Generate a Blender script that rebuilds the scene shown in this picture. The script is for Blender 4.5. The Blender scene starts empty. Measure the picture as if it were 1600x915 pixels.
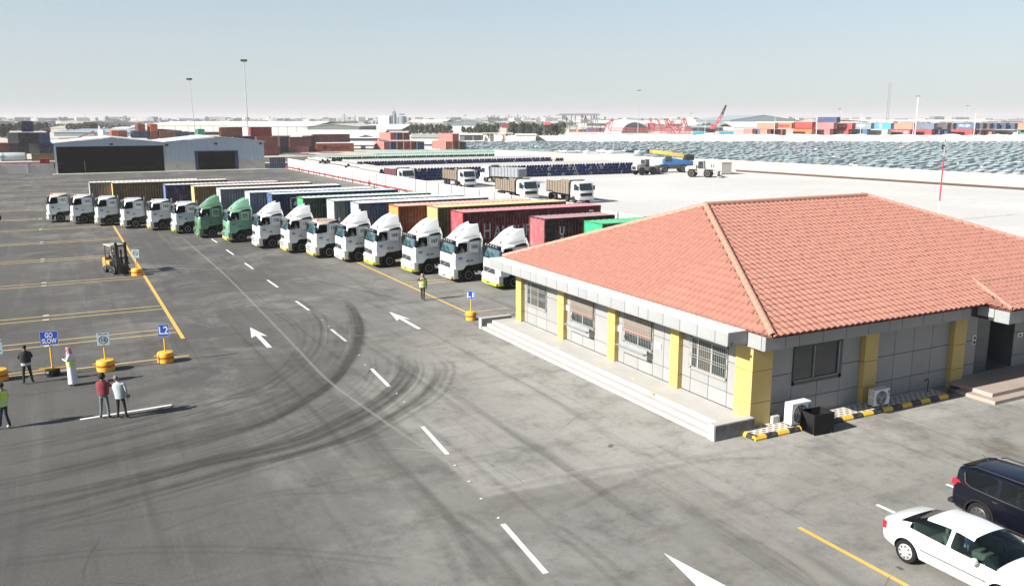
import bpy, bmesh, math, random
from mathutils import Vector, Matrix
R = math.radians
random.seed(11)
sc = bpy.context.scene
COL = sc.collection
# ------------------------------------------------------------------ camera
CAM_H = 11.4; YAW = R(27.7); PITCH = R(11.33); FPX = 1355.0
cd = bpy.data.cameras.new('camera'); cam = bpy.data.objects.new('camera', cd); COL.objects.link(cam)
cam.location = (0, 0, CAM_H); cam.rotation_euler = (R(90) - PITCH, 0, -YAW)
cd.sensor_width = 36; cd.lens = 36 * FPX / 1600; cd.clip_start = .1; cd.clip_end = 20000
sc.camera = cam
# ------------------------------------------------------------------ sky, sun, exposure
SUN_EL = R(31); SUN_AZ = R(-91.5)          # sun stands over -X, compass angle measured from +Y towards +X
w = bpy.data.worlds.new("World"); sc.world = w; w.use_nodes = True
nt = w.node_tree; nt.nodes.clear()
sky = nt.nodes.new('ShaderNodeTexSky'); sky.sky_type = 'NISHITA'; sky.sun_disc = False
sky.sun_elevation = SUN_EL; sky.sun_rotation = SUN_AZ
sky.air_density = 1.0; sky.dust_density = 1.0; sky.ozone_density = 2.0; sky.altitude = 0
bg = nt.nodes.new('ShaderNodeBackground'); bg.inputs[1].default_value = 0.05
ow = nt.nodes.new('ShaderNodeOutputWorld')
veil = nt.nodes.new('ShaderNodeMix'); veil.data_type = 'RGBA'; veil.inputs[0].default_value = .62      # even dusty haze over the whole sky
veil.inputs[7].default_value = (5.0, 5.65, 6.15, 1)
nt.links.new(sky.outputs[0], veil.inputs[6]); nt.links.new(veil.outputs[2], bg.inputs[0]); nt.links.new(bg.outputs[0], ow.inputs[0])
tcw = nt.nodes.new('ShaderNodeTexCoord'); sxw = nt.nodes.new('ShaderNodeSeparateXYZ'); mrw = nt.nodes.new('ShaderNodeMapRange'); mrw.interpolation_type = 'SMOOTHSTEP'   # the haze thins towards the zenith
nt.links.new(tcw.outputs['Generated'], sxw.inputs[0]); nt.links.new(sxw.outputs[2], mrw.inputs[0]); mrw.inputs[1].default_value = .0; mrw.inputs[2].default_value = .40; mrw.inputs[3].default_value = .66; mrw.inputs[4].default_value = .08
nt.links.new(mrw.outputs[0], veil.inputs[0])
HAZE = .00018
sd = bpy.data.lights.new('sun', 'SUN'); sun = bpy.data.objects.new('sun', sd); COL.objects.link(sun)
sd.energy = 5.0; sd.angle = R(.53); sd.color = (1, .955, .88)
sdir = Vector((math.sin(SUN_AZ) * math.cos(SUN_EL), math.cos(SUN_AZ) * math.cos(SUN_EL), math.sin(SUN_EL)))
sun.rotation_euler = sdir.to_track_quat('Z', 'Y').to_euler(); sun.location = (-30, 0, 40)
sc.view_settings.view_transform = 'Standard'; sc.view_settings.look = 'None'
sc.view_settings.exposure = 1.38; sc.view_settings.gamma = 1
sc.cycles.transparent_max_bounces = 96      # thin tyre traces lie over one another
# ------------------------------------------------------------------ helpers
def ray(px, py):
    a = (px - 800) / FPX; b = -(py - 457.5) / FPX
    v = Vector((a, math.cos(PITCH) + b * math.sin(PITCH), -math.sin(PITCH) + b * math.cos(PITCH)))
    c, s = math.cos(YAW), math.sin(YAW)
    return Vector((v.x * c + v.y * s, -v.x * s + v.y * c, v.z))
def at(px, py, z=0.0):                    # point of the picture that lies at height z
    r = ray(px, py); t = (z - CAM_H) / r.z
    return Vector((r.x * t, r.y * t, z))
def far(px, py, d):                       # point of the picture at distance d in front of the drone
    r = ray(px, py); f = r.x * math.sin(YAW) + r.y * math.cos(YAW); t = d / f
    return Vector((r.x * t, r.y * t, CAM_H + r.z * t))
def proj(x, y, z):
    c, s = math.cos(YAW), math.sin(YAW); X = x * c - y * s; Y = x * s + y * c; Z = z - CAM_H
    d = Y * math.cos(PITCH) - Z * math.sin(PITCH); u = Y * math.sin(PITCH) + Z * math.cos(PITCH)
    return 800 + FPX * X / d, 457.5 - FPX * u / d, d
MATS = {}; KA = .735
def M(name, colr, rough=.6, metal=0.0, var=.12, scale=2.0, bump=0.0, bscale=40.0, objcol=False, stretch=None, coat=0.0, emit=0, dirt=0.0, spec=.5, orand=0.0):
    if name in MATS: return MATS[name]
    m = bpy.data.materials.new(name); m.use_nodes = True; n = m.node_tree; L = n.links
    b = n.nodes['Principled BSDF']; b.inputs['Roughness'].default_value = rough; b.inputs['Metallic'].default_value = metal
    b.inputs['Specular IOR Level'].default_value = spec
    if coat: b.inputs['Coat Weight'].default_value = coat; b.inputs['Coat Roughness'].default_value = .06
    tc = n.nodes.new('ShaderNodeTexCoord'); src = tc.outputs['Object']
    mp = n.nodes.new('ShaderNodeMapping'); L.new(src, mp.inputs[0])
    if stretch: mp.inputs['Scale'].default_value = stretch
    no = n.nodes.new('ShaderNodeTexNoise'); no.inputs['Scale'].default_value = scale; no.inputs['Detail'].default_value = 5; no.inputs['Roughness'].default_value = .6
    L.new(mp.outputs[0], no.inputs['Vector'])
    if objcol:
        oi0 = n.nodes.new('ShaderNodeObjectInfo'); va = n.nodes.new('ShaderNodeVectorMath'); va.operation = 'ADD'; vm = n.nodes.new('ShaderNodeVectorMath'); vm.operation = 'SCALE'; vm.inputs[0].default_value = (31, 17, 23); L.new(oi0.outputs['Random'], vm.inputs[3])
        L.new(mp.outputs[0], va.inputs[0]); L.new(vm.outputs[0], va.inputs[1]); mp = va; L.new(va.outputs[0], no.inputs['Vector'])
    mr = n.nodes.new('ShaderNodeMapRange'); L.new(no.outputs['Fac'], mr.inputs[0])
    mr.inputs[1].default_value = .3; mr.inputs[2].default_value = .7; mr.inputs[3].default_value = (1 - var) * KA; mr.inputs[4].default_value = (1 + var) * KA
    mx = n.nodes.new('ShaderNodeMix'); mx.data_type = 'RGBA'; mx.blend_type = 'MULTIPLY'; mx.inputs[0].default_value = 1
    if objcol:
        oi = n.nodes.new('ShaderNodeObjectInfo'); L.new(oi.outputs['Color'], mx.inputs[6])
    else: mx.inputs[6].default_value = (*colr, 1)
    L.new(mr.outputs[0], mx.inputs[7]); out = mx.outputs[2]
    if dirt:
        n2 = n.nodes.new('ShaderNodeTexNoise'); n2.inputs['Scale'].default_value = scale * 2.7; n2.inputs['Detail'].default_value = 8; L.new(mp.outputs[0], n2.inputs['Vector'])
        r2 = n.nodes.new('ShaderNodeMapRange'); L.new(n2.outputs['Fac'], r2.inputs[0]); r2.inputs[1].default_value = .48; r2.inputs[2].default_value = .75; r2.inputs[4].default_value = dirt
        m2 = n.nodes.new('ShaderNodeMix'); m2.data_type = 'RGBA'; L.new(r2.outputs[0], m2.inputs[0]); L.new(out, m2.inputs[6]); m2.inputs[7].default_value = (.33, .27, .2, 1); out = m2.outputs[2]
    if orand:      # each panel a little lighter or darker than its neighbour
        o3 = n.nodes.new('ShaderNodeObjectInfo'); r3 = n.nodes.new('ShaderNodeMapRange'); L.new(o3.outputs['Random'], r3.inputs[0]); r3.inputs[3].default_value = 1 - orand; r3.inputs[4].default_value = 1 + orand
        m3 = n.nodes.new('ShaderNodeMix'); m3.data_type = 'RGBA'; m3.blend_type = 'MULTIPLY'; m3.inputs[0].default_value = 1; L.new(out, m3.inputs[6]); L.new(r3.outputs[0], m3.inputs[7]); out = m3.outputs[2]
    L.new(out, b.inputs['Base Color'])
    if bump:
        nb = n.nodes.new('ShaderNodeTexNoise'); nb.inputs['Scale'].default_value = bscale; nb.inputs['Detail'].default_value = 4; L.new(src, nb.inputs['Vector'])
        bp = n.nodes.new('ShaderNodeBump'); bp.inputs['Strength'].default_value = bump; bp.inputs['Distance'].default_value = .02
        L.new(nb.outputs['Fac'], bp.inputs['Height']); L.new(bp.outputs[0], b.inputs['Normal'])
    if emit: b.inputs['Emission Color'].default_value = (*colr, 1); b.inputs['Emission Strength'].default_value = emit
    MATS[name] = m; return m
CH = {}
class MB:
    def __init__(s): s.v = []; s.f = []; s.m = []; s.mats = []; s.mi = 0; s.uv = None
    def mat(s, m):
        if m not in s.mats: s.mats.append(m)
        s.mi = s.mats.index(m); return s
    def face(s, pts):
        k = len(s.v); s.v += [tuple(p) for p in pts]; s.f.append(tuple(range(k, k + len(pts)))); s.m.append(s.mi)
    def add(s, vs, fs):
        k = len(s.v); s.v += [tuple(p) for p in vs]
        for f in fs: s.f.append(tuple(i + k for i in f)); s.m.append(s.mi)
        return s
    def box(s, x0, x1, y0, y1, z0, z1, M4=None):
        vs = [(x0, y0, z0), (x1, y0, z0), (x1, y1, z0), (x0, y1, z0), (x0, y0, z1), (x1, y0, z1), (x1, y1, z1), (x0, y1, z1)]
        if M4: vs = [M4 @ Vector(v) for v in vs]
        return s.add(vs, [(3, 2, 1, 0), (4, 5, 6, 7), (0, 1, 5, 4), (1, 2, 6, 5), (2, 3, 7, 6), (3, 0, 4, 7)])
    def bar(s, p0, p1, w, h=None):
        h = h or w; p0 = Vector(p0); p1 = Vector(p1); d = p1 - p0; L = d.length
        q = d.to_track_quat('Z', 'Y').to_matrix().to_4x4(); q.translation = p0
        return s.box(-w / 2, w / 2, -h / 2, h / 2, 0, L, q)
    def tube(s, pts, r, n=8, cap=True):
        pts = [Vector(p) for p in pts]; rr = r if isinstance(r, (list, tuple)) else [r] * len(pts); rings = []
        up = None
        for i, p in enumerate(pts):
            d = (pts[min(i + 1, len(pts) - 1)] - pts[max(i - 1, 0)]).normalized()
            if up is None: up = Vector((0, 0, 1)) if abs(d.z) < .9 else Vector((0, 1, 0))
            a = d.cross(up).normalized(); b = a.cross(d).normalized(); up = b
            rings.append([p + (a * math.cos(t) + b * math.sin(t)) * rr[i] for t in [2 * math.pi * k / n for k in range(n)]])
        return s.loft(rings, cap=cap)
    def loft(s, rings, cap=True, closed=True):
        n = len(rings[0]); vs = [p for r in rings for p in r]; fs = []
        for i in range(len(rings) - 1):
            for j in range(n if closed else n - 1):
                a = i * n + j; b = i * n + (j + 1) % n; fs.append((a, b, b + n, a + n))
        if cap: fs.append(tuple(reversed(range(n)))); fs.append(tuple(range((len(rings) - 1) * n, len(rings) * n)))
        return s.add(vs, fs)
    def cyl(s, c, r, h, axis='z', n=16, r2=None):
        r2 = r if r2 is None else r2; x, y, z = c
        def P(t, rr, q):
            a, b = rr * math.cos(t), rr * math.sin(t)
            return (x + a, y + b, z + q) if axis == 'z' else ((x + a, y + q, z + b) if axis == 'y' else (x + q, y + a, z + b))
        return s.loft([[P(2 * math.pi * k / n, r, 0) for k in range(n)], [P(2 * math.pi * k / n, r2, h) for k in range(n)]])
    def prism(s, poly, axis, c0, c1):
        def P(p, c): return (p[0], p[1], c) if axis == 'z' else ((p[0], c, p[1]) if axis == 'y' else (c, p[0], p[1]))
        return s.loft([[P(p, c0) for p in poly], [P(p, c1) for p in poly]])
    def lathe(s, prof, c, axis='y', n=20, cap=True):
        x, y, z = c; rings = []
        for r, q in prof:
            rg = []
            for k in range(n):
                t = 2 * math.pi * k / n; a, b = r * math.cos(t), r * math.sin(t)
                rg.append((x + a, y + q, z + b) if axis == 'y' else ((x + a, y + b, z + q) if axis == 'z' else (x + q, y + a, z + b)))
            rings.append(rg)
        return s.loft(rings, cap=cap)
    def mesh(s, name, smooth=35, bevel=0.0, bang=40):
        me = bpy.data.meshes.new(name); me.from_pydata(s.v, [], s.f)
        for m in s.mats: me.materials.append(m)
        me.polygons.foreach_set('material_index', s.m)
        bm = bmesh.new(); bm.from_mesh(me); bmesh.ops.remove_doubles(bm, verts=bm.verts, dist=1e-5)
        bmesh.ops.recalc_face_normals(bm, faces=bm.faces)
        if bevel:
            es = [e for e in bm.edges if len(e.link_faces) == 2 and e.calc_face_angle(0) > R(bang)]
            bmesh.ops.bevel(bm, geom=es, offset=bevel, segments=1 if bevel < .03 else 2, affect='EDGES', profile=.6, clamp_overlap=True)
        bm.to_mesh(me); bm.free()
        if smooth:
            me.polygons.foreach_set('use_smooth', [True] * len(me.polygons)); me.set_sharp_from_angle(angle=R(smooth))
        me.update(); return me
    def build(s, name, parent=None, world=False, smooth=35, bevel=0.0, loc=None, bang=40):
        if world and parent is not None:
            L = parent.location; s.v = [(a - L.x, b - L.y, c - L.z) for a, b, c in s.v]
        return obj(name, s.mesh(name, smooth, bevel, bang), parent, loc)
def obj(name, me, parent=None, loc=None, rot=None):
    o = bpy.data.objects.new(name, me); COL.objects.link(o)
    if loc is not None: o.location = loc
    if rot is not None: o.rotation_euler = rot
    if parent is not None: o.parent = parent; CH.setdefault(parent.name, []).append(o)
    return o
def tag(o, label=None, cat=None, group=None, kind=None):
    if label: o['label'] = label
    if cat: o['category'] = cat
    if group: o['group'] = group
    if kind: o['kind'] = kind
    return o
def thing(name, label, cat, loc=(0, 0, 0), rz=0, group=None):
    o = bpy.data.objects.new(name, None); COL.objects.link(o); o.location = loc; o.rotation_euler = (0, 0, rz); o.empty_display_size = .3
    return tag(o, label, cat, group)
def dup(o, parent=None):
    c = o.copy(); COL.objects.link(c)
    if parent is not None: c.parent = parent; CH.setdefault(parent.name, []).append(c)
    for k in list(CH.get(o.name, [])): dup(k, c)
    return c
def kids(o): return CH.get(o.name, [])
def text_mb(txt, size, mat, width=None, thick=0.0, bold=.0, align='CENTER'):
    cu = bpy.data.curves.new('lettering', 'FONT'); cu.body = txt; cu.size = size; cu.align_x = align; cu.align_y = 'CENTER'; cu.offset = bold; cu.extrude = thick; cu.resolution_u = 3; cu.space_line = .85
    t = bpy.data.objects.new('t', cu); COL.objects.link(t); dg = bpy.context.evaluated_depsgraph_get(); dg.update()
    me = bpy.data.meshes.new_from_object(t.evaluated_get(dg)); bpy.data.objects.remove(t); bpy.data.curves.remove(cu)
    b = MB(); b.mat(mat); vs = [tuple(v.co) for v in me.vertices]
    if width:
        xs = [v[0] for v in vs]; k = width / (max(xs) - min(xs)); vs = [(v[0] * k, v[1], v[2]) for v in vs]
    b.add(vs, [tuple(p.vertices) for p in me.polygons]); bpy.data.meshes.remove(me); return b
def orient(b, M4): b.v = [tuple(M4 @ Vector(v)) for v in b.v]; return b
def facing_my(x, y, z): return Matrix.Translation((x, y, z)) @ Matrix.Rotation(R(90), 4, 'X')          # text read from -Y
def facing_mx(x, y, z): return Matrix.Translation((x, y, z)) @ Matrix.Rotation(R(-90), 4, 'Z') @ Matrix.Rotation(R(90), 4, 'X')  # text read from -X
# ------------------------------------------------------------------ shared materials
mWhite = M('white_paint', (.78, .79, .78), .35, var=.05, coat=.3)
mBlack = M('black_rubber', (.012, .012, .013), .85, var=.2, scale=6, spec=.2)
mDark = M('dark_plastic', (.018, .019, .021), .6, var=.15, spec=.3)
mSteel = M('grey_steel', (.33, .34, .35), .4, .6, var=.15)
mGalv = M('galvanised_steel', (.45, .46, .47), .45, .3, var=.1)
mRust = M('dusty_frame', (.05, .043, .038), .85, var=.3, scale=5)
mGlassD = M('dark_glass', (.02, .035, .04), .06, 0, var=.1, coat=.6)
mYel = M('yellow_paint', (.80, .49, .03), .5, var=.06)
mRed = M('red_paint', (.5, .03, .03), .45, var=.1)
mConc = M('concrete', (.52, .50, .46), .85, var=.12, scale=1.5, bump=.2)
mPaintO = M('coloured_paint', (1, 1, 1), .5, objcol=True, var=.1, scale=1.2)
mContO = M('container_paint', (1, 1, 1), .55, objcol=True, var=.12, scale=.8, dirt=.35)
# ================================================================== GROUND
def ground_mat(name, base, light, dark, patch=.05, stain=0, fine=30):
    m = bpy.data.materials.new(name); m.use_nodes = True; n = m.node_tree; L = n.links; b = n.nodes['Principled BSDF']; b.inputs['Roughness'].default_value = .9
    b.inputs['Specular IOR Level'].default_value = .25
    tc = n.nodes.new('ShaderNodeTexCoord')
    def noise(scale, det=6, st=None, rough=.6, dist=0):
        mp = n.nodes.new('ShaderNodeMapping'); L.new(tc.outputs['Object'], mp.inputs[0])
        if st: mp.inputs['Scale'].default_value = st[0]; mp.inputs['Rotation'].default_value = (0, 0, st[1])
        t = n.nodes.new('ShaderNodeTexNoise'); t.inputs['Scale'].default_value = scale; t.inputs['Detail'].default_value = det; t.inputs['Roughness'].default_value = rough; t.inputs['Distortion'].default_value = dist
        L.new(mp.outputs[0], t.inputs['Vector']); return t.outputs['Fac']
    def rng(s, a, b_, c=0, d=1):
        r = n.nodes.new('ShaderNodeMapRange'); r.interpolation_type = 'SMOOTHSTEP'; L.new(s, r.inputs[0])
        for i, v in zip((1, 2, 3, 4), (a, b_, c, d)): r.inputs[i].default_value = v
        return r.outputs[0]
    def mix(f, a, c):
        x = n.nodes.new('ShaderNodeMix'); x.data_type = 'RGBA'
        if isinstance(f, float): x.inputs[0].default_value = f
        else: L.new(f, x.inputs[0])
        for i, v in ((6, a), (7, c)):
            if isinstance(v, tuple): x.inputs[i].default_value = (*v, 1)
            else: L.new(v, x.inputs[i])
        return x.outputs[2]
    def mul(a, c):
        x = n.nodes.new('ShaderNodeMath'); x.operation = 'MULTIPLY'
        for i, v in ((0, a), (1, c)):
            if isinstance(v, float): x.inputs[i].default_value = v
            else: L.new(v, x.inputs[i])
        return x.outputs[0]
    c = mix(rng(noise(patch, 5), .35, .65), base, light)
    if stain:      # wind-blown dust lies thicker near the office and along the traffic-free right side; streaks follow the traffic
        sx = n.nodes.new('ShaderNodeSeparateXYZ'); L.new(tc.outputs['Object'], sx.inputs[0])
        def lin(a_, b_, c_):     # a*x+b*y+c
            x1 = n.nodes.new('ShaderNodeMath'); x1.operation = 'MULTIPLY_ADD'; L.new(sx.outputs[0], x1.inputs[0]); x1.inputs[1].default_value = a_; x1.inputs[2].default_value = c_
            x2 = n.nodes.new('ShaderNodeMath'); x2.operation = 'MULTIPLY_ADD'; L.new(sx.outputs[1], x2.inputs[0]); x2.inputs[1].default_value = b_; L.new(x1.outputs[0], x2.inputs[2]); return x2.outputs[0]
        g1 = rng(lin(1, -.26, 0), -7, 11); g1 = mul(g1, rng(noise(.09, 6, rough=.7), .2, .62, .45, 1))
        c = mix(g1, c, (.25, .247, .228)); bl = mul(rng(noise(.16, 7, rough=.75, dist=.6), .46, .66), rng(lin(1, .12, 0), 2, 12, 0, .55)); c = mix(bl, c, (.30, .297, .275)); dk_ = rng(noise(.11, 6, rough=.7, dist=.4), .52, .7, 0, .3); c = mix(dk_, c, (.075, .074, .070))
        pit = rng(lin(.55, -1, 38), 8, 22); warm = rng(noise(.35, 7, rough=.75), .42, .72, 0, .6); c = mix(mul(warm, g1), c, (.19, .18, .15))
        po_ = mul(rng(lin(1, 0, 0), 12.5, 19), rng(lin(0, 1, 0), 14, 24)); po_ = mul(mul(po_, rng(lin(0, -1, 0), -46, -36)), rng(noise(.3, 7, rough=.75), .28, .6, .15, .75)); c = mix(po_, c, (.42, .41, .375))
        grit = rng(noise(9.0, 6, rough=.85), .35, .68, 0, .32); c = mix(grit, c, (.21, .20, .175)); sl = mul(mul(rng(lin(1, -.0, 0), 10.7, 11.0), rng(lin(.09, 1, 0), 23.35, 23.6)), mul(rng(lin(-.35, -1, 0), -46, -30), rng(noise(.22, 7, rough=.78), .25, .6, .15, .6))); c = mix(sl, c, (.36, .355, .325)); dkl = rng(lin(-1, .1, 0), -11, 4, 0, .16); c = mix(dkl, c, (.045, .044, .042)); brn = rng(noise(.45, 7, ((.25, 1.2, 1), R(20)), .75), .5, .75, 0, .45); c = mix(brn, c, (.085, .076, .060))
        br = mul(mul(rng(lin(1, 0, 0), 22, 30), rng(lin(0, -1, 0), -22.5, -16)), rng(noise(.25, 7), .45, .7)); c = mix(br, c, (.16, .13, .09))
        st1 = rng(noise(1.0, 5, ((1.6, .05, 1), 0)), .52, .75, 0, .24); c = mix(st1, c, (.24, .23, .205))
        st2 = rng(noise(1.0, 5, ((1.3, .06, 1), R(-4))), .5, .72, 0, .36); c = mix(st2, c, dark)
        st3 = rng(noise(1.0, 5, ((.07, 1.5, 1), R(3))), .54, .75, 0, .25); c = mix(st3, c, (.21, .20, .175))
    c = mix(rng(noise(.5, 8, rough=.72), .45, .72, 0, .45), c, dark)
    c = mix(rng(noise(4.0, 8, rough=.8), .5, .75, 0, .4), c, light)
    sp = rng(noise(float(fine), 3, rough=.9), .2, .8, .50, .97)
    x = n.nodes.new('ShaderNodeMix'); x.data_type = 'RGBA'; x.blend_type = 'MULTIPLY'; x.inputs[0].default_value = 1; L.new(c, x.inputs[6]); L.new(sp, x.inputs[7]); c = x.outputs[2]
    L.new(c, b.inputs['Base Color'])
    bp = n.nodes.new('ShaderNodeBump'); bp.inputs['Strength'].default_value = .35; bp.inputs['Distance'].default_value = .01; L.new(noise(fine * 1.3, 4), bp.inputs['Height']); L.new(bp.outputs[0], b.inputs['Normal'])
    return m
def sheet(name, pts, z, mat, parent=None, kind='structure'):
    b = MB(); b.mat(mat); b.face([(p[0], p[1], z) for p in pts]); o = b.build(name, parent, smooth=0)
    if kind: o['kind'] = kind
    return o
mAsph = ground_mat('asphalt', (.070, .0695, .067), (.094, .092, .087), (.049, .048, .046), stain=1)
mSandW = ground_mat('pale_crushed_sand', (.535, .523, .50), (.60, .587, .565), (.46, .448, .425), patch=.04, fine=12)
mSandF = ground_mat('desert_sand', (.50, .46, .40), (.60, .56, .50), (.40, .36, .31), patch=.01, fine=2)
sheet('ground', [(-9000, -200), (9000, -200), (9000, 14000), (-9000, 14000)], -.03, mSandF)
yard = sheet('asphalt_yard', [(-260, -60), (48.6, -60), (48.6, 206), (44.3, 206), (44.3, 262), (-260, 262)], 0, mAsph)
sheet('sand_lot', [(48.9, 40), (150, 40), (139.6, 94), (134.0, 148.4), (155, 212), (130, 212), (48.9, 206)], -.012, mSandW)
sheet('car_lot_pavement', [(134.6, 148.4), (140.6, 94), (148, 40), (560, -60), (560, 220), (350, 560), (120, 560), (90, 215)], -.016, ground_mat('worn_pavement', (.58, .57, .54), (.64, .62, .60), (.48, .47, .45)))
# raised ground beyond the car lot
em = MB(); em.mat(mSandF)
A_, B_ = far(1900, 213, 404), far(885, 213, 422)
em.add([(A_.x, A_.y, -.1), (B_.x, B_.y, -.1), (B_.x - 900, B_.y + 3000, -.1), (A_.x + 4500, A_.y + 1500, -.1),
        (A_.x, A_.y, 3.3), (B_.x, B_.y, 3.3), (B_.x - 900, B_.y + 3000, 3.3), (A_.x + 4500, A_.y + 1500, 3.3)],
       [(3, 2, 1, 0), (4, 5, 6, 7), (0, 1, 5, 4), (1, 2, 6, 5), (2, 3, 7, 6), (3, 0, 4, 7)])
tag(em.build('raised_terrain', smooth=0), kind='structure')
# ---- painted markings
def paint_mat(name, c, wear=.35):
    m = bpy.data.materials.new(name); m.use_nodes = True; n = m.node_tree; L = n.links; b = n.nodes['Principled BSDF']; b.inputs['Roughness'].default_value = .7
    b.inputs['Base Color'].default_value = (*c, 1)
    tc = n.nodes.new('ShaderNodeTexCoord'); t = n.nodes.new('ShaderNodeTexNoise'); t.inputs['Scale'].default_value = 5; t.inputs['Detail'].default_value = 10; t.inputs['Roughness'].default_value = .8; L.new(tc.outputs['Object'], t.inputs[0])
    r = n.nodes.new('ShaderNodeMapRange'); L.new(t.outputs['Fac'], r.inputs[0]); r.inputs[1].default_value = .56; r.inputs[2].default_value = .7; r.inputs[3].default_value = 1; r.inputs[4].default_value = 1 - wear
    L.new(r.outputs[0], b.inputs['Alpha']); return m
mPW = paint_mat('white_road_paint', (.54, .54, .51), .35); mPY = paint_mat('yellow_road_paint', (.50, .31, .065), .45); mPYb = paint_mat('pale_yellow_line', (.46, .33, .10), .6)
Z1 = .005
def strip(name, a, b_, w, mat, z=Z1):
    a = Vector(a).to_2d(); b_ = Vector(b_).to_2d(); d = (b_ - a).normalized(); p = Vector((-d.y, d.x)) * w / 2
    return sheet(name, [a + p, b_ + p, b_ - p, a - p], z, mat, yard, None)
dl = [((330.5, 373.1), (339.3, 378.9)), ((353.6, 390), (365.2, 398)), ((382.5, 410.9), (395.3, 419.9)), ((417.7, 437.2), (434, 448.6)), ((462.4, 470.2), (483, 484.5)), ((517.4, 514.2), (540.8, 533)), ((580, 575.5), (608.2, 603.7)), ((660.2, 666), (699.2, 709.3)), ((785.6, 818), (853, 895))]
for a, b_ in dl: strip('lane_dash', at(*a), at(*b_), .16, mPW)
strip('lane_dash', (9.6, 12.6), (9.3, 9.3), .16, mPW)
bm_ = []
strip('bay_end_line', (5.3, 47.6), (5.3, 112), .20, mPY)
for y in (43.9,): strip('bay_line', (-40, y), (5.1, y), .13, mPYb); 
strip('bay_line', (-40, y + .52 - .01), (-1.2, y + .52), .1, mPYb)
for y in (49.75, 56.45, 68.35, 80.3, 92, 103.5, 114.5, 126.6, 139, 151, 162, 174, 186):
    w_ = .12 if y < 80 else .16
    for q in (-.53, .53): strip('bay_line', (-60, y + q), (5.15 if y < 112 else -1.5 if y < 150 else 12, y + q), w_, mPYb)
for y in (43.9, 49.75, 56.45, 68.35, 80.3, 92, 103.5, 114.5):
    for q in (-.53, .53):
        b = MB(); b.mat(M('road_stud', (.72, .68, .45), .5)); b.box(-.16, .16, -.11, .11, 0, .03); b.build('road_stud', yard, loc=(-1.05 + (y - 50) * -.012, y + q * 1.2, .006), bevel=.01)
strip('stop_line', at(125, 655), at(268, 632), .15, mPW)
strip('bay_end_line', (21.28, 46.3), (21.2, 67.5), .17, mPY)
for y in (57.2, 56.2, 46.35, 67.3, 66.4): strip('bay_line', (21.4, y), (36 if y > 50 else 24, y + .0), .12, mPYb)
strip('parking_line', (17.9, 16.5), (17.95, 4), .15, mPY)
for x in (21.1, 24.3, 27.5, 30.7): strip('parking_line', (x, 16.5), (x, 11), .14, mPW)
def arrow(x, y0, y1):
    hx = .42; b = MB(); b.mat(mPW); L = y1 - y0; z = Z1
    b.add([(x - .12, y0, z), (x + .12, y0, z), (x + .12, y1 - L * .42, z), (x - .12, y1 - L * .42, z), (x - hx, y1 - L * .5, z), (x + hx, y1 - L * .5, z), (x, y1, z)],
          [(0, 1, 2, 3), (4, 3, 6), (3, 2, 6), (2, 5, 6)]); b.build('lane_arrow', yard, smooth=0)
arrow(8.95, 43.6, 48.5); arrow(17.2, 43.8, 48.7)
b = MB(); b.mat(mPW); b.add([(13.57, 17.1, Z1), (13.0, 13.9, Z1), (14.1, 13.9, Z1), (13.45, 12.2, Z1), (13.7, 12.2, Z1)], [(0, 1, 2)]); b.add([(13.43, 13.9, Z1), (13.43, 11.4, Z1), (13.7, 11.4, Z1), (13.7, 13.9, Z1)], [(0, 1, 2, 3)]); b.build('lane_arrow', yard, smooth=0)
# small reflectors beside the dashes
for p in [(503, 500), (513, 510), (561, 555), (571, 570), (620, 615), (632, 628), (711, 727), (733, 752), (779, 809), (752, 779)]:
    q = at(*p); b = MB(); b.mat(mWhite); b.box(-.035, .035, -.035, .035, 0, .015); b.build('road_stud', yard, loc=(q.x, q.y, .006))
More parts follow.
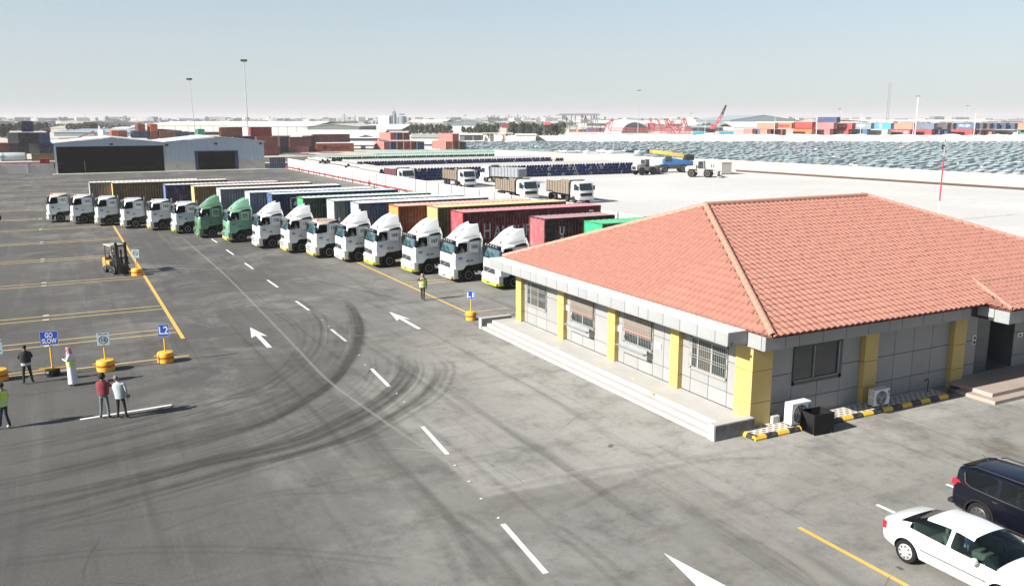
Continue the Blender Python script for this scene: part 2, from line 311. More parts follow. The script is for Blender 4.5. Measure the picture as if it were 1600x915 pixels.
# ---- tyre marks and seams: thin sheets with soft edges, lying on the asphalt
def mark_mat(name, c, alpha, sc_=1.5):
    m = bpy.data.materials.new(name); m.use_nodes = True; n = m.node_tree; L = n.links; b = n.nodes['Principled BSDF']; b.inputs['Roughness'].default_value = .85; b.inputs['Base Color'].default_value = (*c, 1)
    uv = n.nodes.new('ShaderNodeUVMap'); s = n.nodes.new('ShaderNodeSeparateXYZ'); L.new(uv.outputs[0], s.inputs[0])
    def mth(op, a, c=None):
        x = n.nodes.new('ShaderNodeMath'); x.operation = op; x.use_clamp = op == 'MULTIPLY'
        for i, v in enumerate((a, c)):
            if v is None: continue
            if isinstance(v, (int, float)): x.inputs[i].default_value = v
            else: L.new(v, x.inputs[i])
        return x.outputs[0]
    v = s.outputs[1]; e = mth('MULTIPLY', mth('MULTIPLY', v, mth('SUBTRACT', 1, v)), 4); e = mth('POWER', e, .8)
    u = s.outputs[0]; eu = mth('MULTIPLY', mth('MULTIPLY', u, 12), 1); eu2 = mth('MULTIPLY', mth('MULTIPLY', mth('SUBTRACT', 1, u), 12), 1)
    tc = n.nodes.new('ShaderNodeTexCoord'); t = n.nodes.new('ShaderNodeTexNoise'); t.inputs['Scale'].default_value = sc_; t.inputs['Detail'].default_value = 8; t.inputs['Roughness'].default_value = .7; L.new(tc.outputs['Object'], t.inputs[0])
    r = n.nodes.new('ShaderNodeMapRange'); L.new(t.outputs['Fac'], r.inputs[0]); r.inputs[1].default_value = .3; r.inputs[2].default_value = .65; r.inputs[3].default_value = .5; r.inputs[4].default_value = 1
    mp = n.nodes.new('ShaderNodeCombineXYZ'); L.new(mth('MULTIPLY', s.outputs[0], 3.0), mp.inputs[0]); L.new(mth('MULTIPLY', v, 7), mp.inputs[1]); mp.inputs[0].default_value = 0
    t2 = n.nodes.new('ShaderNodeTexNoise'); t2.inputs['Scale'].default_value = 1.0; t2.inputs['Detail'].default_value = 4; L.new(mp.outputs[0], t2.inputs[0])
    r2 = n.nodes.new('ShaderNodeMapRange'); L.new(t2.outputs['Fac'], r2.inputs[0]); r2.inputs[1].default_value = .35; r2.inputs[2].default_value = .6; r2.inputs[3].default_value = .35
    a = mth('MULTIPLY', mth('MULTIPLY', e, r.outputs[0]), mth('MULTIPLY', mth('MULTIPLY', eu, eu2), r2.outputs[0])); L.new(mth('MULTIPLY', a, alpha), b.inputs['Alpha'])
    return m
mk_z = [.0015]
def ribbon(name, pts, w, mat, world=False, off=0.0):
    P = [Vector(p[:2]) if world else at(*p).to_2d() for p in pts]
    # smooth (Catmull-Rom)
    Q = []
    for i in range(len(P) - 1):
        p0 = P[max(i - 1, 0)]; p1 = P[i]; p2 = P[i + 1]; p3 = P[min(i + 2, len(P) - 1)]
        for k in range(8):
            t = k / 8; Q.append(.5 * ((2 * p1) + (p2 - p0) * t + (2 * p0 - 5 * p1 + 4 * p2 - p3) * t * t + (3 * p1 - p0 - 3 * p2 + p3) * t ** 3))
    Q.append(P[-1]); vs = []; fs = []; uvs = []; mk_z[0] += .0002; z = mk_z[0]; n = len(Q)
    for i, q in enumerate(Q):
        d = (Q[min(i + 1, n - 1)] - Q[max(i - 1, 0)]).normalized(); p = Vector((-d.y, d.x)); q = q + p * off; p = p * w / 2
        vs += [(q.x + p.x, q.y + p.y, z), (q.x - p.x, q.y - p.y, z)]; uvs += [(i / (n - 1), 0), (i / (n - 1), 1)]
    fs = [(2 * i, 2 * i + 1, 2 * i + 3, 2 * i + 2) for i in range(n - 1)]
    me = bpy.data.meshes.new(name); me.from_pydata(vs, [], fs); me.materials.append(mat); ul = me.uv_layers.new(name='UVMap')
    for lp in me.loops: ul.data[lp.index].uv = uvs[lp.vertex_index]
    return obj(name, me, yard)
mTy = mark_mat('tyre_rubber_trace', (.045, .040, .034), .22); mTy2 = mark_mat('faint_rubber_trace', (.05, .044, .037), .17); mTyC = mark_mat('dark_crack', (.02, .02, .019), .75, 6); mDu = mark_mat('dust_seam', (.33, .31, .28), .55, 3)
def z46(*p): return [(400 + x / 3.9775, 480 + y / 3.9775) for x, y in p]
tracks = [(z46((540, -60), (610, 20), (640, 150), (610, 260), (530, 400), (420, 510), (200, 640), (0, 745)) + [(340, 680), (200, 712), (60, 742), (-60, 765)], .5, mTy),
          (z46((300, 0), (370, 90), (385, 190), (340, 290), (250, 380), (120, 460), (0, 525)) + [(300, 632), (180, 662), (60, 690), (-40, 708)], .75, mTy),
          (z46((905, 290), (930, 370), (880, 460), (740, 590), (560, 680), (330, 790), (0, 880)) + [(320, 718), (200, 747), (80, 772), (-40, 794)], .55, mTy),
          (z46((995, 310), (1025, 390), (970, 500), (800, 640), (600, 745), (320, 860), (100, 920)) + [(350, 722), (220, 758), (90, 792), (-50, 824)], .4, mTy),
          (z46((1155, 310), (1208, 390), (1140, 530), (990, 635), (700, 790), (420, 885)) + [(440, 722), (330, 755), (200, 792), (60, 828)], .6, mTy),
          (z46((715, 290), (728, 390), (650, 520), (460, 640), (210, 745), (0, 830)) + [(330, 710), (200, 745), (60, 778)], .45, mTy2),
          (z46((600, 100), (590, 200), (540, 330), (460, 440), (300, 540), (0, 680)) + [(330, 670), (180, 715), (20, 755)], .9, mTy2),
          (z46((850, 300), (850, 400), (760, 520), (560, 640), (330, 735), (0, 850)), .7, mTy2),
          (z46((300, 30), (350, 120), (330, 240), (200, 380), (0, 480)) + [(330, 625), (200, 665), (20, 700)], 1.1, mTy2),
          ([(420, 480), (470, 520), (440, 580), (340, 630), (200, 670), (0, 705)], .5, mTy2),
          ([(400, 610), (300, 655), (180, 690), (0, 728)], .25, mTy), ([(460, 640), (330, 690), (180, 728), (0, 764)], .22, mTy), ([(520, 650), (380, 710), (210, 752), (0, 782)], .3, mTy2),
          ([(335, 410), (420, 421), (520, 445), (640, 470), (740, 500)], .22, mTy2), ([(320, 445), (420, 438), (500, 440), (590, 460), (700, 490)], .3, mTy), ([(250, 470), (360, 461), (480, 458), (560, 470), (650, 500)], .25, mTy2),
          ([(330, 378), (380, 380), (470, 405), (560, 425), (640, 450)], .2, mTy2), ([(340, 395), (420, 402), (500, 418), (600, 452), (680, 470)], .22, mTy2),
          ([(160, 540), (280, 530), (420, 515), (520, 490)], .3, mTy2), ([(20, 620), (160, 600), (320, 570), (430, 520)], .35, mTy2),
          ([(700, 800), (780, 850), (830, 915)], .8, mTy2), ([(860, 820), (930, 870), (980, 915)], .6, mTy2), ([(640, 760), (700, 830), (740, 915)], .9, mTy2),
          ([(0, 880), (200, 860), (420, 860), (640, 880)], .5, mTy2), ([(60, 830), (260, 800), (420, 770), (600, 740)], .3, mTy2),
          ([(250, 830), (300, 812), (420, 775), (560, 770)], .2, mTy2), ([(880, 800), (1000, 745), (1100, 720), (1200, 715)], .35, mTy2)]
rt = random.Random(4)
for p, w_, m_ in tracks:
    if w_ >= .4:
        for s_ in (-1, 1): ribbon('tyre_mark', p, w_ * .42, m_, off=s_ * w_ * .32)
    else: ribbon('tyre_mark', p, w_, m_)
fam = [tracks[i][0] for i in (1, 0, 2, 3, 4)]
def resamp(P, n):
    Q = [at(*q).to_2d() for q in P]; L_ = [0]
    for a, c in zip(Q, Q[1:]): L_.append(L_[-1] + (c - a).length)
    out = []
    for k in range(n):
        t = L_[-1] * k / (n - 1); i = max(j for j in range(len(L_)) if L_[j] <= t + 1e-6); i = min(i, len(Q) - 2); f = (t - L_[i]) / max(L_[i + 1] - L_[i], 1e-6); out.append(Q[i].lerp(Q[i + 1], f))
    return out
RS = [resamp(P, 14) for P in fam]
for k in range(40):      # many fine traces between the main ones
    u = rt.uniform(0, 3.98); i = int(u); f = u - i; a0 = rt.randint(0, 3); a1 = rt.randint(11, 14)
    pts = [RS[i][j].lerp(RS[i + 1][j], f) + Vector((rt.uniform(-.05, .05), rt.uniform(-.05, .05))) for j in range(a0, a1)]
    ribbon('tyre_mark', pts, rt.choice((.16, .26, .42, .6)), mTy2 if k % 3 else mTy, world=True)
for k in range(9):      # traces that follow the traffic lane
    x0 = rt.uniform(6, 19); y0_ = rt.uniform(8, 30); pts = [Vector((x0 - (q / 10) ** 2 * .05, y0_ + q)) for q in range(0, rt.randint(14, 34), 4)]
    ribbon('tyre_mark', pts, rt.choice((.2, .3, .5)), mTy2, world=True)
seams = [([(273.9, 360.6), (312, 395), (350, 428), (410.9, 489.3), (460, 540), (508, 590), (560, 630), (640, 685), (700, 722), (750, 769)], .2), ([(750, 769), (860, 745), (975, 728), (1102, 711), (1240, 690)], .35),
         ([(645, 540), (690, 533), (735, 527)], .12), ([(580, 568), (620, 562)], .1),
         ([(1010, 735), (1080, 770), (1160, 815), (1260, 880), (1300, 915)], .6), ([(610, 700), (700, 712), (770, 760)], .15)]
for p, w_ in seams: ribbon('dust_seam', p, w_, mDu)
for k in range(9):      # hairline cracks
    x, y = rt.uniform(-2, 20), rt.uniform(9, 36); a = rt.choice((0, math.pi / 2)) + rt.uniform(-.5, .5); pts = []
    for q in range(rt.randint(4, 7)): pts.append(Vector((x, y))); a += rt.uniform(-.22, .22); x += math.cos(a) * .5; y += math.sin(a) * .5
    ribbon('asphalt_crack', pts, .022, mTyC, world=True)
for k in range(11):      # oil drips
    x, y = rt.uniform(-2, 24), rt.uniform(10, 62); l_ = rt.uniform(.12, .32); a = rt.uniform(0, 3); ribbon('oil_drip', [Vector((x, y)), Vector((x + l_ * .5 * math.cos(a), y + l_ * .5 * math.sin(a))), Vector((x + l_ * math.cos(a), y + l_ * math.sin(a)))], l_ * rt.uniform(.5, .9), mTyC, world=True)
ribbon('asphalt_joint', [(1180, 845), (1230, 875), (1290, 925)], .06, mTy); ribbon('asphalt_joint', [(850, 745), (975, 727), (1102, 710)], .05, mTy)
# ================================================================== OFFICE BUILDING (right foreground)
mClad = M('grey_cladding', (.298, .302, .302), .5, .0, var=.05, scale=.9, dirt=.12, orand=.05)
mCladS = M('silver_cladding', (.312, .325, .33), .5, .0, var=.05, scale=.9, dirt=.08, orand=.04)
mClYel = M('yellow_cladding', (.56, .41, .13), .5, .0, dirt=.08, var=.05, scale=.7)
mGap = M('black_joint', (.03, .03, .03), .8)
mStone = M('pale_stone', (.47, .455, .43), .6, var=.07, scale=1.5)
mStoneSh = M('shade_dark_stone', (.13, .13, .14), .4, var=.5, scale=3)  # stone colour darkened for the shaded face of the porch end blocks
mAlu = M('white_aluminium', (.42, .41, .38), .4, var=.03)
mShut = M('beige_shutter', (.25, .20, .165), .6, var=.05)
mRoom = M('dim_interior', (.012, .012, .011), .9)  # near-black colour stands for unlit space behind the windows
mTile = M('terracotta_tile', (.34, .147, .108), .7, var=.14, scale=4.5, dirt=.16, orand=.07)
mTileW = M('worn_ridge_mortar', (.43, .215, .155), .8, var=.15, scale=5)
off = thing('office_building', 'single-storey grey panelled office with yellow pillars and terracotta tiled hip roof', 'office', (22.3, 23.3, 0))
X0, X1, Y0, Y1 = 22.3, 46.2, 23.3, 41.6
b = MB(); b.mat(mGap)
b.box(X0 + .06, 35.3, Y0 + .06, Y1 - .1, 0, 3.36); b.box(38.1, X1, Y0 + .06, Y1 - .1, 0, 3.36); b.box(35.3, 38.1, 25.3, Y1 - .1, 0, 3.36)
b.build('wall', off, True)
cells = {}
def panel(axis, c, u0, u1, z0, z1, mat, parent=off, th=.05, name='cladding_panel', g=.011):
    u0 += g; u1 -= g; z0 += g; z1 -= g
    if u1 - u0 < .05 or z1 - z0 < .05: return
    b = MB(); b.mat(mat); W_ = u1 - u0; H_ = z1 - z0
    if axis == 'x': b.box(0, th, 0, W_, 0, H_); loc = (c, u0, z0)
    else: b.box(0, W_, 0, th, 0, H_); loc = (u0, c, z0)
    key = (axis, round(W_, 2), round(H_, 2), th, mat.name)
    if key not in cells: cells[key] = b.mesh(name, 0, .008)
    L = parent.location; return obj(name, cells[key], parent, (loc[0] - L.x, loc[1] - L.y, loc[2] - L.z))
def clad(axis, c, us, zs, mat, holes=()):
    for i in range(len(us) - 1):
        for j in range(len(zs) - 1):
            u0, u1, z0, z1 = us[i], us[i + 1], zs[j], zs[j + 1]; rects = [(u0, u1, z0, z1)]
            for (a, b_, c_, d) in holes:
                new = []
                for (p, q, r, s) in rects:
                    if q <= a or p >= b_ or s <= c_ or r >= d: new.append((p, q, r, s)); continue
                    if p < a: new.append((p, a, r, s))
                    if q > b_: new.append((b_, q, r, s))
                    p2, q2 = max(p, a), min(q, b_)
                    if r < c_: new.append((p2, q2, r, c_))
                    if s > d: new.append((p2, q2, d, s))
                rects = new
            for q in rects: panel(axis, c, *q, mat)
# long sunny side (faces -X)
winA = [(38.55, 40.67, 1.5, 2.83), (33.95, 36.05, 1.5, 2.83), (29.35, 31.5, 1.5, 2.83), (24.62, 26.8, 1.5, 2.83)]
zA = [.45, 1.04, 2.27, 3.36]
colsA = [(41.0, 41.6), (36.5, 37.1), (31.95, 32.55), (27.35, 27.9)]
us = [24.0, 24.62, 25.7, 26.8, 27.35]; clad('x', X0, us, zA, mClad, winA)
us = [27.9, 28.6, 29.35, 30.4, 31.5, 31.95]; clad('x', X0, us, zA, mClad, winA)
us = [32.55, 33.95, 35.0, 36.05, 36.5]; clad('x', X0, us, zA, mClad, winA)
us = [37.1, 38.55, 39.6, 40.67, 41.0]; clad('x', X0, us, zA, mClad, winA)
# shaded side (faces -Y)
winB = [(24.35, 26.95, 1.38, 2.9)]
zB = [.02, .80, 1.88, 3.36]
clad('y', Y0, [23.1, 24.35, 25.7, 26.95, 28.05], zB, mClad, winB)
clad('y', Y0, [28.8, 30.05, 31.2, 32.35, 33.5], zB, mClad)
clad('y', Y0, [34.3, 35.35], zB, mClad); clad('y', Y0, [38.05, 39.3], zB, mClad); clad('y', Y0, [40.05, 41.3, 42.5, 43.7], zB, mClad)
def pillar(x0, x1, y0, y1, z0, zs):
    c = MB(); c.mat(mClYel); e = z0
    for z in zs: c.box(x0, x1, y0, y1, e + .008, z - .008); e = z
    c.mat(mGap); c.box(x0 + .02, x1 - .02, y0 + .02, y1 - .02, z0, zs[-1] - .01)
    return c.build('pillar', off, True, smooth=0, bevel=.006)
for y0, y1 in colsA: pillar(22.08, 22.34, y0, y1, .45, [1.04, 2.27, 3.37])
pillar(22.1, 23.1, 23.08, 24.0, .0, [1.04, 2.27, 3.37])
for x0, x1 in ((28.05, 28.8), (33.5, 34.3), (39.3, 40.05), (43.7, 44.4)): pillar(x0, x1, 23.08, 23.34, .0, [.8, 1.88, 3.37])
# fascia
fz0, fz1 = 3.37, 3.86
fy = [23.2, 23.89, 24.9, 25.93, 26.99, 27.98, 28.64, 29.62, 30.65, 31.69, 32.66, 33.32, 34.3, 35.31, 36.29, 37.32, 37.87, 38.99, 39.97, 41.0, 42.6]
b = MB(); b.mat(mGap); b.box(21.0, 22.3, 23.25, 42.55, fz0 + .02, fz1 - .06); b.box(21.95, X1, 22.35, 23.4, fz0 - .03, fz1 - .1); b.build('fascia_core', off, True)
for a, c in zip(fy, fy[1:]):
    panel('x', 20.95, a, c, fz0, fz1, mCladS, name='fascia_panel')
    bb = MB(); bb.mat(mWhite); bb.box(20.952, 22.25, a + .004, c - .004, fz1 - .03, fz1 + .015); bb.build('ledge_panel', off, True, smooth=0)
    bb = MB(); bb.mat(mCladS); bb.box(20.952, 22.25, a + .004, c - .004, fz0 - .02, fz0 + .01); bb.build('soffit_panel', off, True, smooth=0)
panel('y', 23.2, 20.95, 21.9, fz0, fz1, mClad, name='fascia_panel')
b = MB(); b.mat(mCladS); b.box(20.95, 22.2, 42.56, 42.6, fz0, fz1); b.build('fascia_panel', off, True)
gz0, gz1 = 3.27, 3.80
for a, c in ((22.3, 22.5), (22.5, 23.2)): panel('x', 21.9, a, c, gz0, gz1, mCladS, name='fascia_panel')
fx = [21.9, 22.88, 23.57, 24.77, 25.99, 27.19, 28.37, 29.09, 30.32, 31.51, 32.74, 33.3]
for a, c in zip(fx, fx[1:]):
    panel('y', 22.3, a, c, gz0, gz1, mClad, name='fascia_panel')
    bb = MB(); bb.mat(mClad); bb.box(a, c, 22.32, 23.35, gz0 - .01, gz0 + .02); bb.build('soffit_panel', off, True, smooth=0)
for i in range(7): panel('y', 22.3, 40.2 + i * .85, 41.05 + i * .85, gz0, gz1, mClad, name='fascia_panel')
# windows of the sunny side
def window_x(y0, y1, z0, z1, kind):
    P = off; x = X0
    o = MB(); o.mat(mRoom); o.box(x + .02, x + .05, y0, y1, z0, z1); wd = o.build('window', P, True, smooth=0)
    f = MB(); f.mat(mAlu); t = .06
    for a in ((y0, y0 + t, z0, z1), (y1 - t, y1, z0, z1), (y0, y1, z0, z0 + t), (y0, y1, z1 - t, z1)): f.box(x - .03, x + .02, *a)
    W_ = y1 - y0
    ms = [y0 + W_ * .42, y0 + W_ * .80] if kind == 'grille' else [y0 + W_ * .5]
    for m_ in ms: f.box(x - .032, x + .018, m_ - .03, m_ + .03, z0, z1)
    L = P.location
    def sub(bb, nm, **k):
        bb.v = [(a - L.x, b_ - L.y, c - L.z) for a, b_, c in bb.v]; return bb.build(nm, wd, **k)
    sub(f, 'frame', smooth=0)
    ys = [y0 + t] + ms + [y1 - t]
    for i in range(len(ys) - 1):
        g_ = MB(); g_.mat(mGlassD if not (kind == 'grille' and i == 1) else M('grey_blind_glass', (.07, .07, .065), .2, var=.1)); g_.box(x - .005 - .004 * i, x + .015, ys[i], ys[i + 1], z0 + t, z1 - t); sub(g_, 'pane', smooth=0)
    g_ = MB(); g_.mat(mAlu); xo = x - .14
    n = int(W_ / .115)
    for i in range(n + 1):
        y = y0 + W_ * i / n; g_.bar((xo, y, z0 - .05), (xo, y, z1), .009)
    for z in (z0, z0 + .12, z0 + .52, z0 + .62, z0 + .95, z0 + 1.05, z1 - .04):
        g_.bar((xo, y0, z), (xo, y1, z), .013); g_.bar((xo, y0, z), (x, y0, z), .02); g_.bar((xo, y1, z), (x, y1, z), .02)
    if kind == 'service':
        sub(g_, 'grille', smooth=0)
        s_ = MB(); s_.mat(mShut)
        k = 0; z = z1 - .02
        while z > z0 + .62: s_.box(x - .10 + .0, x - .075, y0 + .05, y1 - .05, z - .055, z - .005); z -= .06
        sub(s_, 'roller_shutter', smooth=0)
        r_ = MB(); r_.mat(M('brick_red_slat', (.45, .16, .12), .7)); r_.box(x - .11, x - .07, y0 + .05, y1 - .05, z0 + .56, z0 + .63); sub(r_, 'shutter_edge', smooth=0)
        c_ = MB(); c_.mat(mClad); c_.box(x - .30, x, y0 + .02, y1 - .02, z0 - .36, z0 - .10); c_.mat(mGap); c_.box(x - .345, x, y0, y1, z0 - .095, z0 - .085); sub(c_, 'counter', smooth=0, bevel=.006)
        c_ = MB(); c_.mat(M('pale_glass_tray', (.30, .32, .32), .2, .0)); c_.box(x - .30, x - .29, y0 + .04, y1 - .04, z0 - .08, z0 + .10); c_.box(x - .45, x + .0, y0 + .1, y1 + .1, z0 - .10, z0 - .08); sub(c_, 'glass_screen', smooth=0)
        d_ = MB(); d_.mat(mGap); d_.cyl((x - .16, y1 - .28, z0 + .30), .09, .01, 'x'); sub(d_, 'speaking_hole')
    else: sub(g_, 'grille', smooth=0)
for (a, c, d, e), k in zip(winA, ('grille', 'service', 'service', 'grille')): window_x(a, c, d, e, k)
# dark window of the shaded side
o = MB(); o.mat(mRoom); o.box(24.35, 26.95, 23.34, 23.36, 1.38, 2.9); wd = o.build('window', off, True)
f = MB(); f.mat(M('dark_frame', (.06, .07, .075), .4)); 
for a in ((24.35, 24.42, 1.38, 2.9), (26.8, 26.95, 1.38, 2.9), (24.35, 26.95, 1.38, 1.52), (24.35, 26.95, 2.86, 2.9)): f.box(a[0], a[1], 23.25, 23.32, a[2], a[3])
f.v = [(p[0] - 22.3, p[1] - 23.3, p[2]) for p in f.v]; f.build('frame', wd, smooth=0)
f = MB(); f.mat(mSteel); f.box(25.4, 25.44, 23.24, 23.3, 1.52, 2.86); f.box(26.74, 26.79, 23.24, 23.3, 1.52, 2.86); f.box(24.42, 26.79, 23.24, 23.3, 1.52, 1.56); f.v = [(p[0] - 22.3, p[1] - 23.3, p[2]) for p in f.v]; f.build('sliding_frame', wd, smooth=0)
for a, c, y in ((24.42, 25.42, 23.30), (25.42, 26.78, 23.31)):
    f = MB(); f.mat(mGlassD); f.box(a, c, y, y + .01, 1.52, 2.86); f.v = [(p[0] - 22.3, p[1] - 23.3, p[2]) for p in f.v]; f.build('pane', wd, smooth=0)
f = MB(); f.mat(mMt := M('rusty_bars', (.10, .06, .04), .7))
for i in range(10): f.bar((25.5 + i * .13, 23.335, 1.55), (25.5 + i * .13, 23.335, 2.84), .015)
f.v = [(p[0] - 22.3, p[1] - 23.3, p[2]) for p in f.v]; f.build('grille', wd, smooth=0)
# entrance recess
b = MB(); b.mat(M('slate_blue_panel', (.10, .125, .145), .35, .3)); b.box(35.35, 35.4, 23.3, 25.3, .3, 3.3); b.box(35.4, 36.3, 23.36, 23.4, .3, 3.3); b.build('entrance_side', off, True); b = MB(); b.mat(MATS['slate_blue_panel']); b.box(38.0, 38.05, 23.3, 25.3, .3, 3.3); b.build('entrance_side', off, True)
b = MB(); b.mat(mGlassD); b.box(36.3, 37.95, 25.2, 25.25, .35, 2.9); b.mat(M('dark_frame', (.06, .07, .075), .4)); b.box(36.3, 38, 25.22, 25.28, 2.9, 3.3); b.build('entrance_door', off, True)
# signs on the wall
def sign_y(x, z, w_, h_, glyphs):
    b = MB(); b.mat(mWhite); b.box(x - w_ / 2, x + w_ / 2, 23.26, 23.3, z - h_ / 2, z + h_ / 2)
    b.mat(mBlack)
    for (gx, gz, gw, gh) in glyphs: b.box(x + gx - gw / 2, x + gx + gw / 2, 23.25, 23.27, z + gz - gh / 2, z + gz + gh / 2); b.cyl((x + gx + gw * .1, 23.25, z + gz + gh * .55), gw * .25, .02, 'y', 8)
    return b.build('wall_sign', off, True, smooth=0)
sign_y(35.15, 1.9, .22, .42, [(0, .08, .12, .1), (0, -.12, .14, .1)])
sign_y(38.45, 1.75, .34, .22, [(-.02, -.02, .12, .06)])
for (y, z, wy) in ((37.25, 2.2, .0), (32.75, 2.05, 0), (28.95, 1.75, 0)):
    pass
for y0, y1, z in ((36.2, 36.7, 2.12), (31.65, 32.1, 2.02), (28.75, 29.2, 1.9)):
    b = MB(); b.mat(mWhite); b.box(22.255, 22.29, y0, y1, z - .14, z + .12); b.mat(mBlack); b.cyl((22.25, y0 + .0 + .06, z - .05), .025, .01, 'x', 8); b.cyl((22.25, y0 + .06, z + .07), .025, .01, 'x', 8); b.build('notice_plate', off, True, smooth=0)
b = MB(); b.mat(mBlack); b.cyl((21.15, 23.12, 3.42), .05, .08, 'y', 10); b.mat(mGalv); b.cyl((21.15, 23.1, 3.42), .02, .03, 'y', 8); b.build('dome_camera', off, True)
# ---- roof
ex0, ex1, ey0, ey1, ez = 21.75, 46.4, 21.90, 42.45, 3.90
apL = Vector((27.3, 32.2, 7.36)); apR = Vector((38.2, 32.2, 7.36))
E_ = {'sw': Vector((ex0 + .1, ey0, ez)), 'se': Vector((ex1, ey0, ez)), 'nw': Vector((ex0, ey1, ez)), 'ne': Vector((ex1, ey1, ez))}
mDeck = M('roof_underlay', (.30, .10, .07), .8)
b = MB(); b.mat(mDeck); dz = Vector((0, 0, -.06))
for q in ((E_['sw'], E_['se'], apR, apL), (E_['sw'], E_['nw'], apL), (E_['nw'], E_['ne'], apR, apL), (E_['se'], E_['ne'], apR), (E_['sw'], E_['se'], E_['ne'], E_['nw'])): b.face([p + dz for p in q])
rf = b.build('roof', off, True, smooth=0)
TW, TL = .31, .385
NS = 8
def tile_local():
    vs = []; fs = []
    prof = [(-TW / 2 - .015 + (TW + .03) * i / NS, .005 + .088 * math.sin(math.pi * i / NS) ** .8) for i in range(NS + 1)]
    for v, zz in ((-.0, .022), (TL + .03, .0)):
        for u, h in prof: vs.append((u, v, h + zz))
    for u, h in prof: vs.append((u, 0, max(0, h * .6 - .012)))
    n = NS + 1
    for i in range(NS): fs.append((i, i + 1, n + i + 1, n + i)); fs.append((2 * n + i, 2 * n + i + 1, i + 1, i))
    return vs, fs
TV, TF = tile_local()
tb = MB(); tb.mat(mTile); tb.add(TV, TF); TM = tb.mesh('roof_tile', 40)
tiles = []
def slope(e0, e1, a0, a1):
    """tiles on the slope whose eave runs e0->e1 and whose top runs a0->a1 (viewed from outside, left to right)"""
    U = (e1 - e0); W_ = U.length; U.normalize(); mid = (a0 + a1) / 2
    S = mid - e0; S = S - U * S.dot(U); SL = S.length; S.normalize(); N = U.cross(S)
    if N.z < 0: N = -N
    uL = (a0 - e0).dot(U); uR = (a1 - e0).dot(U); rows = int(SL / TL)
    for r in range(-0, rows + 1):
        s = r * TL - .05
        for k in range(int(W_ / TW) + 1):
            u = (k + .5) * TW
            def lim(ss): t = max(0, min(1, ss / SL)); return uL * t, W_ + (uR - W_) * t
            a, c = lim(s); a2, c2 = lim(s + TL)
            if u + TW / 2 < a or u - TW / 2 > c: continue
            clip = u - TW / 2 < a2 or u + TW / 2 > c2 or s + TL > SL
            M4 = Matrix((( U.x, S.x, N.x, 0), (U.y, S.y, N.y, 0), (U.z, S.z, N.z, 0), (0, 0, 0, 1)))
            o = e0 + U * u + S * s; M4.translation = o
            jit = random.uniform(-.006, .006)
            if clip:
                vs = []
                for v in TV:
                    uu = u + v[0]; ss = min(s + v[1], SL); l0, l1 = lim(ss); uu = max(l0 - .02, min(l1 + .02, uu)); vs.append(e0 + U * uu + S * ss + N * v[2])
                tiles.append((1e9, None, vs, M4))
            else:
                d = (o - Vector((0, 0, CAM_H))).length; p = proj(*o)
                if not (-40 < p[0] < 1640): d += 500
                tiles.append((d, o, None, M4 @ Matrix.Translation((0, 0, jit))))
slope(E_['sw'], E_['se'], apL, apR)
slope(E_['nw'], E_['sw'], apL, apL)
nf = len(tiles)
tiles.sort(key=lambda t: t[0])
L = off.location; rest = MB(); rest.mat(mTile)
for i, (d, o, vs, M4) in enumerate(tiles):
    if i < 300 and o is not None:
        t = obj('roof_tile', TM, rf); t.matrix_local = Matrix.Translation(-L) @ M4
    else:
        rest.add([tuple(Vector(v) - L) for v in vs] if vs else [tuple(M4 @ Vector(v) - L) for v in TV], TF)
tag(rest.build('roof_tiles', rf, smooth=40), kind='stuff')
def caps(p, q, r=.135, name='ridge_tile', rise=.03):
    d = q - p; n = int(d.length / .42); d.normalize(); side = d.cross(Vector((0, 0, 1))).normalized(); up = side.cross(d).normalized()
    bb = None
    b = MB(); b.mat(mTileW); seg = 8; rings = []
    for (t, rr) in ((0, r * 1.08), (.47, r)):
        rings.append([Vector((math.cos(a) * rr, t, math.sin(a) * rr)) for a in [math.pi * k / seg for k in range(seg + 1)]])
    b.loft(rings, cap=False, closed=False); rings2 = [[v * 1.0 for v in rings[0]], [Vector((v.x * .86, v.y, v.z * .86)) for v in rings[0]]]; b.loft(rings2, cap=False, closed=False)
    me = b.mesh(name, 50); M4 = Matrix(((side.x, d.x, up.x, 0), (side.y, d.y, up.y, 0), (side.z, d.z, up.z, 0), (0, 0, 0, 1)))
    for i in range(n + 1):
        o = obj(name, me, rf); m = M4.copy(); m.translation = p + d * i * .42 + Vector((0, 0, rise)) - L; o.matrix_local = m
caps(E_['sw'], apL); caps(E_['nw'], apL); caps(E_['se'], apR)
caps(apR, apL, rise=.05)
# entrance canopy roof
cx0, cx1, cy0, cz0, cz1 = 33.75, 40.1, 20.95, 3.22, 3.80
b = MB(); b.mat(mGap); b.box(cx0 + .06, cx1 - .06, cy0 + .06, 22.6, cz0 + .02, cz1 - .08); b.build('canopy_core', off, True)
for a, c in ((20.95, 21.6), (21.6, 22.35)): panel('x', cx0, a, c, cz0 + (.0 if a < 21.3 else .14), cz1, mCladS, name='fascia_panel')
for i in range(7): panel('y', cy0, cx0 + i * .964, cx0 + (i + 1) * .964, cz0, cz1, mClad, name='fascia_panel')
c0 = Vector((cx0 - .1, cy0 - .15, 3.86)); c1 = Vector((cx1 + .1, cy0 - .15, 3.86)); rA = Vector((35.1, 23.4, 4.42)); rB = Vector((39.0, 23.4, 4.42)); c2 = Vector((cx0 - .1, 22.1, 3.95))
b = MB(); b.mat(mDeck); b.face([c0 + dz, c1 + dz, rB + dz, rA + dz]); b.face([c0 + dz, c2 + dz, rA + dz]); b.face([c0 + dz, c1 + dz, Vector((cx1 + .1, 22.6, 3.8)), Vector((cx0 - .1, 22.6, 3.8))]); b.build('canopy_roof', off, True, smooth=0)
t0 = tiles; tiles = []; slope(c0, c1, rA, rB); slope(c2, c0, rA, rA); rest = MB(); rest.mat(mTile)
for (d, o, vs, M4) in tiles: rest.add([tuple(Vector(v) - L) for v in vs] if vs else [tuple(M4 @ Vector(v) - L) for v in TV], TF)
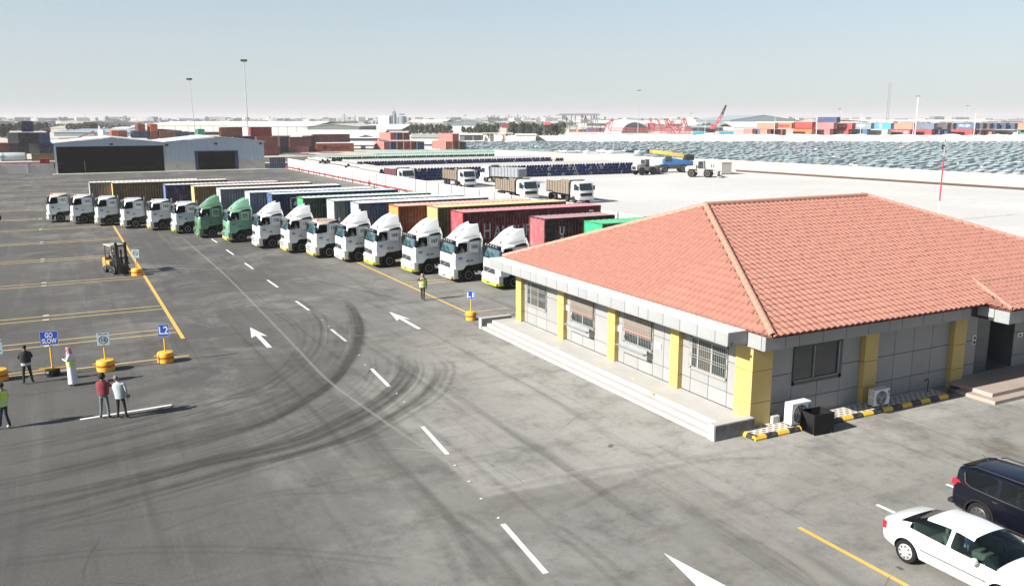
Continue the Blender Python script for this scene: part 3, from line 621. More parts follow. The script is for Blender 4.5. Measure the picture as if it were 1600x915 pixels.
tag(rest.build('canopy_tiles', off, smooth=40), kind='stuff')
caps(c0, rA, .1); caps(rA, rB, .1)
# ---- porch with steps along the sunny side
po = thing('porch', 'pale stone porch with three steps along the sunny side of the office', 'porch', (20.24, 23, 0))
for x, z in ((20.24, .15), (20.55, .30), (20.86, .45)):
    b = MB(); b.mat(mStone)
    b.box(x, (x + .31) if z < .4 else 22.28, 23.15, 42.1, 0 if z < .4 else 0, z); b.build('step', po, True, smooth=0, bevel=.01)
for y0, y1 in ((22.8, 23.16), (42.1, 42.45)):
    b = MB(); b.mat(mStone); b.box(20.2, 22.1, y0 + .04, y1, 0, .6); b.mat(mStoneSh); b.box(20.22, 22.08, y0, y0 + .04, 0.0, .585); b.build('end_block', po, True, smooth=0, bevel=.004)  # thin front slab carries the shade in its colour
b = MB(); b.mat(mStone)
for (x, y) in ((21.0, 35.2), (20.9, 31.4), (21.2, 29.2), (20.7, 27.2)): 
    bb = MB(); bb.mat(M('yellow_smudge', (.60, .53, .28), .8)); bb.face([(x, y, .4515), (x + .18, y + .05, .4515), (x + .25, y + .3, .4515), (x + .05, y + .35, .4515)]); bb.build('paint_smudge', po, True, smooth=0)
# ---- entrance steps
es = thing('entrance_steps', 'pinkish stone landing with two steps below the canopy', 'steps', (33.1, 20.7, 0))
mPk = M('pink_stone', (.38, .31, .265), .7, var=.08)
for x0, y0, z0, z1 in ((33.05, 20.7, 0, .15), (33.45, 21.1, .15, .31)):
    b = MB(); b.mat(mPk); b.box(x0, 44, y0, 22.5 if z0 == 0 else 23.28, z0, z1); b.build('step', es, True, smooth=0, bevel=.008)
b = MB(); b.mat(M('dark_threshold', (.16, .15, .15), .6)); b.box(35.4, 38.0, 23.28, 25.2, 0, .33); b.build('threshold', es, True, smooth=0)
# ---- kerbed strip with chequer paving
ks = thing('kerbed_strip', 'raised strip with yellow and black kerb and black-and-white chequer paving under the shaded wall', 'kerb', (21.5, 22.15, 0))
mKy = M('kerb_yellow', (.85, .52, .03), .55, var=.08, dirt=.2); mKb = M('kerb_black', (.03, .03, .03), .5, var=.2, dirt=.15)
kx = 21.55; i = 0; KM = {}
def kerb(L_, m):
    k = (round(L_, 2), m.name)
    if k not in KM:
        b = MB(); b.mat(m); b.prism([(0, 0), (.18, 0), (.18, .16), (.07, .16), (.0, .07)], 'x', .004, L_ - .004); KM[k] = b.mesh('kerb_stone', 0, .008)
    return KM[k]
while kx < 32.3:
    l_ = .56 if kx < 32 else .4; obj('kerb_stone', kerb(l_, mKy if i % 2 == 0 else mKb), ks, (kx - 21.5, 0, 0)); kx += l_; i += 1
for j, yy in enumerate((22.2, 22.66)):
    o = obj('kerb_stone', kerb(.46, mKb if j == 0 else mKy), ks, (.05 - .0, yy - 22.15 + .46, 0), (0, 0, R(-90)))
o = obj('kerb_stone', kerb(.6, mKb), ks, (kx - 21.5, .1, 0), (0, 0, R(40)))
mPa = M('paver_white', (.62, .58, .53), .8, var=.15, scale=6); mPb = M('paver_black', (.10, .085, .075), .8, var=.3, scale=6)
pw = MB(); s_ = .155
for i in range(int(10.6 / s_)):
    for j in range(5):
        x = 21.76 + i * s_; y = 22.32 + j * s_
        pw.mat(mPa); pw.box(x + .003, x + s_ - .003, y + .003, y + s_ - .003, .05, .145)
        if (i + j) % 2 == 0: pw.mat(mPb); pw.add([(x + .01, y + .01, .148), (x + s_ - .01, y + .01, .148), (x + s_ - .01, y + s_ * .5, .148), (x + s_ * .55, y + s_ * .42, .148), (x + s_ * .4, y + s_ * .9, .148), (x + .01, y + s_ * .6, .148)], [(0, 1, 2, 3, 4, 5)])
tag(pw.build('pavers', ks, True, smooth=0), kind='stuff')
b = MB(); b.mat(mConc); b.box(21.7, 32.4, 22.3, 23.28, 0, .1); b.build('strip_bed', ks, True)
b = MB(); b.mat(mConc); b.box(23.15, 23.5, 22.95, 23.2, .14, .42); tag(b.build('concrete_block', None, bevel=.01), 'small concrete block between the corner pillar and the large air conditioner', 'block')
# ---- air conditioners
def ac(x, y, w_, h_, d_, label):
    t = thing('air_conditioner', label, 'air conditioner', (x, y, .15), 0, 'outdoor air conditioning units')
    b = MB(); b.mat(mWhite); b.box(0, w_, 0, d_, .05, h_); b.build('casing', t, bevel=.015)
    b = MB(); b.mat(mDark); b.box(.05, .12, .02, d_ - .02, 0, .05); b.box(w_ - .12, w_ - .05, .02, d_ - .02, 0, .05); b.build('foot', t)
    cx, cz, r = w_ * .42, h_ * .52, min(w_ * .36, h_ * .40)
    b = MB(); b.mat(mDark); b.cyl((cx, -.006, cz), r, .01, 'y', 28); fan = b.build('fan_opening', t)
    b = MB(); b.mat(mGalv)
    for q in range(4): b.lathe([(r * (.3 + q * .233) - .006, -.03), (r * (.3 + q * .233) + .006, -.03), (r * (.3 + q * .233) + .006, -.02), (r * (.3 + q * .233) - .006, -.02)], (cx, 0, cz), 'y', 28, cap=False)
    for q in range(12): a = q * math.pi / 6; b.bar((cx + .05 * math.cos(a), -.025, cz + .05 * math.sin(a)), (cx + r * math.cos(a), -.025, cz + r * math.sin(a)), .008)
    b.cyl((cx, -.035, cz), .05, .02, 'y', 12); b.build('fan_grille', t)
    b = MB(); b.mat(M('grey_fan_blade', (.35, .35, .36), .5)); 
    for q in range(3): a = q * 2.094; b.add([(cx, -.012, cz), (cx + r * .9 * math.cos(a), -.016, cz + r * .9 * math.sin(a)), (cx + r * .9 * math.cos(a + .9), -.010, cz + r * .9 * math.sin(a + .9))], [(0, 1, 2)])
    b.build('fan_blade', t)
    b = MB(); b.mat(mDark)
    for q in range(9):
        for c_ in (0.06, d_ * .55):
            if q % 5 != 4: b.box(-.004, .01, c_, c_ + d_ * .3, .12 + q * h_ * .09, .135 + q * h_ * .09)
    b.build('side_louvre', t)
    b = MB(); b.mat(M('blue_label', (.08, .30, .45), .4)); b.box(w_ * .83, w_ * .97, -.004, .01, h_ * .55, h_ * .9); b.mat(mWhite); b.box(w_ * .85, w_ * .95, -.007, .01, h_ * .62, h_ * .7); b.build('maker_label', t)
    return t
ac(23.5, 22.38, .98, .88, .38, 'large white air conditioner unit standing in sunlight beside the black box')
ac(28.02, 22.42, .86, .72, .34, 'smaller white air conditioner unit standing in shade beside the second pillar')
t = thing('planter_box', 'open black rectangular box standing on the asphalt against the kerbed strip', 'box', (24.3, 21.9, 0), R(-4))
b = MB(); b.mat(mBlack)
for a in ((-.48, .48, -.38, -.34), (-.48, .48, .34, .38), (-.48, -.44, -.34, .34), (.44, .48, -.34, .34)): b.box(a[0], a[1], a[2], a[3], .05, .80)
b.box(-.46, .46, -.36, .36, .05, .45); b.build('shell', t, bevel=.01)
b = MB(); b.mat(mBlack); b.box(.5, .95, .1, .4, .28, .36); b.box(.44, .52, .05, .45, .25, .6); b.build('lid_flap', t, bevel=.01)
for x in (-.42, .42):
    for y in (-.32, .32): b = MB(); b.mat(mGalv); b.cyl((x, y, 0), .03, .05, 'z', 8); b.build('foot', t)
t = thing('standpipe', 'thin bent metal water tap pipe rising from the chequer paving', 'pipe', (31.75, 22.85, .14))
b = MB(); b.mat(mRust); b.tube([(0, 0, 0), (0, 0, .5), (-.05, 0, .56), (-.22, -.02, .56), (-.25, -.02, .5)], .025); b.build('riser', t); b = MB(); b.mat(mRed); b.cyl((-.14, -.02, .58), .05, .03, 'z', 10); b.build('tap_wheel', t)
# ================================================================== TRUCKS (fronts face -X; local x runs backwards, y from the near side away, z up)
mCab = M('cab_paint', (1, 1, 1), .36, objcol=True, var=.05, coat=.2, dirt=.10)
mRed2 = M('beacon_red', (.75, .08, .04), .3); mOr = M('orange_lens', (.9, .42, .05), .3); mLime = M('lime_reflective_strip', (.62, .78, .05), .4)
mScreen = M('windscreen_glass', (.045, .105, .125), .05, var=.25, coat=.8, scale=1.5)
mChr = M('dull_metal_rim', (.34, .34, .33), .4, .5, var=.15); mRimW = M('pale_rim', (.6, .6, .58), .45, .2, var=.1)
mLens = M('headlamp_lens', (.6, .62, .62), .12, .2, coat=.6); mBlue = M('blue_emblem', (.02, .10, .38), .4)
mShade = M('black_fairing', (.010, .011, .012), .5, spec=.3)
mSeam = M('panel_seam', (.10, .11, .11), .6)
W_T = 2.5
def yloft(prof, stations):
    """prof(y)->list of (x,z); stations list of y"""
    return [[(x, y, z) for x, z in prof(y)] for y in stations]
def wheel_mesh(r=.5, w_=.3, rim=mChr):
    b = MB(); b.mat(mBlack); b.lathe([(r * .56, 0), (r * .93, 0), (r, w_ * .15), (r, w_ * .85), (r * .93, w_), (r * .56, w_)], (0, 0, 0), 'y', 24)
    T = b.mesh('tyre', 40)
    b = MB(); b.mat(rim); b.lathe([(r * .57, -.004), (r * .52, -.012), (r * .48, .05), (r * .26, .10), (r * .22, .02), (r * .12, .0), (.001, .0)], (0, 0, 0), 'y', 20, cap=False)
    b.mat(mSeam)
    for k in range(8): a = k * math.pi / 4; b.cyl((r * .37 * math.cos(a), .055, r * .37 * math.sin(a)), .025, .01, 'y', 6)
    return T, b.mesh('rim', 40)
WH = wheel_mesh(); WHw = wheel_mesh(rim=mRimW)
def wheel(parent, x, y, r, flip=False, ms=None):
    T, Rm = ms or WH; o = obj('wheel', T, parent, (x, y, r)); 
    if flip: o.rotation_euler = (0, 0, math.pi)
    obj('rim', Rm, o); return o
CABP = [(.02, 1.02), (.0, 1.5), (.03, 2.02), (.10, 2.10), (.36, 2.86), (.46, 2.98), (.70, 3.06), (2.1, 3.12), (2.24, 3.02), (2.26, 1.32), (2.0, 1.28), (1.75, 1.24), (1.55, 1.22), (1.3, 1.24), (1.05, 1.20), (.86, 1.10), (.70, .93), (.16, .90), (.06, .94)]
def cab_prof(y):
    e = min(y, W_T - y); k = 0 if e > .35 else (1 - e / .35) ** 2
    out = []
    for x, z in CABP:
        if x < 1.0: x = x + .26 * k * (1 - min(x, 1) * .6)
        if z > 2.9: z = z - .16 * k * 1.0
        if z > 2.0: x = x
        out.append((x, z))
    return out
CST = [.0, .05, .13, .24, .4, 1.25, 2.1, 2.26, 2.37, 2.45, 2.5]
def taper(p):   # the cab narrows a little towards the roof
    x, y, z = p; t = max(0, z - 2.0) * .10; c = W_T / 2
    return (x, c + (y - c) * (1 - t * .6 / 1.25), z)
b = MB(); b.mat(mCab); b.loft([[taper(q) for q in r] for r in yloft(cab_prof, CST)]); CABM = b.mesh('cab_shell', 32)
def glass_front():
    b = MB(); b.mat(mScreen); rings = []
    for y in (.16, .3, .5, 1.25, 2.0, 2.2, 2.34):
        p = cab_prof(y); lo, hi = p[3], p[4]
        rings.append([taper((lo[0] + (hi[0] - lo[0]) * t - .018, y, lo[1] + (hi[1] - lo[1]) * t + .0)) for t in (.02, .97)] )
    b.loft(rings, cap=False, closed=False); return b
def side_poly(pts, y, mat, name, parent, th=.01):
    b = MB(); b.mat(mat); b.loft([[taper((x, y, z)) for x, z in pts], [taper((x, y + th, z)) for x, z in pts]]); return b.build(name, parent, smooth=0)
def rrect(x0, x1, z0, z1, r=.07):
    o = []
    for cx, cz, a0 in ((x1 - r, z1 - r, 0), (x0 + r, z1 - r, 90), (x0 + r, z0 + r, 180), (x1 - r, z0 + r, 270)):
        for k in range(4): a = R(a0 + k * 30); o.append((cx + r * math.cos(a), cz + r * math.sin(a)))
    return o
def ring_poly(pts, k=.035):
    cx = sum(p[0] for p in pts) / len(pts); cz = sum(p[1] for p in pts) / len(pts); return [(cx + (x - cx) * (1 - k * 2), cz + (z - cz) * (1 - k * 2)) for x, z in pts]
def make_truck(high, new):
    t = thing('truck', 'truck', 'truck', (0, 0, 0), 0, 'container trucks parked in a row')
    cab = obj('cab', CABM, t)
    g = glass_front().build('windscreen', t)
    b = MB(); b.mat(mBlack); 
    for y0, y1, x_ in ((.5, 1.25, .0), (1.3, 2.05, .0)): b.bar((.04, y0, 2.13), (.16, y1, 2.45), .02)
    b.build('wiper', t, smooth=0)
    b = MB(); b.mat(mShade); b.box(.015, .12, .2, 2.3, 2.03, 2.12); b.build('screen_surround', t, bevel=.02)
    # visor
    b = MB(); b.mat(mDark if new else M('smoked_visor', (.10, .11, .10), .25)); b.add([(.12, .18, 2.88), (.12, 2.32, 2.88), (.40, 2.26, 2.98), (.40, .24, 2.98), (.13, .18, 2.76), (.13, 2.32, 2.76), (.37, 2.26, 2.9), (.37, .24, 2.9)], [(0, 1, 2, 3), (7, 6, 5, 4), (0, 4, 5, 1), (1, 5, 6, 2), (2, 6, 7, 3), (3, 7, 4, 0)]); vs = b.build('sun_visor', t, smooth=0)
    if new:
        for k in range(5): l_ = MB(); l_.mat(mLens); l_.cyl((.105, .45 + k * .4, 2.94), .055, .05, 'x', 10); l_.build('roof_lamp', vs)
    # side windows both sides
    win = [(.27, 2.13), (.48, 2.80), (.58, 2.86), (1.16, 2.86), (1.22, 2.80), (1.22, 2.20), (1.12, 2.14), (.7, 2.10), (.5, 2.02)]
    for y in (-.012, 2.502):
        sw = side_poly(win, y, mRoom, 'side_window', t)
        fr = MB(); fr.mat(mCab); inn = ring_poly(win, .05)
        if y < 1:
            fr.loft([[taper((x, y - .012, z)) for x, z in win], [taper((x, y - .012, z)) for x, z in inn]], cap=False); fr.build('window_frame', sw, smooth=0)
    # door seams
    b = MB(); b.mat(mSeam)
    for pts in (((1.30, 2.95), (1.30, 1.27)), ((.20, 2.05), (.14, 1.12)), ((2.16, 2.9), (2.16, 1.34))):
        b = MB(); b.mat(mSeam); b.bar(taper((pts[0][0], -.002, pts[0][1])), taper((pts[1][0], -.002, pts[1][1])), .018, .012); b.build('door_seam', t, smooth=0)
    b = MB(); b.mat(mSeam); b.bar((1.32, -.002, 1.98), (2.14, -.002, 1.98), .012, .012); b.build('door_seam', t, smooth=0)
    b = MB(); b.mat(mShade); b.box(1.08, 1.30, -.03, 0, 1.50, 1.57); hd = b.build('door_handle', t, bevel=.01)
    if new: b = MB(); b.mat(mShade); b.box(1.40, 1.62, -.03, 0, 1.50, 1.57); b.build('locker_handle', t, bevel=.01)
    b = MB(); b.mat(mBlue); n = 16; b.loft([[(.62 + .17 * math.cos(2 * math.pi * k / n), -.014 - q, 1.74 + .085 * math.sin(2 * math.pi * k / n)) for k in range(n)] for q in (0, .006)]); em = b.build('door_emblem', t, smooth=0)
    b = MB(); b.mat(mWhite); b.box(.52, .72, -.024, -.019, 1.735, 1.75); b.build('emblem_bar', em, smooth=0)
    b = MB(); b.mat(M('faint_lettering', (.35, .42, .46), .5)); b.box(.46, .80, -.012, -.002, 1.60, 1.62); b.build('door_lettering', t, smooth=0)
    # number panel
    np = side_poly(rrect(1.40, 2.02, 2.12, 2.82), -.012, mCab, 'number_panel', t)
    pr = MB(); pr.mat(mWhite); o_ = rrect(1.40, 2.02, 2.12, 2.82); i_ = ring_poly(o_, .04); pr.loft([[taper((x, -.03, z)) for x, z in o_], [taper((x, -.03, z)) for x, z in i_]], cap=False); pr.build('panel_rim', np, smooth=0)
    # black vent under the deflector
    side_poly([(1.28, 2.90), (1.45, 3.0), (1.9, 3.1), (2.18, 3.12), (2.22, 3.02), (2.20, 2.94)], -.02, mShade, 'roof_side_vent', t, .12)
    if high:
        ys = [.16, .2, .28, .46, .8, 1.25, 1.7, 2.04, 2.22, 2.3, 2.34]
        hz = [.0, .28, .52, .97, .90, .86, .90, .97, .52, .28, .0]; xe = [2.2, 2.22, 2.24, 2.24, 2.06, 1.98, 2.06, 2.24, 2.24, 2.22, 2.2]
        T_ = [0, .06, .2, .4, .6, .8, 1]; rings = []
        for y, h, x1 in zip(ys, hz, xe):
            e = min(y, 2.5 - y)
            yy = [y + ((.42 - e) * (1 - t_) * .55 * (1 if y < 1.25 else -1) if e < .42 else 0) for t_ in T_]
            rings.append([(.50 + (x1 - .50) * t_ + (.12 * (1 - e / .3) * (1 - t_) if e < .3 else 0), yy[i], 3.02 + .04 * t_ + h * (1.06 * math.sin(min(t_ * 1.25, 1) * math.pi / 2) ** 1.1 * .55 + .49 * t_)) for i, t_ in enumerate(T_)])
        b = MB(); b.mat(mCab); b.loft(rings, cap=False, closed=False)
        b.loft([rings[i][-1:] + [(rings[i][-1][0] - .12, rings[i][-1][1], 3.1)] for i in range(len(rings))], cap=False, closed=False)
        df = b.build('roof_deflector', t, smooth=28)
        b = MB(); b.mat(mSeam); b.tube([(1.0, .17, 3.16), (1.5, .165, 3.22), (2.2, .15, 3.30)], .014, 6); b.build('deflector_seam', df)
        b = MB(); b.mat(M('pale_blue_emblem', (.30, .48, .62), .5)); n = 14
        b.face([(1.18 + .14 * math.cos(2 * math.pi * k / n), 1.0 + .2 * math.sin(2 * math.pi * k / n), 3.02 + .86 * (1.06 * math.sin(min((1.18 + .14 * math.cos(2 * math.pi * k / n) - .5) / 1.5 * 1.25, 1) * math.pi / 2) ** 1.1 * .55 + .49 * (1.18 + .14 * math.cos(2 * math.pi * k / n) - .5) / 1.5) + .09) for k in range(n)]); b.build('deflector_emblem', df, smooth=0)
        # rear side fairing
        for s in (0, 1):
            b = MB(); b.mat(mCab); y0 = -.0 if s == 0 else 2.44; b.loft([[(2.2, y0 + q, 1.32), (2.42, y0 + q, 1.32), (2.40, y0 + q, 3.0), (2.26, y0 + q + (.1 if s == 0 else -.1), 3.5), (2.16, y0 + q + (.1 if s == 0 else -.1), 3.3)] for q in (.02, .06)]); b.build('side_fairing', t, smooth=0)
    else:
        b = MB(); b.mat(mCab); b.box(.6, 2.0, .5, 2.0, 3.05, 3.15); b.build('roof_hatch', t, bevel=.04)
    b = MB(); b.mat(mDark); b.cyl((.62, .75, 3.02), .07, .08, 'z', 12); bc = b.build('beacon', t); b = MB(); b.mat(mRed2); b.lathe([(.085, 0), (.085, .1), (.05, .15), (.001, .16)], (.62, .75, 3.10), 'z', 12, cap=False); b.build('beacon_lens', bc)
    # grille and bumper
    if new:
        gr = MB(); gr.mat(mShade); gr.box(-.02, .06, .42, 2.08, 1.06, 1.42); go = gr.build('grille', t, bevel=.02)
        for k in range(5): g_ = MB(); g_.mat(mSteel); g_.box(-.026, .0, .46, 2.04, 1.10 + k * .064, 1.115 + k * .064); g_.build('grille_bar', go, smooth=0)
        g_ = MB(); g_.mat(mGalv); g_.bar((-.03, 1.55, 1.12), (-.03, 1.0, 1.38), .03); g_.build('grille_badge', go, smooth=0)
    else:
        gr = MB(); gr.mat(mDark); gr.box(-.02, .06, .85, 2.1, 1.2, 1.5); go = gr.build('grille', t, bevel=.02)
        for k in range(4): g_ = MB(); g_.mat(mSteel); g_.box(-.026, .0, .9, 2.05, 1.24 + k * .064, 1.255 + k * .064); g_.build('grille_bar', go, smooth=0)
    bp = [(.34, .0), (.10, .02), (-.05, .16), (-.09, .5), (-.10, 1.25), (-.09, 2.0), (-.05, 2.34), (.10, 2.48), (.34, 2.5)]
    def bump(z0, z1, mat, nm, pad=0, y_rng=None):
        b = MB(); b.mat(mat); rg = []
        for x, y in bp:
            if y_rng and not (y_rng[0] <= y <= y_rng[1]): continue
            rg.append([(x - pad, y, z0), (x - pad, y, z1), (x + .2, y + (.06 if y < .3 else -.06 if y > 2.2 else 0), z1), (x + .2, y + (.06 if y < .3 else -.06 if y > 2.2 else 0), z0)])
        b.loft(rg); return b.build(nm, t, smooth=30)
    bu = bump(.52, 1.0, mCab, 'bumper'); lo = bump(.30, .53, mCab, 'bumper_skirt', .012)
    for y in (.13, 2.12):
        h_ = MB(); h_.mat(mLens); h_.box(-.10, .04, y, y + .26, .74, .9); h_.build('headlight', t, bevel=.02)
    ind = MB(); ind.mat(mOr); ind.box(-.10, .10, .03, .24, .34, .5); ind.build('indicator', t, bevel=.03)
    if new:
        b = MB(); b.mat(mSteel); b.box(-.125, -.1, .8, 1.7, .58, .6); b.box(-.125, -.1, .8, 1.7, .68, .7); b.mat(mDark); b.box(-.115, -.1, 1.02, 1.5, .36, .47); b.build('number_plate', bu, smooth=0)
    else:
        for z in (.62, .82): b = MB(); b.mat(mShade); b.box(-.118, -.09, .75, 1.9, z, z + .09); b.build('bumper_slot', bu, bevel=.01)
    # steps, fender lip
    b = MB(); b.mat(mShade); b.box(.14, .66, .03, 2.47, .34, .93); b.build('step', t, bevel=.02)
    for y0 in (.005, 2.19):
        b = MB(); b.mat(mShade); rg = []
        for k in range(9):
            a = R(12 + k * 19.5); rg.append([(1.3 + .70 * math.cos(a) * 1.02, y0, .5 + .70 * math.sin(a)), (1.3 + .62 * math.cos(a), y0, .5 + .62 * math.sin(a)), (1.3 + .62 * math.cos(a), y0 + .3, .5 + .62 * math.sin(a)), (1.3 + .70 * math.cos(a), y0 + .3, .5 + .70 * math.sin(a))])
        b.loft(rg); b.build('front_mudguard', t)
        b = MB(); b.mat(mShade); b.box(1.75, 2.35, y0, y0 + .3, .75, 1.27); b.build('rear_cab_skirt', t)
    # mirrors
    for s, y in ((0, -.22), (1, 2.5)):
        m_ = MB(); m_.mat(mDark); m_.box(.12, .34, y, y + .22, 2.12, 2.66); mo = m_.build('mirror', t, bevel=.04); m_ = MB(); m_.mat(mShade); m_.bar((.22, y + .11, 2.66), (.40, 0.02 if s == 0 else 2.48, 2.82), .04); m_.build('mirror_arm', mo); m_ = MB(); m_.mat(mShade); m_.bar((.22, y + .11, 2.12), (.30, .02 if s == 0 else 2.48, 2.06), .04); m_.build('mirror_arm', mo)
    # chassis
    b = MB(); b.mat(mRust); b.box(.5, 7.2, .82, .92, .72, 1.0); b.box(.5, 7.2, 1.58, 1.68, .72, 1.0)
    for x in (2.5, 3.6, 4.7, 6.0, 7.1): b.box(x, x + .12, .9, 1.6, .76, .96)
    b.box(2.28, 2.45, .4, 2.1, 1.0, 2.5); ch = b.build('chassis', t)
    b = MB(); b.mat(mBlack); b.cyl((2.5, .36, .78), .30, 1.1, 'x', 16); b.cyl((2.5, 2.14, .78), .30, 1.1, 'x', 16); b.build('fuel_tank', t)
    b = MB(); b.mat(mDark); b.cyl((5.2, 1.25, 1.1), .45, .08, 'z', 16); b.build('fifth_wheel', t)
    for x in (4.55, 5.9):
        for y0 in (.02, 1.88): b = MB(); b.mat(mShade); b.loft([[(x + .62 * math.cos(R(20 + k * 17.5)), q, .5 + .62 * math.sin(R(20 + k * 17.5))) for k in range(9)] for q in (y0, y0 + .6)], closed=False, cap=False); b.build('mudguard', t)
        wheel(t, x, .04, .5); wheel(t, x, 2.46, .5, True)
    wheel(t, 1.3, .06, .5); wheel(t, 1.3, 2.44, .5, True)
    for x in (1.3, 4.55, 5.9): b = MB(); b.mat(mRust); b.cyl((x, .3, .5), .09, 1.9, 'y', 8); b.build('axle', t)
    b = MB(); b.mat(mSteel); b.cyl((2.36, .35, 1.0), .07, 2.3, 'z', 10); b.build('exhaust_pipe', t)
    b = MB(); b.mat(mDark); b.tube([(2.4, 1.1, 1.9), (2.8, 1.1, 1.4), (3.3, 1.1, 1.3), (4.6, 1.2, 1.35)], .025, 6); b.build('air_hose', t)
    return t
def make_trailer(t, x0, length):
    b = MB(); b.mat(mRust); x1 = x0 + length
    for y in (.72, 1.62): b.box(x0 - 1.6 if x0 > 6 else x0, x1, y, y + .14, 1.02, 1.22)
    for k in range(8): b.box(x0 + k * length / 7.3, x0 + k * length / 7.3 + .12, .05, 2.45, 1.08, 1.2)
    b.box(x0 - 1.6, x0 - 1.4, .4, 2.1, 1.02, 1.2); b.build('trailer_frame', t)
    for k in range(3):
        x = x1 - 1.0 - k * 1.3
        wheel(t, x, .06, .5); wheel(t, x, 2.44, .5, True); b = MB(); b.mat(mRust); b.cyl((x, .3, .5), .08, 1.9, 'y', 8); b.build('trailer_axle', t)
    for y in (.5, 1.9): b = MB(); b.mat(mSteel); b.box(x0 + 2.2, x0 + 2.34, y, y + .12, .15, 1.05); b.box(x0 + 2.1, x0 + 2.44, y - .06, y + .18, .1, .15); b.build('landing_leg', t)
protoH = [make_truck(True, True), make_truck(True, False), make_truck(False, False)]
used = [False] * 3
CW = (.66, .69, .69, 1); CG = (.17, .37, .245, 1); CG2 = (.095, .23, .13, 1)
TR = [  # x, y, kind, colour, number, roof tint, skirt, label
    (-1.02, 109.57, 2, CW, '161', (.72, .60, .48, 1), None, 'white low-roof truck numbered 161, farthest of the parked row, with a tan dusty roof'),
    (1.30, 106.75, 2, CW, '163', None, None, 'white low-roof truck numbered 163, second from the far end of the row'),
    (3.64, 103.5, 2, CW, '165', None, None, 'white low-roof truck numbered 165 in front of the grey container with red lettering'),
    (5.96, 99.7, 2, CW, '166', None, None, 'white low-roof truck numbered 166 in front of the long ochre container'),
    (8.32, 96.6, 2, CW, '153', None, 'or', 'white low-roof truck numbered 153 in front of the dark blue container'),
    (10.27, 92.62, 2, CW, '162', None, 'lime', 'white low-roof truck numbered 162, next to the darker green truck'),
    (11.93, 88.09, 1, CG2, '170', None, None, 'darker green high-roof truck parked between the white low-roof trucks and the lighter green truck'),
    (13.86, 83.59, 1, CG, '171', None, 'or', 'lighter green high-roof truck numbered 171 with yellow bumper strip'),
    (15.55, 78.31, 1, CW, '176', None, None, 'white high-roof truck numbered 176, right beside the lighter green truck'),
    (17.21, 74.39, 1, CW, '175', None, 'or', 'white high-roof truck numbered 175 in front of the dark green container'),
    (18.55, 70.61, 2, CW, '174', (.50, .38, .29, 1), 'or', 'white truck numbered 174 with a low brown roof and white wheel rims'),
    (20.06, 67.43, 0, CW, '173', None, None, 'white high-roof truck numbered 173 with black sun visor and orange indicator'),
    (21.40, 63.79, 0, CW, '169', None, 'lime', 'white high-roof truck numbered 169 with lime bumper strip in front of the orange container'),
    (22.91, 59.38, 0, CW, '167', None, 'lime', 'white high-roof truck numbered 167 with lime bumper strip beside the walking person in a vest'),
    (24.30, 55.33, 0, CW, '165', None, None, 'white high-roof truck numbered 165 with plain cream bumper, second nearest the office'),
    (25.89, 51.40, 0, CW, '164', None, 'lime', 'white high-roof truck half hidden behind the near corner of the tiled office roof'),
]
mNum = M('number_print', (.10, .13, .16), .6)
CONT = {0: (3.6, 113.01, 12.6), 3: (5.93, 111.09, 12.8), 4: (11.01, 104.95, 12.8)}
clen = {}
trucks = []
for i, (x, y, kind, colr, num, roof, skirt, lab) in enumerate(TR):
    if not used[kind]: t = protoH[kind]; used[kind] = True; first = True
    else: t = None
    trucks.append([t, i])
def tint(t, colr, roof, skirt):
    for k in kids(t):
        nm = k.name.split('.')[0]
        k.color = colr
        if nm in ('roof_hatch',) and roof: k.color = roof
        if nm == 'bumper_skirt':
            if skirt == 'lime': k.color = (.60, .80, .05, 1)
            elif skirt == 'or': k.color = (.80, .66, .15, 1)
            elif colr == CW: k.color = (.76, .74, .60, 1)
        for q in kids(k): q.color = colr
for s, (x, y, kind, colr, num, roof, skirt, lab) in zip(trucks, TR):
    if s[0] is None: s[0] = dup(protoH[kind])
for s, (x, y, kind, colr, num, roof, skirt, lab) in zip(trucks, TR):
    t = s[0]; t.location = (x, y, 0); t['label'] = lab; tint(t, colr, roof, skirt)
    b = text_mb(num, .36, mNum, bold=.016); orient(b, facing_my(1.71, -.04, 2.52)); o = b.build('truck_number', t, smooth=0)
    if roof:
        b = MB(); b.mat(mCab); b.loft([[taper((q[0], yy, q[1] + .012)) for q in cab_prof(yy)[5:9]] for yy in CST[1:-1]], cap=False, closed=False); o = b.build('roof_skin', t); o.color = roof
    if num == '174' or num == '162' or num == '166':
        for k in kids(t):
            if k.name.startswith('wheel') and abs(k.location.x - 1.3) < .01 and k.location.y < 1:
                for q in kids(k): q.data = WHw[1]
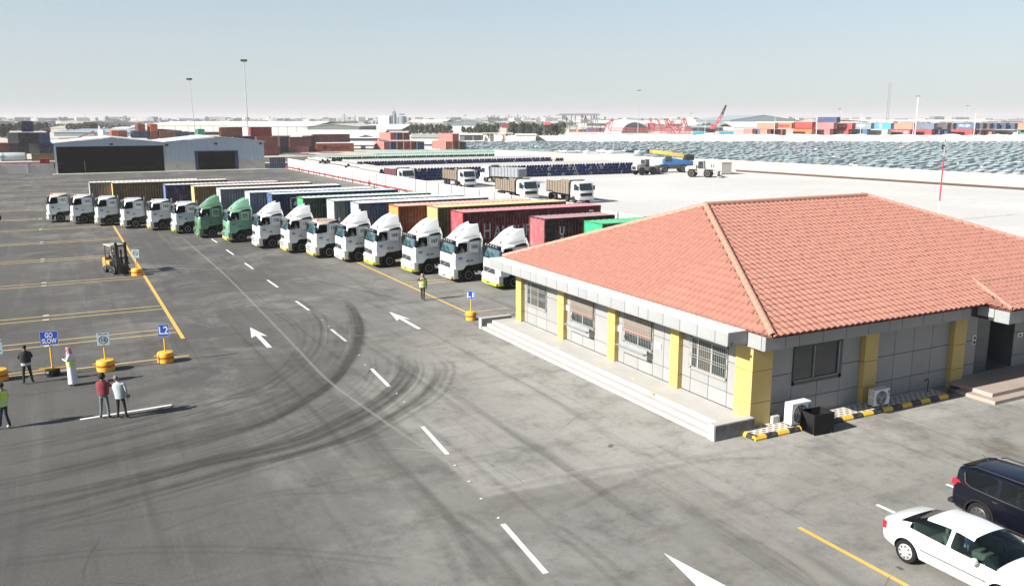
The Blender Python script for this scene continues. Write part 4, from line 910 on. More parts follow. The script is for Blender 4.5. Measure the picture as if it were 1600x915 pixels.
# ---- containers
def cont_meshes(L_, H_=2.9, W_=2.44, small=False):
    out = {}; e = .09; pitch = .28
    def corr(n_len, depth, z0, z1, tr):
        b = MB(); b.mat(mContO); n = int(n_len / pitch); p = n_len / n; rg = []
        for k in range(n):
            for u, d in ((0, 0), (.26, 0), (.5, depth), (.76, depth)): rg.append((k * p + u * p, d))
        rg.append((n_len, 0)); b.loft([[tr(u, d, z0), tr(u, d, z1)] for u, d in rg], cap=False, closed=False); return b
    out['side_panel_near'] = corr(L_ - 2 * e, .075, .12, H_ - .07, lambda u, d, z: (u + e, .02 + d, z)).mesh('side_panel', 0)
    out['side_panel_far'] = corr(L_ - 2 * e, .075, .12, H_ - .07, lambda u, d, z: (u + e, W_ - .02 - d, z)).mesh('side_panel', 0)
    out['end_panel'] = corr(W_ - 2 * e, .04, .12, H_ - .07, lambda u, d, z: (.02 + d * .6, u + e, z)).mesh('end_panel', 0)
    b = MB(); b.mat(mContO); b.box(0, .12, 0, .12, 0, H_); out['corner_post'] = b.mesh('corner_post', 0, .008)
    b = MB(); b.mat(mContO)
    for y in (.002, W_ - .082):
        b.box(.12, L_ - .12, y, y + .08, .0, .14); b.box(.12, L_ - .12, y, y + .08, H_ - .09, H_ - .01)
    for x in (.002, L_ - .082): b.box(x, x + .08, .12, W_ - .12, 0, .14); b.box(x, x + .08, .12, W_ - .12, H_ - .11, H_ - .01)
    out['frame_rail'] = b.mesh('frame_rails', 0)
    b = MB(); b.mat(mContO); n = int(L_ / .5); rg = []
    for k in range(n + 1): x = .08 + (L_ - .16) * k / n; rg += [(x, 0), (x + .2, 0), (x + .24, -.02), (x + .42, -.02)] if k < n else [(x, 0)]
    b.loft([[(x, .08, H_ - .015 + d), (x, W_ - .08, H_ - .015 + d)] for x, d in rg], cap=False, closed=False); out['roof_panel'] = b.mesh('roof_panel', 0)
    b = MB(); b.mat(mContO); b.box(L_ - .03, L_ - .01, .1, 1.21, .12, H_ - .1); b.box(L_ - .03, L_ - .01, 1.23, W_ - .1, .12, H_ - .1)
    b.mat(mGalv)
    for y in (.4, .9, 1.5, 2.0): b.bar((L_ + .01, y, .15), (L_ + .01, y, H_ - .15), .03)
    out['door'] = b.mesh('doors', 0)
    return out
CM = {}; W_C = 2.44
def container(x, y, z, L_, colr, label, H_=2.9, endc=None, roofc=None, postc=None, group='containers on the parked trucks'):
    k = (round(L_, 1), H_)
    if k not in CM: CM[k] = cont_meshes(L_, H_)
    t = thing('shipping_container', label, 'container', (x, y, z), 0, group); ms = CM[k]
    for nm, part in (('side_panel_near', 'side_panel'), ('side_panel_far', 'side_panel'), ('end_panel', 'end_panel'), ('frame_rail', 'frame_rails'), ('roof_panel', 'roof_panel'), ('door', 'doors')):
        o = obj(part, ms[nm], t); o.color = (*[v * .72 for v in colr], 1)  # sides, rails and doors coloured darker, as if in shade
        if part == 'end_panel' and endc: o.color = (*endc, 1)
        if part == 'roof_panel' and roofc: o.color = (*roofc, 1)
        if part == 'frame_rails' and postc: o.color = (*postc, 1)
    for qx in (0, L_ - .12):
        for qy in (0, W_C - .12): o = obj('corner_post', ms['corner_post'], t, (qx, qy, 0)); o.color = (*(postc or colr), 1)
    return t
ZT = 1.22
CL = [  # x, y, length, side colour darkened as in shade, end colour, roof colour, label
    (3.6, 113.01, 12.2, (0.224, 0.231, 0.224), (.75, .72, .62), (.75, .73, .68), 'grey container with red lettering on its side, farthest on the left behind the low-roof trucks'),
    (5.93, 111.09, 13.0, (0.272, 0.184, 0.082), (.85, .60, .22), (.70, .62, .50), 'long yellow container, side coloured ochre for shade, behind the white truck numbered 166'),
    (11.01, 104.95, 12.8, (0.024, 0.041, 0.136), (.10, .16, .40), (.62, .64, .66), 'dark blue container between the two ochre containers'),
    (13.57, 101.26, 13.2, (0.354, 0.224, 0.082), (.90, .62, .20), (.72, .66, .55), 'yellow container with strong ribs, side coloured ochre for shade, behind the darker green truck'),
    (15.5, 96.14, 13.2, (0.286, 0.326, 0.354), (.82, .80, .74), (.82, .82, .80), 'smooth pale grey-blue container with a cream end, behind the darker green truck'),
    (17.36, 90.19, 13.3, (0.286, 0.374, 0.408), (.84, .83, .80), (.84, .84, .83), 'pale blue-grey container with a white end, behind the lighter green truck'),
    (18.9, 86.99, 13.2, (0.014, 0.048, 0.136), (.03, .10, .28), (.55, .62, .66), 'navy container with a white square emblem on its side, behind the truck numbered 176'),
    (20.54, 81.35, 13.0, (0.014, 0.068, 0.034), (.04, .38, .14), (.50, .66, .58), 'green container, side coloured darker for shade, behind the truck numbered 175'),
    (22.32, 77.34, 13.0, (0.204, 0.258, 0.245), (.82, .74, .62), (.80, .82, .80), 'grey-green ribbed container with a cream end, behind the brown-roofed truck'),
    (23.59, 74.06, 12.8, (0.082, 0.150, 0.286), (.82, .82, .80), (.84, .84, .83), 'blue-grey ribbed container with a white end, behind the truck numbered 173'),
    (25.75, 69.9, 13.0, (0.326, 0.068, 0.027), (.90, .30, .06), (.80, .42, .32), 'orange container, side coloured darker for shade, behind the truck numbered 169'),
    (28.32, 67.38, 12.6, (0.245, 0.177, 0.054), (.72, .52, .18), (.70, .55, .30), 'mustard container with dark ribs, between the orange and the dark red containers'),
    (28.53, 62.75, 13.1, (0.204, 0.017, 0.027), (.58, .065, .09), (.62, .25, .27), 'dark red container with large grey lettering on its side'),
    (32.08, 55.85, 6.3, (0.095, 0.014, 0.027), (.36, .10, .12), (.42, .24, .255), 'short maroon container with a pinkish end just above the office roof'),
    (34.16, 51.27, 12.2, (0.014, 0.286, 0.095), (.02, .50, .20), (.10, .50, .25), 'bright green container mostly hidden behind the office roof'),
]
cl_obj = []
for x, y, L_, c, e, rf_, lab in CL: cl_obj.append(container(x, y, ZT, L_, c, lab, endc=e, roofc=rf_, postc=rf_ if c[0] > .3 and c[1] > .3 else tuple(v * .9 for v in c)))
# which truck pulls which container
pull = {0: 0, 3: 1, 4: 2, 5: 3, 6: 4, 7: 5, 8: 6, 9: 7, 10: 8, 11: 9, 12: 10, 13: 12, 14: 13, 15: 14}
for i, s in enumerate(trucks):
    if i in pull: ci = pull[i]; x0 = CL[ci][0] - TR[i][0]; make_trailer(s[0], max(6.2, x0), CL[ci][2])
    else: make_trailer(s[0], 6.6, 12.4)
# every container stands on its own trailer bed even where the tractor is not exactly in line with it
for i, ci in pull.items():
    dy = CL[ci][1] - TR[i][1]
    for k in kids(trucks[i][0]):
        if k.name.split('.')[0] in ('trailer_frame', 'trailer_axle', 'landing_leg') or (k.name.split('.')[0] == 'wheel' and k.location.x > 8): k.location.y += dy
# lettering on containers
def ctext(ci, txt, size, x, z, mat, width=None, bold=.0):
    b = text_mb(txt, size, mat, width, bold=bold); orient(b, facing_my(x, -.012, z)); return b.build('lettering', cl_obj[ci], smooth=0)
mLet = M('faded_grey_lettering', (.55, .50, .50), .7); mLetR = M('red_lettering', (.65, .02, .06), .6); mLetW = M('white_lettering', (.72, .74, .76), .6)
ctext(12, 'H', 1.75, 2.15, 1.25, mLet, .62, .012); ctext(12, 'AMBURG', 1.35, 4.9, 1.15, mLet, 4.3, .008); ctext(12, 'SÜD', 1.6, 9.0, 1.2, mLet, 2.4, .01)
b = MB(); b.mat(mLetW); b.box(11.9, 12.3, -.014, -.008, 2.4, 2.55); b.build('code_plate', cl_obj[12], smooth=0)
ctext(0, 'OOCL', .62, 3.4, 2.05, mLetR, 2.6, .05)
b = MB(); b.mat(mLetW)
for a in ((1.5, 2.9, 1.35, 1.43), (1.5, 2.9, 2.42, 2.5), (1.5, 1.58, 1.35, 2.5), (2.82, 2.9, 1.35, 2.5)): b.box(a[0] + .3, a[1] + .3, -.014, -.006, a[2], a[3])
b.add([(2.1, -.012, 1.7), (2.9, -.012, 1.8), (2.6, -.012, 2.2), (2.2, -.012, 2.1)], [(0, 1, 2, 3)]); b.build('square_emblem', cl_obj[6], smooth=0); ctext(6, 'C&A\nCONT', .2, 3.6, .95, mLetW)
ctext(13, 'U\nF', .9, 1.5, 1.5, mLetW, .42, .03)
b = MB(); b.mat(mLetR); b.cyl((3.7, -.016, 1.9), .42, .006, 'y', 18); b.build('red_disc_emblem', cl_obj[8], smooth=0)
b = MB(); b.mat(mLetR); b.box(-.012, -.004, 1.1, 1.3, 1.5, 1.54); b.box(-.012, -.004, 1.1, 1.3, 1.66, 1.70); b.box(-.012, -.004, 1.1, 1.14, 1.5, 1.7); b.box(-.012, -.004, 1.26, 1.3, 1.5, 1.7); b.build('red_square_emblem', cl_obj[8], smooth=0)
b = MB(); b.mat(mLetW); b.add([(3.2, -.012, .6), (3.55, -.012, 1.35), (3.1, -.012, 1.5), (3.6, -.012, 1.62), (3.75, -.012, 2.3), (3.9, -.012, 1.6), (4.4, -.012, 1.5), (3.95, -.012, 1.3), (4.2, -.012, .6), (3.75, -.012, 1.1)], [(0, 1, 2, 3, 4, 5, 6, 7, 8, 9)]); b.build('star_emblem', cl_obj[9], smooth=0)
# ================================================================== evaluated-modifier helper
def evaluated(o, name):
    dg = bpy.context.evaluated_depsgraph_get(); dg.update()
    me = bpy.data.meshes.new_from_object(o.evaluated_get(dg)); me.name = name; return me
# ---- cab window recess, so that the driver sits inside the cab
tmp = bpy.data.objects.new('tmp', CABM); COL.objects.link(tmp)
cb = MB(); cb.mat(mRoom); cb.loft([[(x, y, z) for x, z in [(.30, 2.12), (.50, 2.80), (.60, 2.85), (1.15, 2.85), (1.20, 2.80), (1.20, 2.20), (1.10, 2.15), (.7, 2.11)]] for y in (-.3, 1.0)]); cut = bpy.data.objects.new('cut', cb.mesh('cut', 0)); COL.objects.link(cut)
md = tmp.modifiers.new('b', 'BOOLEAN'); md.object = cut; md.operation = 'DIFFERENCE'; md.solver = 'EXACT'; md.material_mode = 'TRANSFER'
newcab = evaluated(tmp, 'cab_shell'); bpy.data.objects.remove(tmp); bpy.data.objects.remove(cut)
for o in list(COL.objects):
    if o.name.split('.')[0] == 'cab' and o.data == CABM: o.data = newcab
for s in trucks:
    for k in list(kids(s[0])):
        if k.name.split('.')[0] == 'side_window' and k.data.vertices[0].co.y < 1:      # the near window stands open
            for q in list(kids(k)):
                if q.name.startswith('window_frame'): q.parent = s[0]; q.matrix_parent_inverse = Matrix(); CH[s[0].name].append(q)
            CH[s[0].name].remove(k); bpy.data.objects.remove(k)
# ================================================================== PEOPLE
mSkin = M('brown_skin', (.28, .15, .09), .6, var=.05); mHair = M('black_hair', (.012, .010, .010), .9); mShoe = M('black_shoe', (.02, .02, .02), .5)
mHi = M('hivis_lime', (.62, .85, .08), .6); mHiO = M('hivis_orange_band', (.75, .78, .74), .4); mRefl = M('reflective_band', (.70, .72, .70), .35)
def cloth(name, c): return M('cloth_' + name, c, .9, var=.14, scale=9, bump=.3, bscale=30)
STAND = dict(pel=(0, 0, .95), waist=(0, .0, 1.10), chest=(0, 0, 1.30), neck=(0, 0, 1.47), jaw=(0, .03, 1.56), head=(0, .015, 1.645), top=(0, .005, 1.715),
             hL=(-.09, 0, .90), kL=(-.10, .02, .50), aL=(-.10, -.02, .09), tL=(-.12, .13, .045), hR=(.09, 0, .90), kR=(.10, .02, .50), aR=(.10, -.02, .09), tR=(.12, .13, .045),
             sL=(-.185, 0, 1.42), eL=(-.25, -.02, 1.15), wL=(-.25, .06, .92), pL=(-.25, .09, .85), sR=(.185, 0, 1.42), eR=(.25, -.02, 1.15), wR=(.25, .06, .92), pR=(.25, .09, .85))
BON = [('pel', 'waist'), ('waist', 'chest'), ('chest', 'neck'), ('neck', 'jaw'), ('jaw', 'head'), ('head', 'top'), ('pel', 'hL'), ('hL', 'kL'), ('kL', 'aL'), ('aL', 'tL'), ('pel', 'hR'), ('hR', 'kR'), ('kR', 'aR'), ('aR', 'tR'),
       ('chest', 'sL'), ('sL', 'eL'), ('eL', 'wL'), ('wL', 'pL'), ('chest', 'sR'), ('sR', 'eR'), ('eR', 'wR'), ('wR', 'pR')]
RAD = dict(pel=(.15, .115), waist=(.135, .10), chest=(.165, .115), neck=(.062, .062), jaw=(.072, .08), head=(.082, .098), top=(.055, .065), hL=(.09, .09), kL=(.062, .062), aL=(.045, .05), tL=(.045, .03), hR=(.09, .09), kR=(.062, .062), aR=(.045, .05), tR=(.045, .03),
           sL=(.068, .068), eL=(.048, .048), wL=(.032, .032), pL=(.034, .022), sR=(.068, .068), eR=(.048, .048), wR=(.032, .032), pR=(.034, .022))
def body_mesh(J, fat=1.0):
    names = list(J); vs = [J[k] for k in names]; ed = [(names.index(a), names.index(b)) for a, b in BON]; rad = [RAD[k] for k in names]
    for s in 'LR':
        p = Vector(J['p' + s]); w0 = Vector(J['w' + s]); d = (p - w0).normalized(); side = d.cross(Vector((0, 1, .3))).normalized(); pi = names.index('p' + s)
        nrm = side.cross(d).normalized()
        for k, (off_, ln, sp) in enumerate(((-.030, .060, -.12), (-.010, .075, -.03), (.010, .070, .04), (.030, .055, .14))):
            a = p + side * off_ + d * .03; m_ = a + (d + side * sp) * ln * .55; e = m_ + (d + side * sp + nrm * .55).normalized() * ln * .5
            i = len(vs); vs += [tuple(a), tuple(m_), tuple(e)]; ed += [(pi, i), (i, i + 1), (i + 1, i + 2)]; rad += [(.011, .011), (.009, .009), (.007, .007)]
        a = w0.lerp(p, .5) - side * .04; e = a + (d * .7 - side * .5).normalized() * .045; i = len(vs); vs += [tuple(a), tuple(e)]; ed += [(pi, i), (i, i + 1)]; rad += [(.012, .012), (.009, .009)]
    me = bpy.data.meshes.new('body'); me.from_pydata([tuple(v) for v in vs], ed, []); o = bpy.data.objects.new('b', me); COL.objects.link(o)
    sk = o.modifiers.new('s', 'SKIN'); sk.use_smooth_shade = True; lay = me.skin_vertices[0].data
    for i, r in enumerate(rad): lay[i].radius = (r[0] * fat, r[1] * fat); lay[i].use_root = (i == 0)
    sb = o.modifiers.new('u', 'SUBSURF'); sb.levels = 1; sb.render_levels = 1
    m = evaluated(o, 'body'); bpy.data.objects.remove(o); return m
def seg_d(p, a, b):
    ab = b - a; t = max(0, min(1, (p - a).dot(ab) / max(ab.length_squared, 1e-9))); return (p - a - ab * t).length
def ell_rings(pts, n=14):
    """pts: (centre, rx, ry) -> rings"""
    return [[(c[0] + rx * math.cos(2 * math.pi * k / n), c[1] + ry * math.sin(2 * math.pi * k / n), c[2]) for k in range(n)] for c, rx, ry in pts]
def person(label, loc, rz, J=None, top=None, leg=None, shoe=None, arm=None, hair='short', vest=None, scale=1.0, group=None, extra=None, skin_arm=False, seated=False):
    j = dict(STAND); j.update(J or {}); me = body_mesh(j)
    mats = [mSkin, top, leg, shoe or mShoe, arm or top]; me.materials.clear()
    for m_ in mats: me.materials.append(m_)
    V = {k: Vector(v) for k, v in j.items()}; zone = {}
    for a, b in BON:
        z = 0 if b in ('jaw', 'head', 'top') or b in ('pL', 'pR') else 3 if b in ('tL', 'tR') else 2 if b in ('hL', 'hR', 'kL', 'kR', 'aL', 'aR') else 4 if b in ('sL', 'eL', 'wL', 'sR', 'eR', 'wR') else 1
        if b in ('wL', 'wR') and skin_arm: z = 0
        zone[(a, b)] = z
    for p in me.polygons:
        c = p.center; best = min(BON, key=lambda q: seg_d(c, V[q[0]], V[q[1]])); z = zone[best]
        if best == ('pel', 'waist') and c.z < V['pel'].z + .02: z = 2
        if best in (('kL', 'aL'), ('kR', 'aR')) and c.z < V[best[1]].z + .02: z = 3
        if best == ('neck', 'jaw') and c.z < V['neck'].z + .02: z = 1
        p.material_index = z
    t = thing('person', label, 'person', loc, rz, group); t.scale = (scale,) * 3
    obj('body', me, t)
    H = V['head']; JW = V['jaw']; tilt = (V['top'] - JW).normalized(); fwd = Vector((0, 1, 0)); fwd = (fwd - tilt * fwd.dot(tilt)).normalized(); sd_ = tilt.cross(fwd)
    b = MB(); b.mat(mSkin); b.loft([[tuple(H + fwd * q + tilt * (-.02 + dz) + sd_ * dx) for dx, dz in ((-r, -.02), (r, -.02), (0, .03))] for q, r in ((.085, .014), (.115, .008))]); b.build('nose', t)
    for s in (-1, 1):
        b = MB(); b.mat(mSkin); b.cyl(tuple(H + sd_ * s * .085 - fwd * .0 - tilt * .01), .022, .012 * s, 'x', 8); b.build('ear', t)
        b = MB(); b.mat(mHair); b.cyl(tuple(H + sd_ * s * .032 + fwd * .088 + tilt * .012), .010, .006, 'y', 6); b.build('eye', t)
    b = MB(); b.mat(M('lips', (.22, .09, .07), .6)); b.box(-.022, .022, .0, .01, -.004, .004, Matrix.Translation(JW + fwd * .078 + tilt * .012)); b.build('mouth', t)
    if hair:
        r = {'short': 1.0, 'curly': 1.5, 'cap': 1.05}[hair]; b = MB(); b.mat(mHair if hair != 'cap' else M('cap_cloth', (.16, .16, .17), .8)); rg = []
        for i in range(7):
            ph = R(-25 + i * 19); rr = math.cos(ph); 
            rg.append([tuple(H + sd_ * (.088 * r * rr * math.cos(a)) + fwd * (.102 * r * rr * math.sin(a) * (.78 if math.sin(a) > 0 and ph < R(35) else 1) - .012) + tilt * (.10 * r * math.sin(ph) + .018 + (.03 if math.sin(a) > .3 and ph < R(10) else 0))) for a in [2 * math.pi * k / 14 for k in range(14)]])
        b.loft(rg); hr = b.build('hair' if hair != 'cap' else 'cap', t)
        if hair == 'cap': b = MB(); b.mat(M('cap_cloth', (.16, .16, .17), .8)); b.loft([[tuple(H + fwd * (.07 + q) + sd_ * x + tilt * .05) for x in (-.07, -.03, .03, .07)] for q in (0, .07)], closed=False, cap=False); b.build('cap_brim', hr)
    def torso(name, z0, z1, mat, pad=.02, flare=0):
        P0, C, N = V['pel'], V['chest'], V['neck']; rg = []
        for k in range(7):
            z = z0 + (z1 - z0) * k / 6
            f = (z - P0.z) / (N.z - P0.z); c = P0.lerp(N, max(0, min(1, f))); rx = (.17 + .03 * math.sin(max(0, min(1, f)) * math.pi)) if f < .8 else .20 - (f - .8) * .5; ry = .125 if f < .8 else .125 - (f - .8) * .2
            if f < 0: c = P0 + Vector((0, 0, z - P0.z)); rx += -f * flare
            rg.append([(c.x + (rx + pad) * math.cos(a), c.y + (ry + pad) * math.sin(a), z) for a in [2 * math.pi * q / 16 for q in range(16)]])
        b = MB(); b.mat(mat); b.loft(rg, cap=False); return b.build(name, t)
    if vest:
        v_ = torso('hi_vis_vest', vest[0], vest[1], mHi, .025)
        for z in vest[2]: 
            q = torso('reflective_stripe', z, z + .05, mRefl, .032); q.parent = v_; CH.setdefault(v_.name, []).append(q)
    if extra: extra(t, V, torso)
    return t
cBlack = cloth('black', (.018, .018, .020)); cNavy = cloth('dark_navy', (.03, .04, .06)); cWine = cloth('wine_red', (.20, .025, .04)); cGrey = cloth('pale_blue_grey', (.40, .45, .47)); cJean = cloth('grey_jeans', (.12, .16, .18))
cWhite = cloth('white', (.72, .74, .76)); cPurp = cloth('mauve', (.28, .22, .32)); cKef = cloth('red_white_check', (.55, .30, .33)); cBlackT = cloth('black_trousers', (.014, .014, .016))
def keffiyeh(t, V, torso, back=True):
    H, N = V['head'], V['neck']; b = MB(); b.mat(cKef)
    rg = []
    for k, (dz, rx, ry, dy) in enumerate(((.10, .03, .03, 0), (.085, .08, .09, 0), (.03, .105, .12, -.005), (-.05, .115, .125, -.02), (-.13, .14, .13, -.03), (-.22, .20, .14, -.03), (-.34, .22, .15, -.04))):
        rg.append([(H.x + rx * math.cos(a) * (1 if math.sin(a) < .6 else .9), H.y + dy + (ry * math.sin(a) if math.sin(a) < .55 or k < 2 else ry * .42 if k < 4 else ry * .8 * math.sin(a)), H.z + dz + (.02 * math.sin(a * 3) if k > 4 else 0)) for a in [2 * math.pi * q / 18 for q in range(18)]])
    b.loft(rg, cap=False); k_ = b.build('head_scarf', t)
# 1 man in black jacket
def jacket1(t, V, torso): torso('jacket', .98, 1.46, cBlack, .03); torso('shirt_hem', .86, 1.0, cWhite if False else cloth('light_grey', (.45, .46, .47)), .02)
yf = -YAW
person('man in black jacket standing with his back turned beside the GO SLOW sign', (-1.82, 42.3, 0), R(5), dict(eL=(-.27, .06, 1.18), wL=(-.10, .22, 1.10), pL=(-.03, .26, 1.12), eR=(.27, .06, 1.18), wR=(.10, .22, 1.10), pR=(.03, .26, 1.12), kL=(-.13, .02, .5), aL=(-.15, -.02, .09), tL=(-.18, .13, .045), kR=(.14, .02, .5), aR=(.19, -.04, .09), tR=(.25, .1, .045)), cBlack, cBlackT, extra=jacket1)
# 2 man in white robe
def robe(t, V, torso):
    b = MB(); b.mat(cWhite); rg = []
    for z, rx, ry, cy in ((1.47, .09, .08, 0), (1.42, .20, .12, 0), (1.25, .22, .155, .01), (1.05, .20, .155, .0), (.85, .215, .17, 0), (.5, .21, .18, -.01), (.12, .22, .20, -.02)):
        rg.append([(rx * math.cos(a), cy + ry * math.sin(a) + .008 * math.sin(6 * a) * (1.5 - z), z) for a in [2 * math.pi * q / 24 for q in range(24)]])
    b.loft(rg, cap=False); b.build('robe', t)
    v_ = torso('hi_vis_vest', .92, 1.14, mHi, .055); q = torso('reflective_stripe', 1.0, 1.05, mRefl, .062); q.parent = v_
    keffiyeh(t, V, torso)
    b = MB(); b.mat(mDark); b.box(-.035, .035, .33, .345, 1.2, 1.33); b.build('phone', t)
person('man in long white robe, chequered head scarf and lime vest looking at a phone', (-.08, 41.1, 0), R(75), dict(jaw=(0, .06, 1.55), head=(0, .07, 1.63), top=(0, .05, 1.71), eL=(-.23, .08, 1.16), wL=(-.08, .28, 1.22), pL=(-.03, .32, 1.26), eR=(.23, .08, 1.16), wR=(.08, .28, 1.22), pR=(.03, .32, 1.26)), cWhite, cWhite, hair=None, extra=robe)
# 3 wine hoodie, 4 grey shirt
def hood(t, V, torso): torso('hoodie', .95, 1.46, cWine, .028)
person('man with bushy black hair in a wine red hoodie and grey jeans', (.93, 35.75, 0), R(-22), dict(eL=(-.26, .12, 1.24), wL=(-.12, .30, 1.32), pL=(-.06, .34, 1.36), eR=(.24, .14, 1.22), wR=(.12, .30, 1.30), pR=(.06, .34, 1.34), kL=(-.12, .02, .5), aL=(-.15, -.02, .09), tL=(-.18, .12, .045), kR=(.12, .02, .5), aR=(.15, -.02, .09), tR=(.18, .12, .045)), cWine, cJean, hair='curly', extra=hood, scale=1.03)
def shirt(t, V, torso):
    torso('shirt', .84, 1.45, cGrey, .022)
    b = MB(); b.mat(mDark); b.box(.24, .36, -.03, .07, .86, .95); b.build('camera_body', t, bevel=.01); b = MB(); b.mat(mDark); b.cyl((.29, .07, .90), .035, .09, 'y', 12); b.build('camera_lens', t); b = MB(); b.mat(mDark); b.tube([(.28, .02, .86), (.26, .03, .7), (.27, .02, .62)], .008, 6); b.build('camera_strap', t)
person('man in grey cap and pale blue-grey shirt holding a camera low at his right side', (1.5, 35.45, 0), R(-25), dict(neck=(-.05, .02, 1.46), jaw=(-.09, .05, 1.54), head=(-.11, .05, 1.62), top=(-.12, .04, 1.69), eL=(-.26, .06, 1.16), wL=(-.24, .18, 1.0), pL=(-.23, .22, .95), kL=(-.12, .02, .5), aL=(-.14, -.02, .09), tL=(-.16, .12, .045), kR=(.13, .02, .5), aR=(.19, -.02, .09), tR=(.24, .11, .045)), cGrey, cBlackT, hair='cap', extra=shirt)
# 5 at the left edge
person('man in lime vest with mauve sleeves and white shoes at the left picture edge', (-2.45, 36.25, 0), R(55), dict(kL=(-.10, .08, .5), aL=(-.10, .14, .09), tL=(-.11, .30, .045), aR=(.10, -.12, .09), tR=(.11, .04, .045), eR=(.27, .0, 1.15), wR=(.22, .18, 1.0), pR=(.2, .23, .96)), cPurp, cNavy, cloth('white_shoe', (.7, .7, .7)), vest=(.88, 1.45, (.95, 1.06)), scale=1.03)
# 6 walking person near the trucks
def scarf(t, V, torso):
    keffiyeh(t, V, torso); b = MB(); b.mat(cKef); b.loft([[(x, y - .02, 1.45), (x * 1.05, y - .03, 1.2), (x * .9, y, .98)] for x, y in ((.02, .16), (.12, .15), (.22, .06), (.24, -.05), (.18, -.14))], closed=False, cap=False); b.build('scarf_end', t)
person('person in lime vest walking by the trucks with one arm raised to the face', (20.27, 50.9, 0), R(165), dict(eR=(.34, .10, 1.30), wR=(.20, .22, 1.50), pR=(.14, .22, 1.56), eL=(-.25, -.05, 1.15), wL=(-.24, .0, .9), pL=(-.24, .02, .83), kL=(-.07, .06, .5), aL=(-.05, .10, .09), tL=(-.06, .25, .045), kR=(.07, .0, .5), aR=(.05, -.12, .10), tR=(.05, .02, .045)), cBlack, cBlackT, hair=None, vest=(.86, 1.44, (.95, 1.1)), extra=scarf)
# drivers
SEAT = dict(pel=(0, 0, .50), waist=(0, -.03, .66), chest=(0, -.03, .88), neck=(0, 0, 1.05), jaw=(0, .03, 1.14), head=(0, .02, 1.225), top=(0, .01, 1.295), hL=(-.09, .02, .48), kL=(-.12, .42, .52), aL=(-.12, .46, .12), tL=(-.12, .60, .08), hR=(.09, .02, .48), kR=(.12, .42, .52), aR=(.12, .46, .12), tR=(.12, .60, .08),
            sL=(-.185, -.02, 1.0), eL=(-.27, .10, .78), wL=(-.18, .36, .86), pL=(-.16, .42, .89), sR=(.185, -.02, 1.0), eR=(.27, .10, .78), wR=(.18, .36, .86), pR=(.16, .42, .89))
dlab = {6: ('pale shirt', 'darker green truck'), 7: ('pale shirt', 'lighter green truck'), 8: ('white vest', 'truck numbered 176'), 9: ('white vest', 'truck numbered 175'), 11: ('lime vest', 'truck numbered 173'), 12: ('lime vest', 'truck numbered 169'), 13: ('lime vest', 'truck numbered 167'), 14: ('lime vest', 'truck numbered 165 near the office')}
for i, (what, where) in dlab.items():
    x, y = TR[i][0], TR[i][1]; lime = what == 'lime vest'
    tp = cWhite if not lime else cloth('pale_shirt', (.5, .55, .6))
    p = person('driver in %s at the window of the %s' % (what, where), (x + .95, y + .38, 1.32), R(90), SEAT, tp, cNavy, hair='short', vest=(.52, 1.03, (.62, .8)) if lime else None, seated=True, group='drivers seated in the parked trucks')
